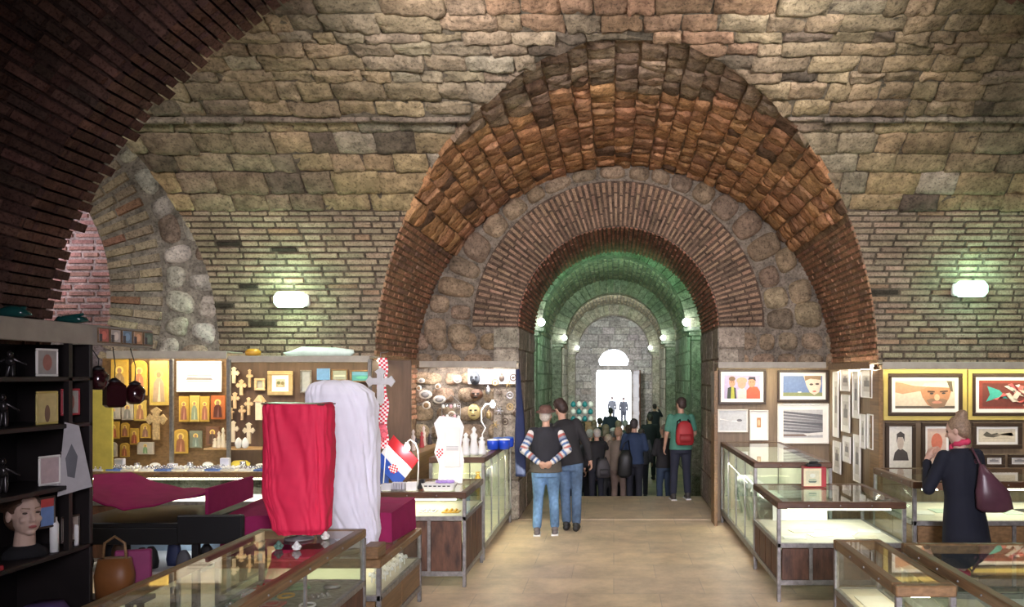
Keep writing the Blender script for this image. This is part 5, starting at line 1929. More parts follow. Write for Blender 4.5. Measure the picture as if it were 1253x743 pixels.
# --- on the aisle counter: flag, gooseneck lamp, signs, trays
ZC = .966
t = thing('table_flag', 'red, white and blue flag with a checked shield beside the gooseneck lamp', 'flag', (fx(470, 8.75), 8.75, ZC))
MB().tube([(-.01, 0, 0), (.02, 0, .42)], .006, 8).build('flag_pole', M_WHITE, t)
MB().lathe([(.05, 0), (.05, .012), (.012, .02)], n=16).build('flag_base', M_WHITE, t)
nu, nv = 18, 12
for bi, (c, nm) in enumerate((((.62, .02, .03), 'red_stripe'), ((.85, .84, .84), 'white_stripe'), ((.02, .08, .42), 'blue_stripe'))):
    vs, fs = [], []
    for j in range(nv + 1):
        for i in range(nu + 1):
            u, v = i / nu, (2 - bi + j / nv) / 3
            # cloth hanging diagonally from the leaning pole
            X = .02 + u * .27 - (1 - v) * .04 - (1 - v) * u * .02
            Z = .41 - u * .27 - (1 - v) * .27
            X, Z = X + (v - .5) * .16, Z + (v - .5) * .02 + .13
            vs.append((X, .012 * sin(u * 7 + v * 3), Z))
    for j in range(nv):
        for i in range(nu):
            a = j * (nu + 1) + i
            fs.append((a, a + 1, a + nu + 2, a + nu + 1))
    o = MB().add(vs, fs, smooth=True).build(nm, mat('flag_' + nm, c, rough=.7, var=.05), t)
    o.modifiers.new('s', 'SOLIDIFY').thickness = .003


def checker(mb, cx, cz, w, h, nx, nz, y, shield=False, colw=(.85, .84, .84), colr=(.62, .02, .03)):
    for i in range(nx):
        for j in range(nz):
            x0, z0 = cx - w / 2 + w * i / nx, cz - h / 2 + h * j / nz
            if shield and j == 0 and i in (0, nx - 1):
                continue
            mb.box(x0, x0 + w / nx, y - .002, y, z0, z0 + h / nz, colr if (i + j) % 2 else colw)


m = MB()
checker(m, 0, 0, .085, .095, 5, 5, 0, True)
sh_ = m.build('checked_shield', M_ART, t)
sh_.location = (.105, -.016, .19)
sh_.rotation_euler = (0, -.5, 0)
o = MB().loft([(0, 0, 0, .05, .03), (0, 0, .15, .06, .035), (0, 0, .3, .035, .02), (0, 0, .36, .015, .012)], 14)
tag(o.build('folded_blue_flag', mat('royal_blue_cloth', (.02, .06, .32), rough=.8), loc=(fx(469, 8.95), 8.98, ZC)), 'folded royal blue cloth hanging behind the striped flag', 'cloth')


def gooseneck(label, x, Y, zb, pts, bulb, power):
    t = thing('gooseneck_lamp', label, 'lamp', (x, Y, zb))
    MB().lathe([(.05, 0), (.05, .015), (.015, .022)], n=16).build('lamp_base', M_WHITE, t)
    MB().tube([(a, 0, b) for a, b in pts], .008, 8).build('flexible_neck', M_WHITE, t)
    MB().lathe([(.018, .03), (.024, .0)], n=14, c=(bulb[0], 0, bulb[1])).build('socket', M_WHITE, t)
    MB().ell((bulb[0], 0, bulb[1] - .03), (.034, .034, .04)).build('bulb', mat('lit_bulb', (1, 1, 1), emit=(1, .97, .9), estr=22), t)
    point('lamp_bulb_light', (x + bulb[0], Y - .07, zb + bulb[1] - .05), power, (1, .95, .88), .04)


gooseneck('white gooseneck lamp with a bare bulb beside the striped flag', fx(511, 8.8), 8.8, ZC, [(0, 0), (.01, .2), (.005, .38), (-.02, .46), (-.08, .50), (-.11, .47)], (-.115, .44), 5)
zl2 = 1.201
gooseneck('white gooseneck lamp with a bright bulb in front of the masks', fx(592, 10.2), 10.2, zl2, [(0, 0), (-.02, .22), (0.02, .3), (-.03, .38), (-.03, .52), (.02, .6), (.08, .6)], (.11, .62), 9)

# white sign stand with crest
t = thing('sign_stand', 'white printed sign on a wavy-edged stand on the aisle counter', 'sign', (fx(551, 9.0), 9.0, ZC))
pl_ = [(-.14, .0), (.13, .0), (.15, .25), (.12, .42), (.15, .62), (.10, .72), (-.12, .74), (-.18, .66), (-.14, .5), (-.175, .34), (-.12, .2)]
MB().prism(pl_, 0, .012).build('stand_board', mat('lit_white_board', (.85, .82, .82), rough=.4), t)
m = MB()
checker(m, 0, 0, .07, .10, 4, 5, 0, True)
o = m.build('crest', M_ART, t)
o.location = (-.115, -.002, .33)
MB().box(-.06, .11, -.014, -.004, .18, .62, bev=.004).build('sign_sheet', M_PAPER, t)
m = MB()
for i in range(3):
    m.box(-.04, .09, -.0165, -.014, .40 - .018 * i, .408 - .018 * i)
m.build('printed_lines', mat('grey_ink', (.35, .35, .37)), t)
# white figurines right of the sign
for i, (x, hh) in enumerate(((570, .27), (579, .34), (588, .22))):
    m = MB().lathe([(.05, 0), (.055, .03), (.035, hh * .55), (.045, hh * .7), (.018, hh * .8), (.03, hh * .9), (.004, hh)], n=14)
    tag(m.build('white_figurine', M_WHITE, loc=(fx(x, 9.75), 9.75 + .05 * i, zl2)), '%s white figurine right of the white sign' % ['left', 'taller middle', 'short right'][i], 'figurine')
# blue pots
for i, (x, y) in enumerate(((603, 10.5), (617, 10.55), (610, 10.8), (622, 10.9))):
    t = thing('blue_pot', ['left front blue pot', 'right front blue pot with a white lid', 'left rear blue pot', 'right rear blue pot'][i] + ' on the tall showcase beside the passage', 'pot', (fx(x, y), y, zl2))
    MB().lathe([(.05, 0), (.07, .01), (.075, .09), (.07, .12)], n=18).build('body', mat('cobalt_glaze', (.01, .05, .45), rough=.25), t)
    MB().lathe([(.074, .12), (.074, .132), (.02, .14)], n=18).build('lid', M_WHITE if i < 2 else M_BLUB, t)
# pads and trays on the aisle counter
o = MB().box(-.055, .055, -.05, .05, 0, .07, bev=.005).build('clear_box', mat('frosted_box', (.6, .6, .62), rough=.2), loc=(fx(474, 8.45), 8.45, ZC))
tag(o, 'frosted clear box at the left of the aisle counter', 'box')
t = thing('card_rack', 'grey rack of small cards beside the frosted box', 'rack', (fx(488, 8.42), 8.42, ZC))
MB().box(-.07, .07, -.05, .06, 0, .02).build('rack_base', M_METAL, t)
for i in range(5):
    MB().box(-.065 + .027 * i, -.043 + .027 * i, -.045, .05, .02, .085, bev=.002).build('card', mat('card_grey', (.45, .45, .5)), t)
for i, x in enumerate((501, 507)):
    o = MB().box(-.028, .028, -.04, .04, 0, .085, bev=.004).build('white_carton', M_WHITE, loc=(fx(x, 8.45), 8.45, ZC), rot=(0, 0, .1 * i))
    tag(o, '%s of two white cartons beside the grey card rack' % ['left', 'right'][i], 'box')
for i, (x, a) in enumerate(((512.5, .3), (515.5, .3))):
    o = MB().box(-.012, .012, -.04, .04, 0, .10, bev=.003).build('dark_brush', M_BLACK, loc=(fx(x, 8.5), 8.5, ZC + .01), rot=(0, a, 0))
    tag(o, '%s dark leaning brush left of the white basket' % ['left', 'right'][i], 'brush')
t = thing('slotted_basket', 'white slotted plastic basket with lilac ribbons on the aisle counter', 'basket', (fx(538, 8.5), 8.5, ZC))
MB().loft([(0, 0, 0, .15, .09), (0, 0, .07, .18, .11)], 28, p=6, smooth=False).build('basket_body', M_WHITE, t)
m = MB()
for i in range(6):
    m.box(-.135 + .047 * i, -.107 + .047 * i, -.116, -.10, .045, .055)
m.build('slots', M_BLACK, t)
m = MB()
for i in range(7):
    m.ell((-.02 + .025 * i, -.02 * (i % 2), .085), (.028, .03, .018), 8, 6)
m.build('ribbons', mat('lilac_ribbon', (.45, .30, .70)), t)
# checked ribbon hanging
t = thing('checked_ribbon', 'long red and white checked ribbon hanging beside the white-wrapped rack', 'ribbon', (fx(468, 8.9), 8.9, 0))
m = MB()
r_ = random.Random(4)
for j in range(44):
    z = fz(438, 8.9) - .0225 * j
    for i in range(4):
        x = -.05 + .025 * i + .012 * sin(j * .35) + (0.0 if j < 20 else .01)
        m.box(x, x + .025, -.002 - .004 * sin(j * .7), .002, z - .0225, z, (.62, .02, .05) if (i + j) % 2 else (.85, .84, .85))
m.build('ribbon_strip', M_ART, t)
MB().ell((-.01, -.01, fz(529, 8.9)), (.07, .03, .10), 14, 10).build('ribbon_rosette', mat('red_white_rosette', (.62, .1, .14), var=.7, scale=30), t)
MB().tube([(-.02, 0, fz(438, 8.9)), (-.02, .0, 2.40), (-.02, .3, 2.42)], .004, 6).build('hook', M_METAL, t)

# counter along the left of the recess with dark figures
t = thing('side_counter', 'brown wooden side counter below the souvenir plates', 'counter', (-2.68, 10.9, 0))
MB().box(-.22, .22, -.9, .9, 1.12, 1.17, bev=.006).build('counter_top', M_WOODM, t)
MB().box(-.20, .18, -.86, .86, .05, 1.12, bev=.004).build('carcass', M_WOODM, t)
for i in range(7):
    x, Y = -2.62 - .03 * (i % 2), 10.2 + .24 * i
    hh = .16 + .06 * (i % 3)
    m = MB().lathe([(.03, 0), (.035, .02), (.022, hh * .5), (.03, hh * .65), (.012, hh * .76), (.022, hh * .88), (.004, hh)], n=12)
    tag(m.build('painted_figurine', [mat('fig_dark', (.05, .04, .05)), mat('fig_red', (.4, .05, .06)), mat('fig_pale', (.6, .5, .48))][i % 3], loc=(x, Y, 1.17)), '%s figurine on the brown side counter, %s from the near end' % (['dark', 'red', 'pale'][i % 3], names[i]), 'figurine')

# plates and masks on the recess wall
M_PLATE = mat('stone_plate', (.55, .50, .42), rough=.5, var=.2)
for i, (x, y, rw, rh, lb) in enumerate(((521, 483, 8, 5.5, 'wide oval plate'), (522, 496, 5, 5, 'round plate'), (516, 466, 4, 3, 'tiny oval plate'), (536, 473, 3.5, 3.5, 'tiny round plate'), (538, 489, 8, 5, 'grey oval plate'), (513, 475, 3, 3.5, 'small upright plate'), (560, 464, 5, 5, 'small round white plate'), (553, 508, 5, 5, 'low round plate'))):
    p = px(x, y, 12.08)
    k = 12.08 / FPX
    t = thing('souvenir_plate', '%s on the stone wall above the brown side counter' % lb, 'plate', tuple(p))
    M = Matrix.Rotation(pi / 2, 4, 'X')
    MB().loft([(0, 0, 0, rw * k, rh * k), (0, 0, .02, rw * k, rh * k), (0, 0, .026, rw * k * .9, rh * k * .9)], 22, M=M).build('rim', M_PLATE, t)
    MB().loft([(0, 0, .026, rw * k * .66, rh * k * .66), (0, 0, .03, rw * k * .5, rh * k * .5)], 22, M=M).build('relief', M_WOODM if i % 2 else M_METAL, t)
o = MB().box(-.33, .37, 0, .02, -.22, .0, bev=.003).build('trim_20', mat('white_backing', (.75, .73, .75)), loc=(fx(600, 12.1), 12.1, fz(452, 12.1)))  # white display board behind the ornaments, named with the trim
o['kind'] = 'structure'
for i, (x, y, w_, h_, c, lb) in enumerate(((581, 463, 6.5, 9, (.05, .06, .07), 'dark grey upper mask'), (583, 483, 8, 7, (.12, .06, .035), 'brown wooden middle mask'), (580, 504, 8, 10, (.62, .50, .22), 'golden grinning lower mask'))):
    p = px(x, y, 11.95)
    k = 11.95 / FPX
    t = thing('carved_mask', lb + ' on the wall left of the passage', 'mask', tuple(p))
    M = Matrix.Rotation(pi / 2, 4, 'X')
    m = MB()
    m.loft([(0, -h_ * k * .0, -.02, w_ * k, h_ * k), (0, 0, .03, w_ * k * .92, h_ * k * .95), (0, .0, .07, w_ * k * .55, h_ * k * .6)], 20, M=M)
    m.cap((0, -.06, h_ * k * .25), (0, -.10, -h_ * k * .12), .012, .02, 8)
    m.build('face', mat('mask_%d' % i, c, rough=.4, var=.2), t)
    for sx in (-1, 1):
        MB().ell((sx * w_ * k * .36, -.07, h_ * k * .22), (.022, .012, .012), 10, 6).build('eye_hole', M_BLACK, t)
    MB().ell((0, -.072, -h_ * k * .42), (.035, .012, .012), 10, 6).build('mouth', M_BLACK if i != 2 else M_WOODM, t)
rg = random.Random(21)
for i in range(14):
    x, y = [(598, 462), (606, 468), (614, 463), (622, 470), (628, 462), (597, 478), (612, 482), (624, 484), (598, 508), (611, 503), (624, 498), (631, 506), (606, 520), (618, 516)][i]
    p = px(x, y, 11.98)
    m = MB()
    k = i % 3
    if k == 0:
        for q in range(6):
            a = q * pi / 3
            m.cap((0, 0, 0), (.055 * cos(a), -.01, .055 * sin(a)), .012, .005, 6)
        m.ell((0, -.01, 0), .022, 10, 6)
    elif k == 1:
        m.tube([(.045 * cos(q * pi / 8), 0, .045 * sin(q * pi / 8)) for q in range(16)], .010, 8, closed=True)
        m.ell((0, 0, 0), (.022, .015, .022), 10, 6)
    else:
        m.ell((0, 0, 0), (.04, .02, .055), 10, 8)
        m.ell((0, 0, .06), (.015, .012, .02), 8, 6)
    m.cap((0, 0, .04), (0, .11, .05), .004, .004, 6)
    tag(m.build('metal_wall_ornament', [mat('pewter', (.45, .45, .48), rough=.3, metal=.8), mat('brass_old', (.45, .33, .16), rough=.35, metal=.7), mat('bronze_dark', (.12, .09, .07), rough=.35, metal=.6)][(i + i // 3) % 3], loc=tuple(p)),
        '%s %s on the masks wall left of the passage, %s' % (['pewter', 'brass', 'dark bronze'][(i + i // 3) % 3], ['star ornament', 'ring ornament', 'drop ornament'][k], ['topmost left', 'upper second', 'upper third', 'upper fourth', 'top right corner', 'middle left', 'middle centre', 'middle right', 'lower left', 'lower centre', 'lower right of centre', 'lowest far right', 'bottom left', 'bottom right'][i]), 'ornament', 'metal ornaments around the masks')
# blue scarf hanging at the passage corner
m = MB()
vs, fs = [], []
nn = 14
for j in range(30):
    t_ = j / 29
    z = fz(452, 11.6) - (fz(452, 11.6) - fz(582, 11.6)) * t_
    wd = .03 + .055 * min(1, t_ * 1.6)
    for i in range(nn):
        a = 2 * pi * i / nn
        rr_ = wd * (1 + .25 * sin(3 * a + t_ * 4))
        vs.append((rr_ * cos(a) * .8 + .05 * t_, rr_ * sin(a) * .6, z))
for j in range(29):
    for i in range(nn):
        fs.append((j * nn + i, j * nn + (i + 1) % nn, (j + 1) * nn + (i + 1) % nn, (j + 1) * nn + i))
fs.append(tuple(range(nn)))
fs.append(tuple(29 * nn + i for i in range(nn)))
o = m.add(vs, fs, smooth=True).build('hanging_scarf', mat('navy_scarf', (.018, .028, .09), rough=.8), loc=(fx(634, 11.55), 11.5, 0))
tag(o, 'long navy scarf hanging from the header end beside the passage', 'scarf')

# ------------------------------------------------------------------ inside the foreground counter
rg = random.Random(31)
mats_j = [M_SIL, M_GOLD, mat('green_beads', (.10, .25, .12), rough=.3), mat('red_beads', (.35, .04, .04), rough=.3), M_WHITE, M_METAL]
cnt = 0
for i in range(12):
    for j in range(3):
        y, x = 3.3 + .235 * i, -2.50 + .235 * j
        k = rg.randrange(4)
        z = .6215
        m = MB()
        if k == 0:
            m.tube([(.05 * cos(q * pi / 7), .06 * sin(q * pi / 7), .008) for q in range(14)], .007, 6, closed=True)
            m.ell((0, -.06, .012), .012, 8, 6)
        elif k == 1:
            for q in range(8):
                m.ell((-.05 + .033 * (q % 4), -.03 + .05 * (q // 4), .012), .013, 8, 6)
            m.box(-.07, .07, -.06, .05, 0, .004)
        elif k == 2:
            m.box(-.07, .07, -.07, .07, 0, .02, bev=.005)
            m.ell((0, 0, .025), (.045, .045, .012), 12, 6)
        else:
            m.loft([(0, 0, 0, .06, .04), (0, 0, .015, .065, .045), (0, 0, .03, .04, .03)], 14)
        km = rg.randrange(6)
        nm = ['bead_bracelet', 'bead_set', 'brooch_box', 'trinket_dish'][k]
        tag(m.build(nm, mats_j[km], loc=(x, y, z), rot=(0, 0, rg.uniform(-.5, .5))),
            '%s in the foreground counter, row %s from the far end, %s side' % (nm.replace('_', ' '), names[11 - i], ['left', 'middle', 'right'][j]), 'jewellery', 'jewellery laid out in the foreground counter')
# small ornaments at the red stand's foot
for i, (x, y, Y, c) in enumerate(((341, 646, 5.42, (.1, .2, .15)), (363, 655, 5.40, (.8, .8, .76)), (398, 640, 5.75, (.8, .78, .7)))):
    m = MB().lathe([(.022, 0), (.026, .008), (.014, .02), (.02, .035), (.01, .05), (.004, .056)], n=12)
    for q in range(5):
        m.ell((.022 * cos(q * 1.256), .022 * sin(q * 1.256), .022), .011, 8, 6)
    tag(m.build('stone_turtle_ornament', mat('trinket_%d' % i, c, rough=.4), loc=(fx(x, Y), Y, 1.001)), ['dark green little ornament', 'white little ornament', 'cream little ornament'][i] + ' on the glass at the foot of the crimson-wrapped rack', 'ornament')
# white flowers in the low counter
for i in range(18):
    x, y, z = -1.93 - .05 * (i % 3), 6.75 + .052 * i, .425 + .03 * (i % 2)
    m = MB().cap((0, 0, 0), (0, 0, .05), .006, .006, 6)
    for q in range(6):
        m.ell((.018 * cos(q), .018 * sin(q), .06 + .008 * (q % 2)), .014, 8, 6)
    tag(m.build('white_flower_ornament', M_WHITE, loc=(x, y, z - .005 if z < .43 else .42)), 'white flower ornament in the low wooden counter, %s row, %s from the near end' % (['front', 'middle', 'back'][i % 3], names[i // 3]), 'ornament', 'white flower ornaments in the low counter')

# ------------------------------------------------------------------ right counters' goods
t = thing('picture_box', 'red box with a framed boat print on its front, on the right counter', 'box', (fx(994, 8.85), 8.85, .951))
MB().box(-.10, .14, -.05, .09, 0, .215, bev=.004).build('box_body', mat('red_leather', (.30, .02, .03), rough=.5), t)
o = art_mesh([('r', 0, 0, 1, 1, (.62, .54, .36)), ('r', .12, .12, .88, .88, (.5, .48, .34)), ('p', [(.25, .3), (.75, .3), (.68, .2), (.32, .2)], (.08, .12, .10)), ('r', .3, .34, .7, .4, (.2, .3, .22)), ('e', .5, .6, .16, .12, (.55, .58, .5))], .19, .19)
o = o.build('front_print', M_ART, t)
o.location = (-.01, -.051, .105)
m = MB().box(-.07, .09, -.03, .05, 0, .03, bev=.006)
m.cap((-.03, 0, .04), (.05, .01, .045), .014, .01, 8)
tag(m.build('black_camera_case', M_BLACK, loc=(fx(994, 8.9), 8.88, 1.1665)), 'small black case lying on top of the red picture box', 'case')
rg = random.Random(12)
for i in range(7):
    x, y = 1.78 + .14 * i, 8.05 + .11 * ((i * 3) % 5)
    o = MB().box(-.11, .11, -.08, .08, 0, .003 + .003 * (i % 3)).build('loose_print', [M_PAPER, mat('cream_paper', (.66, .60, .46))][i % 2], loc=(x, y, .5565 + .0 * i), rot=(0, 0, rg.uniform(-.6, .6)))
    tag(o, '%s sheet in the lit right counter, %s from the left' % (['white', 'cream'][i % 2], names[i]), 'print', 'loose prints lying in the right counter')
o = MB().box(-.3, .3, -.004, .004, 0, .20).build('propped_print', M_PAPER, loc=(2.05, 8.99, .558), rot=(-.1, 0, 0))
tag(o, 'white sheet standing at the back of the lit right counter', 'print')
for i in range(8):
    y = 9.5 + .31 * i
    o = MB().box(-.16, .16, -.004, .004, 0, .34).build('propped_print', [M_PAPER, mat('green_grey_paper', (.45, .55, .46))][i % 2], loc=(1.85, y, .215), rot=(-.25, 0, pi / 2 - .35))
    tag(o, '%s leaning print low in the tall right showcase, %s from the near end' % (['white', 'green grey'][i % 2], names[i]), 'print', 'leaning prints in the tall right showcase')
for i in range(6):
    y = 9.5 + .4 * i
    m = MB().loft([(0, 0, 0, .14, .12), (0, 0, .03, .16, .14), (0, 0, .07, .1, .09)], 18)
    for v in range(len(m.v)):
        x_, y_, z_ = m.v[v]
        m.v[v] = (x_ * (1 + .25 * mnoise.noise(Vector((x_ * 20, y_ * 20, i)))), y_, z_)
    tag(m.build('lace_doily', M_PAPER, loc=(1.86, y, .677)), 'crumpled white lace in the tall right showcase, %s from the near end' % names[i], 'lace', 'lace pieces in the tall right showcase')
for i in range(6):
    y = 9.75 + .36 * i
    m = MB().lathe([(.03, 0), (.05, .03), (.04, .12), (.02, .16), (.035, .2)], n=14)
    tag(m.build('glass_vase', mats_j[[1, 4, 5][i % 3]], loc=(-1.8, y, .677)), '%s vase in the tall left showcase, %s from the near end' % (['gold', 'white', 'grey'][i % 3], names[i]), 'vase', 'vases in the tall left showcase')
for i in range(9):
    x = 3.1 + .22 * i
    o = MB().box(-.09, .09, -.12, .12, 0, .004).build('loose_print', [M_PAPER, mat('green_grey_paper', (.45, .55, .46)), M_BLACK][i % 3], loc=(x, 8.2 + .1 * (i % 2), .7765), rot=(0, 0, .15 * ((i % 3) - 1)))
    tag(o, '%s sheet in the high right counter, %s from the left' % (['white', 'green grey', 'black'][i % 3], names[i]), 'print', 'prints in the high right counter')
for i in range(7):
    x = -3.15 + .24 * i
    m = MB().box(-.09, .09, -.07, .07, 0, .012, bev=.003)
    for q in range(6):
        m.ell((-.05 + .05 * (q % 3), -.03 + .06 * (q // 3), .02), .014, 8, 6)
    tag(m.build('trinket_tray', [M_GOLD, M_WOODL, M_SIL][i % 3], loc=(x, 8.6, .7165)), '%s trinket tray inside the low aisle counter, %s from the left' % (['gold', 'wooden', 'silver'][i % 3], names[i]), 'tray', 'trinket trays in the aisle counter')
# price cards on the near right counters
for i, (x, y) in enumerate(((1.79, 5.6), (1.79, 5.1))):
    o = MB().box(-.1, .1, -.15, .15, 0, .004).build('loose_print', M_PAPER, loc=(x, y, .5965), rot=(0, 0, .2 * i))
    tag(o, 'pale sheet inside the narrow low right counter, %s one' % ['farther', 'nearer'][i], 'print')
for i in range(6):
    o = MB().box(-.14, .14, -.2, .2, 0, .006).build('large_print', [mat('cream_paper', (.66, .60, .46)), M_PAPER][i % 2], loc=(2.25 + .36 * (i % 3), 5.25 - .5 * (i // 3), .6565), rot=(0, 0, .06 * (i - 2)))
    tag(o, '%s sheet in the large corner counter, %s row, %s' % (['cream', 'white'][i % 2], ['far', 'near'][i // 3], ['left', 'middle', 'right'][i % 3]), 'print')

t = thing('pendant_rack', 'clear rack of hanging crystal balls above the white sign', 'rack', (fx(552, 9.75), 9.75, zl2))
for sx in (-.11, .11):
    MB().tube([(sx, 0, 0), (sx, 0, .62), (0, 0, .72)], .005, 6).build('rack_post', M_METAL, t)
for j in range(3):
    MB().tube([(-.11, 0, .36 + .13 * j), (.11, 0, .36 + .13 * j)], .004, 6).build('rack_bar', M_METAL, t)
    for i in range(5):
        MB().ell((-.09 + .045 * i, -.01, .325 + .13 * j + .01 * (i % 2)), (.018, .018, .024), 10, 8).build('crystal_ball', [M_SIL, mat('rose_crystal', (.75, .45, .5), rough=.15), M_WHITE][(i + j) % 3], t)
rg = random.Random(77)
for i in range(12):
    y = [3.88, 4.0, 4.14, 4.26, 3.9, 4.04, 4.18, 4.3, 4.08, 4.62, 4.64, 4.22][i]
    z = [1.887, 1.887, 2.145, 1.887, 2.145, 1.547, 1.547, 1.547, 1.187, 1.887, 1.547, 1.547][i]
    x = -3.26 if i not in (9, 10) else -3.2
    hh = rg.uniform(.08, .15)
    m = MB().lathe([(.03, 0), (.034, hh * .2), (.028, hh * .5), (.012, hh * .7), (.018, hh * .85), (.004, hh)], n=12)
    tag(m.build('small_bottle', [mat('dim_brass', (.12, .09, .04), rough=.3, metal=.6), mat('dim_glass', (.03, .05, .05), rough=.15), mat('dim_ceramic', (.2, .19, .18), rough=.4)][i % 3], loc=(x, y, z)), '%s bottle at the back of the dark shelf, %s of the row' % (['brass', 'dark glass', 'grey ceramic'][i % 3], names[i]), 'bottle', 'bottles at the back of the dark shelf')

# ------------------------------------------------------------------ people
def remeshed(mb, name, m, parent, voxel=0.015, smooth=4, colf=None):
    me = bpy.data.meshes.new('tmp')
    me.from_pydata(mb.v, [], mb.f)
    o = bpy.data.objects.new('tmp', me)
    COL.objects.link(o)
    r_ = o.modifiers.new('r', 'REMESH')
    r_.mode = 'VOXEL'
    r_.voxel_size = voxel
    r_.use_smooth_shade = True
    if smooth:
        s_ = o.modifiers.new('s', 'SMOOTH')
        s_.factor = 0.5
        s_.iterations = smooth
    dg = bpy.context.evaluated_depsgraph_get()
    dg.update()
    out = bpy.data.meshes.new_from_object(o.evaluated_get(dg))
    bpy.data.objects.remove(o)
    bpy.data.meshes.remove(me)
    out.name = name
    out.materials.clear()
    out.materials.append(m)
    for p_ in out.polygons:
        p_.use_smooth = True
    if colf:
        ca = out.color_attributes.new('Col', 'FLOAT_COLOR', 'POINT')
        for i, v in enumerate(out.vertices):
            c = colf(v.co)
            ca.data[i].color = (c[0], c[1], c[2], 1)
    q = bpy.data.objects.new(name, out)
    COL.objects.link(q)
    q.parent = parent
    return q


def tx(M, mb_src, mb_dst):
    o = len(mb_dst.v)
    mb_dst.v.extend([tuple(M @ Vector(v)) for v in mb_src.v])
    for f, c, m_, s_ in zip(mb_src.f, mb_src.c, mb_src.m, mb_src.smooth):
        mb_dst.f.append([i + o for i in f])
        mb_dst.c.append(c)
        mb_dst.m.append(m_)
        mb_dst.smooth.append(s_)


def head_mb(female=False):
    """head centred at the origin, facing +Y, about 0.23 m tall"""
    h = MB()
    h.ell((0, -.012, .028), (.074, .094, .088), 18, 12)
    h.ell((0, .018, -.035), (.060, .072, .075), 18, 12)
    h.ell((0, .058, -.088), (.026, .024, .020), 12, 8)
    h.ell((0, .010, -.075), (.048, .060, .032), 12, 8)
    h.cap((0, .080, .022), (0, .103, -.022), .009, .0125, 10)
    for sx in (-1, 1):
        h.ell((sx * .011, .096, -.026), (.008, .009, .007), 8, 6)
        h.ell((sx * .033, .066, -.022), (.021, .018, .020), 10, 8)
        h.cap((sx * .015, .079, .032), (sx * .042, .068, .034), .008, .007, 8)
        h.ell((sx * .076, -.006, -.006), (.009, .020, .032), 10, 8, M=Matrix.Rotation(.25 * sx, 3, 'Z'))
    h.ell((0, .082, -.052), (.022, .011, .0075), 10, 6)
    h.ell((0, .079, -.064), (.018, .011, .0075), 10, 6)
    return h


def hand_mb(wrist, d, nrm, side=1, curl=.5, s=1.0):
    """palm and five fingers; d = direction of the hand, nrm = direction the palm faces"""
    h = MB()
    d = Vector(d).normalized()
    nrm = Vector(nrm)
    nrm = (nrm - d * nrm.dot(d)).normalized()
    sd = d.cross(nrm) * side
    w = Vector(wrist)
    R = Matrix((sd, d, nrm)).transposed()
    h.ell(tuple(w + d * .048 * s), (.040 * s, .052 * s, .017 * s), 14, 10, M=R)
    h.cap(w - d * .01, w + d * .03 * s, .026 * s, .028 * s, 10)
    for k, (o, l) in enumerate(((-.029, .068), (-.010, .078), (.010, .074), (.028, .058))):
        b = w + d * .085 * s + sd * o * s
        p1 = b + (d * cos(curl * .6) + nrm * sin(curl * .6)) * l * .5 * s
        p2 = p1 + (d * cos(curl * 1.7) + nrm * sin(curl * 1.7)) * l * .5 * s
        h.cap(b, p1, .0095 * s, .0088 * s, 8)
        h.cap(p1, p2, .0088 * s, .0072 * s, 8)
    b = w + d * .03 * s - sd * .034 * s
    p1 = b + (d * .6 - sd * .55 + nrm * .3).normalized() * .038 * s
    p2 = p1 + (d * .85 + nrm * .4).normalized() * .032 * s
    h.cap(b, p1, .013 * s, .011 * s, 8)
    h.cap(p1, p2, .011 * s, .0085 * s, 8)
    return h


SKIN = mat('skin', (.52, .30, .21), rough=.55, var=.06)
SKIN2 = mat('skin_pale', (.60, .38, .29), rough=.55, var=.06)


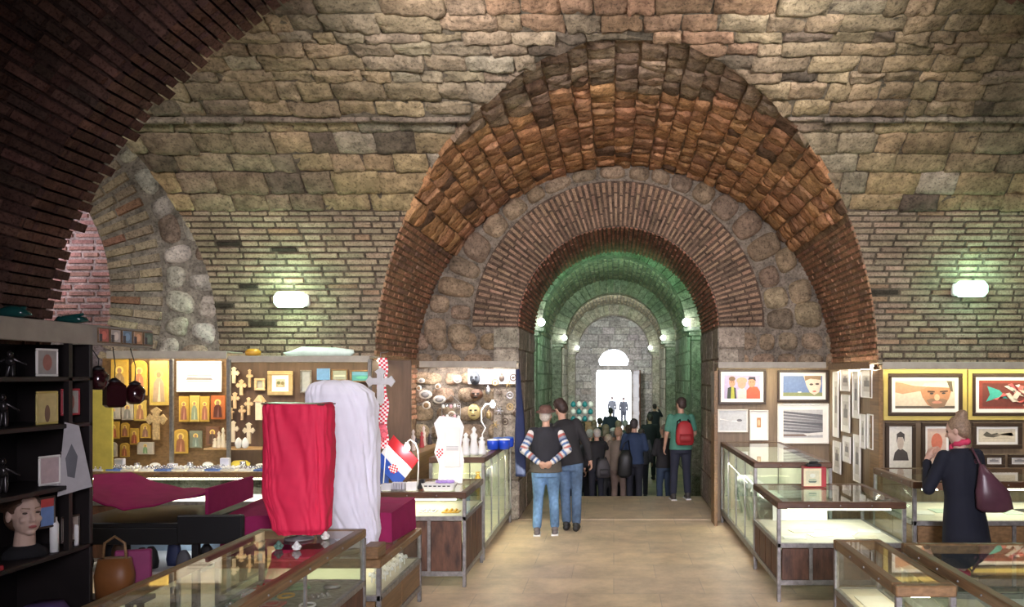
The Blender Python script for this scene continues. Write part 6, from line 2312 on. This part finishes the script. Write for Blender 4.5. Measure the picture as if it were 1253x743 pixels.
def person(label, x, y, rot, H=1.75, top=(.02, .02, .025), legs=(.03, .035, .05), hair=(.05, .03, .02), skin=None,
           arms=None, lean=0.0, side_lean=0.0, head=(0, 0, 0), feet=((-.10, .02), (.10, -.02)), sleeves='long', build=1.0,
           coat=None, hat=None, hair_style='short', fine=False, top_col=None, z=None, shoe=(.02, .02, .02), group=None, extra=None, female=False, vest=None, jeans=False):
    s = H / 1.75
    t = thing('person', label, 'person', (x, y, floorz(y) if z is None else z), (0, 0, rot), group)
    t.scale = (s, s, s)
    skin = skin or SKIN
    vx = .008 if fine else .018
    Ml = Matrix.Translation((0, 0, .93)) @ Matrix.Rotation(-lean, 4, 'X') @ Matrix.Rotation(side_lean, 4, 'Y') @ Matrix.Translation((0, 0, -.93))

    def U(p):
        return Ml @ Vector(p)
    arms = arms or (((-.25, -.02, 1.14), (-.25, .06, .90)), ((.25, -.02, 1.14), (.25, .06, .90)))
    shp = [U((-.175, 0, 1.405)), U((.175, 0, 1.405))]
    arms = [(Vector(a[0]), Vector(a[1]), (Vector(a[2]) if len(a) > 2 else None), (Vector(a[3]) if len(a) > 3 else None)) for a in arms]
    hips = [Vector((-.088, 0, .90)), Vector((.088, 0, .90))]
    ank = [Vector((feet[0][0], feet[0][1], .085)), Vector((feet[1][0], feet[1][1], .085))]
    kn = [hips[i].lerp(ank[i], .5) + Vector((0, .03, .02)) for i in range(2)]
    # ---- body
    b = MB()
    tr = MB()
    fw = .9 if female else 1.0
    tr.loft([(0, 0, .84, .13 * build, .10 * build), (0, 0, .93, .155 * build, .112 * build), (0, .0, 1.07, .130 * build * fw, .096 * build), (0, 0, 1.25, .155 * build * fw, .112), (0, -.005, 1.38, .158 * fw, .098), (0, -.005, 1.44, .10, .075), (0, -.004, 1.47, .055, .055)], 20)
    tx(Ml, tr, b)
    hc = U((0, .012, 1.625))
    b.cap(U((0, -.008, 1.42)), U((0, .004, 1.56)), .056, .050, 12)
    MH = Matrix.Translation(hc) @ Euler(head, 'XYZ').to_matrix().to_4x4() @ Matrix.Rotation(-lean * .5, 4, 'X')
    tx(MH, head_mb(female), b)
    for i in range(2):
        e, w = arms[i][0], arms[i][1]
        b.cap(shp[i], e, .046, .038, 12)
        b.cap(e, w, .038, .025, 12)
        hd = arms[i][2] or (w - e)
        nn_ = arms[i][3] or Vector(((1 if i == 0 else -1), 0, 0))
        hm = hand_mb(w, hd, nn_, side=1 if i == 0 else -1, curl=.6)
        tx(Matrix.Identity(4), hm, b)
        b.cap(hips[i], kn[i], .078 * build, .052, 12)
        b.cap(kn[i], ank[i], .052, .036, 12)
        b.cap(ank[i] - Vector((0, .03, .035)), ank[i] + Vector((0, .12, -.055)), .034, .026, 10)
    remeshed(b, 'body', skin, t, vx if fine else .014, 2)
    # ---- trousers
    if coat is None or coat > .5:
        m = MB()
        m.loft([(0, 0, .80, .155 * build, .12 * build), (0, 0, .93, .172 * build, .128 * build), (0, 0, 1.02, .158 * build, .118 * build)], 20)
        for i in range(2):
            m.cap(hips[i] + Vector((0, 0, .0)), kn[i], .096 * build, .070, 14)
            m.cap(kn[i], ank[i] + Vector((0, 0, .05)), .070, .062, 14)
        if jeans:
            def cj(co, c=legs):
                k = .82 + .5 * mnoise.noise(Vector((co.x * 7, co.y * 7, co.z * 3))) + .25 * mnoise.noise(Vector((co.x * 30, co.y * 30, co.z * 22)))
                return tuple(q * k for q in c)
            remeshed(m, 'trousers', M_CLOTHA, t, .011, 3, cj)
        else:
            remeshed(m, 'trousers', mat('cloth_%02d%02d%02d' % tuple(int(q * 99) for q in legs), legs, rough=.85, var=.12), t, vx + .004, 4)
    # ---- top
    m = MB()
    q = MB()
    ex = .022
    z0 = .90 if coat is None else coat
    rings = []
    if coat is not None:
        rings += [(0, 0, coat, .235, .19), (0, 0, coat + .15, .225, .18)]
        if coat < .8:
            rings += [(0, 0, .85, .195, .155)]
    else:
        rings += [(0, 0, .86, .168 * build + ex, .125 * build + ex)]
    rings += [(0, 0, .96, .158 * build + ex, .12 * build + ex), (0, 0, 1.08, .142 * build + ex, .108 * build + ex), (0, 0, 1.25, .162 * build + ex, .118 + ex), (0, -.005, 1.38, .165 + ex, .104 + ex), (0, -.005, 1.43, .125 + ex, .085 + ex), (0, -.008, 1.475, .062 + .012, .058 + .012)]
    q.loft(rings, 24)
    tx(Ml, q, m)
    sl = MB()
    for i in range(2):
        e, w = arms[i][0], arms[i][1]
        tgt = sl if vest else m
        tgt.cap(shp[i], e, .064, .054, 12)
        if sleeves == 'long':
            tgt.cap(e, w.lerp(e, .06), .054, .040, 12)
        elif sleeves == 'half':
            pass
        if vest:
            m.cap(shp[i].lerp(U((0, 0, 1.38)), .25), shp[i], .07, .066, 12)
    if sleeves == 'half':
        m = MB()
        tx(Ml, q, m)
        for i in range(2):
            m.cap(shp[i], shp[i].lerp(arms[i][0], .72), .066, .060, 12)
    tm = M_CLOTHA if (vest or top_col) else mat('cloth_%02d%02d%02d' % tuple(int(v * 99) for v in top), top, rough=.85, var=.12)

    def fold(co, c):  # varies the cloth colour at random
        k = 1 + .25 * mnoise.noise(Vector((co.x * 8, co.y * 8, co.z * 6)))
        return tuple(v * k for v in c)
    remeshed(m, 'vest' if vest else ('coat' if coat else 'jacket' if sleeves == 'long' else 'shirt'), tm, t, .011 if fine else vx, 3, (lambda co: fold(co, vest(co) if vest else top_col(co))) if (vest or top_col) else None)
    if vest:
        def cs(co):
            # stripes run round the arm: distance from the shoulder along the arm
            i = 0 if co.x < (shp[0].x + shp[1].x) / 2 else 1
            d1 = (co - shp[i]).length
            d = d1 if co.z > arms[i][0].z + .02 else (arms[i][0] - shp[i]).length + (co - arms[i][0]).length
            k = int(d / .028) % 6
            return [(.65, .63, .6), (.08, .16, .34), (.65, .63, .6), (.42, .12, .10), (.25, .30, .38), (.05, .08, .18)][k]
        remeshed(sl, 'striped_sleeves', M_CLOTHA, t, .010, 2, cs)
    # ---- shoes
    for i in range(2):
        m = MB()
        a = ank[i]
        m.cap(a + Vector((0, -.045, -.04)), a + Vector((0, .145, -.05)), .045, .036, 10)
        m.cap(a + Vector((0, -.03, .0)), a + Vector((0, .02, -.03)), .048, .044, 10)
        o_ = len(m.v)
        m.v = [(vx_, vy_, max(.002, vz_)) for vx_, vy_, vz_ in m.v]
        m.build('shoe', mat('shoe_%02d' % int(shoe[0] * 99), shoe, rough=.5), t)
        if fine and shoe[0] > .05:
            MB().box(a.x - .05, a.x + .05, a.y - .09, a.y + .19, 0, .022, bev=.008).build('sole', M_WHITE, t)
    # ---- hair / hat
    hm = MB()
    hl = MB()
    if hair_style == 'bald':
        hl.ell((0, -.040, -.01), (.077, .072, .055), 18, 12)
    else:
        hl.ell((0, -.026, .040), (.084, .094, .088), 18, 12)
        hl.ell((0, -.048, -.005), (.078, .062, .075), 18, 12)
        if hair_style == 'long':
            hl.ell((0, -.055, -.07), (.088, .055, .10), 16, 12)
            hl.ell((0, -.05, -.15), (.08, .045, .07), 16, 12)
        if hair_style == 'bun':
            hl.ell((.0, -.075, .115), (.052, .048, .050), 16, 12)
            for k in range(8):
                a = k * .785
                hl.ell((.034 * cos(a), -.075 + .034 * sin(a), .12 + .012 * (k % 2)), (.020, .020, .026), 8, 6)
        if hair_style == 'tousled':
            for k in range(16):
                a, b_ = k * 2.4, .3 + .05 * k
                hl.ell((.07 * cos(a) * sin(b_), -.02 + .08 * sin(a) * sin(b_), .045 + .085 * cos(b_)), .026, 8, 6)
    tx(MH, hl, hm)
    remeshed(hm, 'hair', mat('hair_%02d%02d' % (int(hair[0] * 99), int(hair[1] * 99)), hair, rough=.6, var=.35, scale=60), t, .009 if fine else .014, 1)
    if hat:
        h2 = MB()
        hx = MB()
        if hat[0] == 'brim':
            hx.loft([(0, .0, .050, .128, .150), (0, .0, .060, .132, .154), (0, -.01, .070, .088, .104), (0, -.012, .11, .082, .098), (0, -.012, .138, .06, .075), (0, -.012, .142, .02, .03)], 24)
        else:
            hx.loft([(0, -.012, .045, .088, .104), (0, -.012, .09, .086, .100), (0, -.012, .125, .06, .07), (0, -.012, .135, .02, .02)], 20)
            hx.box(-.06, .06, .06, .15, .048, .058, bev=.004)
        tx(MH, hx, h2)
        h2.build('hat', mat('hat_%02d' % int(hat[1][0] * 99), hat[1], rough=.8, var=.35, scale=40), t)
    if fine:
        for sx in (-1, 1):
            e = MB()
            ee = MB().ell((sx * .030, .074, .014), (.012, .008, .008), 10, 8)
            tx(MH, ee, e)
            e.build('eye', mat('eye_dark', (.06, .04, .03), rough=.2), t)
    if extra:
        extra(t, U, MH)
    return t


M_CLOTHA = mat('patterned_cloth', attr=True, rough=.85, var=.12, scale=30)

# the couple in the aisle
Ym = 11.0
person('older man in a brimmed hat, dark vest and striped sleeves, hands behind his back', fx(668, Ym), Ym, .05, H=1.74, legs=(.16, .30, .50), jeans=True,
       hair=(.45, .40, .36), fine=True, build=1.2, hat=('brim', (.13, .065, .05)), head=(.12, 0, -.25),
       arms=(((-.30, -.10, 1.17), (-.085, -.20, 1.005), (.9, -.05, -.35), (0, 1, .2)), ((.30, -.10, 1.17), (.085, -.21, 1.01), (-.9, -.05, -.35), (0, 1, .2))),
       vest=lambda co: (.018, .018, .024) if co.z > 1.0 else (.10, .088, .07), feet=((-.12, .0), (.12, .03)), shoe=(.14, .12, .12))
Ym2 = 11.32
person('dark-haired man in a black jacket and jeans bending towards the older man in the hat', fx(697, Ym2), Ym2, -.10, H=1.84, legs=(.10, .17, .28), jeans=True,
       hair=(.035, .018, .014), hair_style='tousled', fine=True, top=(.018, .017, .019), lean=.16, side_lean=-.20, head=(-.35, -.2, .9),
       arms=(((-.29, .05, 1.20), (-.12, .22, 1.10)), ((.24, -.03, 1.13), (.27, -.02, .95), (.25, .1, -.9), (-.6, -.2, 0))), feet=((-.05, .06), (.09, .0)))
# backpack man
Yb = 14.15


def pack(x, y, z, label, col, s=1.0, rot=0.0):
    t = thing('backpack', label, 'backpack', (x, y, z), (0, 0, rot))
    m = MB()
    m.loft([(0, 0, 0, .13 * s, .055 * s), (0, 0, .05 * s, .155 * s, .085 * s), (0, 0, .24 * s, .15 * s, .085 * s), (0, .01, .36 * s, .11 * s, .06 * s), (0, .02, .41 * s, .05 * s, .03 * s)], 20, p=2.8)
    m.build('bag_body', mat('nylon_%02d' % int(col[0] * 99), col, rough=.6), t)
    MB().loft([(0, -.085 * s, .05 * s, .10 * s, .025 * s), (0, -.09 * s, .12 * s, .11 * s, .035 * s), (0, -.085 * s, .19 * s, .095 * s, .02 * s)], 16, p=2.8).build('front_pocket', mat('nylon_dark_%02d' % int(col[0] * 99), tuple(c * .75 for c in col), rough=.6), t)
    for sx in (-1, 1):
        MB().tube([(sx * .08 * s, .06 * s, .06 * s), (sx * .125 * s, .10 * s, .2 * s), (sx * .105 * s, .10 * s, .40 * s), (sx * .07 * s, .06 * s, .43 * s), (sx * .06 * s, .02 * s, .36 * s)], .014 * s, 8).build('strap', mat('black_webbing', (.01, .01, .012)), t)
    return t


person('man in a teal green T-shirt and dark trousers wearing a red backpack', fx(833, Yb), Yb, .12, H=1.78, top=(.08, .25, .18), legs=(.022, .026, .045), sleeves='half',
       hair=(.05, .03, .025), fine=True, head=(-.12, 0, .5), arms=(((-.25, -.03, 1.13), (-.27, .05, .90)), ((.25, .02, 1.14), (.20, .18, 1.02))), feet=((-.13, .0), (.13, .05)), build=1.08, shoe=(.06, .055, .05))
pack(fx(833, Yb) + .05, Yb - .215, .97, 'red backpack worn by the man in the teal green T-shirt', (.42, .03, .035), rot=.12)

# woman at the high counter
Yw_ = 7.12


def woman_extra(t, U, MH):
    m = MB()
    q = MB().tube([(.052 * cos(a * pi / 6), .055 * sin(a * pi / 6), -.115 + .01 * (a % 2)) for a in range(12)], .026, 8, closed=True)
    q.ell((.0, .085, -.14), (.035, .025, .045), 10, 8)
    tx(MH, q, m)
    m.build('pink_scarf', mat('pink_scarf', (.65, .05, .12), rough=.8), t)


person('woman in a long navy coat, hair in a bun, at the high counter', fx(1180, Yw_), Yw_, .35, H=1.80, top=(.006, .008, .018), legs=(.02, .02, .03), coat=.42, skin=SKIN2,
       hair=(.28, .19, .12), hair_style='bun', fine=True, female=True, lean=.10, head=(-.25, 0, .55),
       arms=(((-.27, .12, 1.13), (-.13, .30, 1.34), (.25, .0, .9), (.9, -.2, -.1)), ((.23, .03, 1.12), (.16, .30, 1.10))), extra=woman_extra)
b = thing('shoulder_bag', 'mauve leather shoulder bag on the right side of the woman in the navy coat', 'bag', (fx(1213, 6.95), 6.93, fz(626, 6.95)))
m = MB()
m.loft([(0.01, 0, 0, .10, .05), (.02, 0, .03, .155, .075), (.0, 0, .18, .14, .07), (-.05, 0, .30, .07, .045), (-.09, 0, .40, .02, .02)], 22, p=2.3)
m.build('bag_body', mat('mauve_leather', (.10, .040, .055), rough=.35, var=.2), b)
MB().tube([(-.09, 0, .38), (-.12, .03, .46), (-.13, .10, .53), (-.12, .2, .50), (-.09, .1, .40)], .010, 8).build('bag_strap', mat('mauve_leather_dark', (.10, .035, .05), rough=.4), b)

# the crowd in the tunnel
UPARM = (((-.25, -.02, 1.14), (-.25, .06, .90)), ((.26, .10, 1.30), (.16, .26, 1.52)))
FOLD = (((-.24, .02, 1.15), (-.06, .20, 1.14)), ((.24, .02, 1.15), (.06, .20, 1.12)))
crowd = [
    (730, 524, 15.25, .3, (.012, .012, .014), (.015, .016, .025), (.50, .46, .42), 'short', UPARM, 'white-haired person in a black coat raising one arm at the head of the tunnel steps'),
    (757, 522, 15.7, -.2, (.22, .17, .13), (.20, .14, .11), (.40, .24, .15), 'short', None, 'balding person in a tan top with pinkish trousers in the middle of the crowd'),
    (776, 512, 15.3, -.15, (.025, .045, .10), (.016, .018, .03), (.06, .05, .05), 'short', FOLD, 'broad man in a denim blue jacket in front of the bright floor'),
    (795, 506, 22.0, .2, (.02, .022, .03), (.02, .02, .03), (.04, .03, .03), 'short', None, 'dark-haired man in black standing well inside the tunnel on the right'),
    (801, 494, 30.0, 0, (.03, .035, .05), (.02, .02, .03), (.05, .04, .04), 'short', UPARM, 'distant person with a raised arm by the far right pilaster'),
    (813, 519, 15.1, .5, (.016, .016, .02), (.03, .05, .09), (.20, .16, .13), 'long', FOLD, 'woman in a black jacket and blue trousers standing left of the backpack man'),
    (702, 527, 16.5, 0, (.05, .055, .06), (.02, .02, .03), (.35, .33, .31), 'short', None, 'grey-haired visitor in dark grey just right of the dark-haired man in the aisle'),
    (713, 530, 17.2, .2, (.24, .22, .20), (.03, .03, .04), (.10, .07, .05), 'long', None, 'long-haired visitor in a stone coloured coat at the left of the crowd'),
    (701, 515, 20.2, 0, (.03, .06, .05), (.02, .02, .03), (.45, .43, .42), 'short', None, 'white-haired visitor in dark green farther back on the left'),
    (713, 516, 21.5, -.1, (.10, .10, .13), (.02, .02, .03), (.08, .06, .05), 'long', None, 'visitor with long brown hair and a slate top on the left, far back'),
    (734, 511, 22.6, 0, (.02, .02, .022), (.02, .02, .03), (.03, .02, .02), 'short', None, 'black-haired visitor in black just below the left edge of the far door'),
    (741, 519, 18.7, .1, (.12, .05, .05), (.02, .02, .03), (.22, .16, .11), 'long', None, 'visitor in a wine red top in the middle of the crowd'),
    (747, 499, 27.0, 0, (.03, .04, .07), (.02, .02, .03), (.03, .03, .03), 'short', None, 'dark figure outlined against the bright far door'),
    (757, 514, 19.6, -.1, (.06, .10, .16), (.02, .02, .03), (.30, .22, .15), 'short', None, 'light brown-haired visitor in a blue-grey jacket below the far door'),
    (751, 524, 17.4, .1, (.35, .34, .33), (.03, .03, .05), (.3, .3, .3), 'short', None, 'visitor in a pale grey jacket and white cap in the middle of the crowd'),
    (722, 521, 18.4, 0, (.05, .05, .05), (.02, .02, .03), (.5, .48, .46), 'bald', None, 'balding white-haired visitor in charcoal behind the person raising an arm'),
    (744, 531, 16.1, .2, (.16, .12, .09), (.03, .03, .03), (.45, .36, .26), 'long', None, 'blond visitor in a brown jacket beside the person raising an arm'),
    (770, 519, 17.1, 0, (.012, .012, .015), (.02, .02, .03), (.12, .08, .06), 'short', None, 'brown-haired visitor in black behind the man in the denim jacket'),
    (785, 524, 18.6, -.2, (.08, .07, .10), (.02, .02, .03), (.06, .04, .04), 'long', None, 'dark long-haired visitor in plum grey right of the denim jacket man'),
    (765, 514, 21.4, 0, (.10, .12, .10), (.03, .03, .03), (.4, .38, .36), 'short', None, 'grey-haired visitor in olive in front of the bright doorway floor'),
    (706, 521, 18.9, .1, (.30, .28, .27), (.03, .03, .04), (.12, .09, .07), 'short', None, 'dark-haired visitor in a light grey jacket behind the grey-haired visitor at the left'),
    (722, 525, 17.6, -.2, (.04, .04, .06), (.02, .02, .03), (.55, .52, .50), 'short', None, 'white-haired visitor in dark navy left of the person raising an arm'),
    (727, 514, 21.0, 0, (.14, .12, .11), (.02, .02, .03), (.25, .18, .12), 'long', None, 'visitor in taupe with long light brown hair below the goods rack'),
    (759, 528, 16.6, .1, (.09, .09, .10), (.02, .02, .03), (.6, .58, .56), 'short', None, 'silver-haired visitor in slate grey just behind the balding person in tan'),
    (696, 529, 16.1, .3, (.03, .03, .035), (.02, .02, .03), (.3, .27, .25), 'short', FOLD, 'grey-brown haired visitor in black, leftmost of the crowd behind the couple'),
]
for (hx, hy, Y, rot, tp, lg, hr, st, am, lb) in crowd:
    zt = CAMZ + (VY - hy) * Y / FPX
    H = zt - floorz(Y)
    hat = None
    if 'white cap' in lb:
        hat = ('cap', (.7, .7, .7))
    if 'raising one arm' in lb:
        hat = None
    person(lb, fx(hx, Y), Y, rot, H=H, top=tp, legs=lg, hair=hr, hair_style=st, arms=am, hat=hat, head=(.0, 0, rot * .8), female=(st == 'long'), build=1.05)
person('blurred dark figure standing outside the far door, right one', fx(763, 46.5), 46.5, .2, H=1.62, top=(.03, .03, .04), legs=(.02, .02, .03), z=ZT - .02)
person('dark figure standing outside the far door, left one', fx(749, 48.5), 48.5, -.2, H=1.6, top=(.05, .05, .06), legs=(.02, .02, .03), z=ZT - .02)
# black shoulder bag on the denim jacket man
b = thing('shoulder_bag', 'big black bag carried in front of the denim jacket man', 'bag', (fx(764, 15.02), 14.98, fz(584, 15.02)))
MB().loft([(0, 0, 0, .07, .05), (0, 0, .05, .13, .08), (0.02, 0, .35, .13, .08), (.03, 0, .5, .07, .05)], 18, p=2.5).build('bag_body', mat('black_leather', (.012, .012, .013), rough=.5), b)
MB().tube([(-.06, 0, .45), (0, 0, .62), (.08, .03, .68), (.10, 0, .45)], .01, 8).build('bag_strap', M_BLACK, b)
pack(fx(738, 15.1), 15.02, .28, 'dark grey backpack on the white-haired person in the black coat', (.06, .055, .06), .85, .3)

# goods rack far down the tunnel
t = thing('souvenir_rack', 'small rack of teal and white goods at the left wall far down the tunnel', 'rack', (fx(712, 34), 34.0, ZT))
MB().box(-.5, .5, -.2, .2, 0, .9, bev=.01).build('rack_table', M_WOODM, t)
for j in range(3):
    for i in range(4):
        MB().lathe([(.04, 0), (.11, .05), (.10, .16), (.03, .24)], c=(-.36 + .24 * i, 0, .9 + .3 * j), n=10).build('rack_item', [mat('teal_goods', (.02, .22, .25), rough=.4), M_WHITE][(i + j) % 2], t)
    MB().box(-.48, .48, -.15, .15, .885 + .3 * j, .9 + .3 * j).build('rack_board', M_METAL, t)
for sx in (-.48, .46):
    MB().box(sx, sx + .02, -.02, .02, .9, 1.8).build('rack_post', M_METAL, t)

# ------------------------------------------------------------------ mannequin head on the dark shelf
t = thing('mannequin_head', 'pale mannequin head with brown swept hair on the dark shelf', 'mannequin head', (-3.14, 4.36, 1.187), (0, 0, -2.15))
Mh = Matrix.Translation((0, .0, .225))
b = MB()
tx(Mh, head_mb(True), b)
b.cap((0, -.015, .0), (0, 0, .14), .055, .046, 16)
remeshed(b, 'head', mat('mannequin_skin', (.60, .42, .33), rough=.35, var=.04), t, .0045, 3)
for sx in (-1, 1):
    MB().ell((sx * .030, .0745, .239), (.0125, .0075, .006), 12, 8).build('eye', mat('eye_dark', (.06, .04, .03), rough=.2), t)
    MB().cap((sx * .014, .0865, .262), (sx * .043, .075, .266), .003, .002, 8).build('eyebrow', M_WOODM, t)
MB().ell((0, .0905, .167), (.020, .006, .0085), 14, 8).build('lips', mat('lip_red', (.42, .12, .11), rough=.4), t)
h = MB()
h.ell((0, -.022, .262), (.082, .092, .090), 20, 14)
h.ell((0, -.055, .21), (.078, .058, .085), 20, 14)
for k in range(26):
    a = -1.35 + 2.7 * k / 25
    h.cap((.062 * sin(a), .052 * cos(a * .8) - .0, .30 - .02 * abs(a)), (.085 * sin(a), -.08, .27 + .02 * cos(k * 1.9)), .012, .016, 8)
remeshed(h, 'hair', mat('mannequin_hair', (.10, .055, .035), rough=.45, var=.4, scale=90), t, .005, 1)
MB().loft([(0, 0, 0, .11, .08), (0, 0, .03, .10, .075), (0, -.005, .06, .06, .06)], 22).build('black_collar', mat('black_velvet', (.008, .008, .01), rough=.9), t)
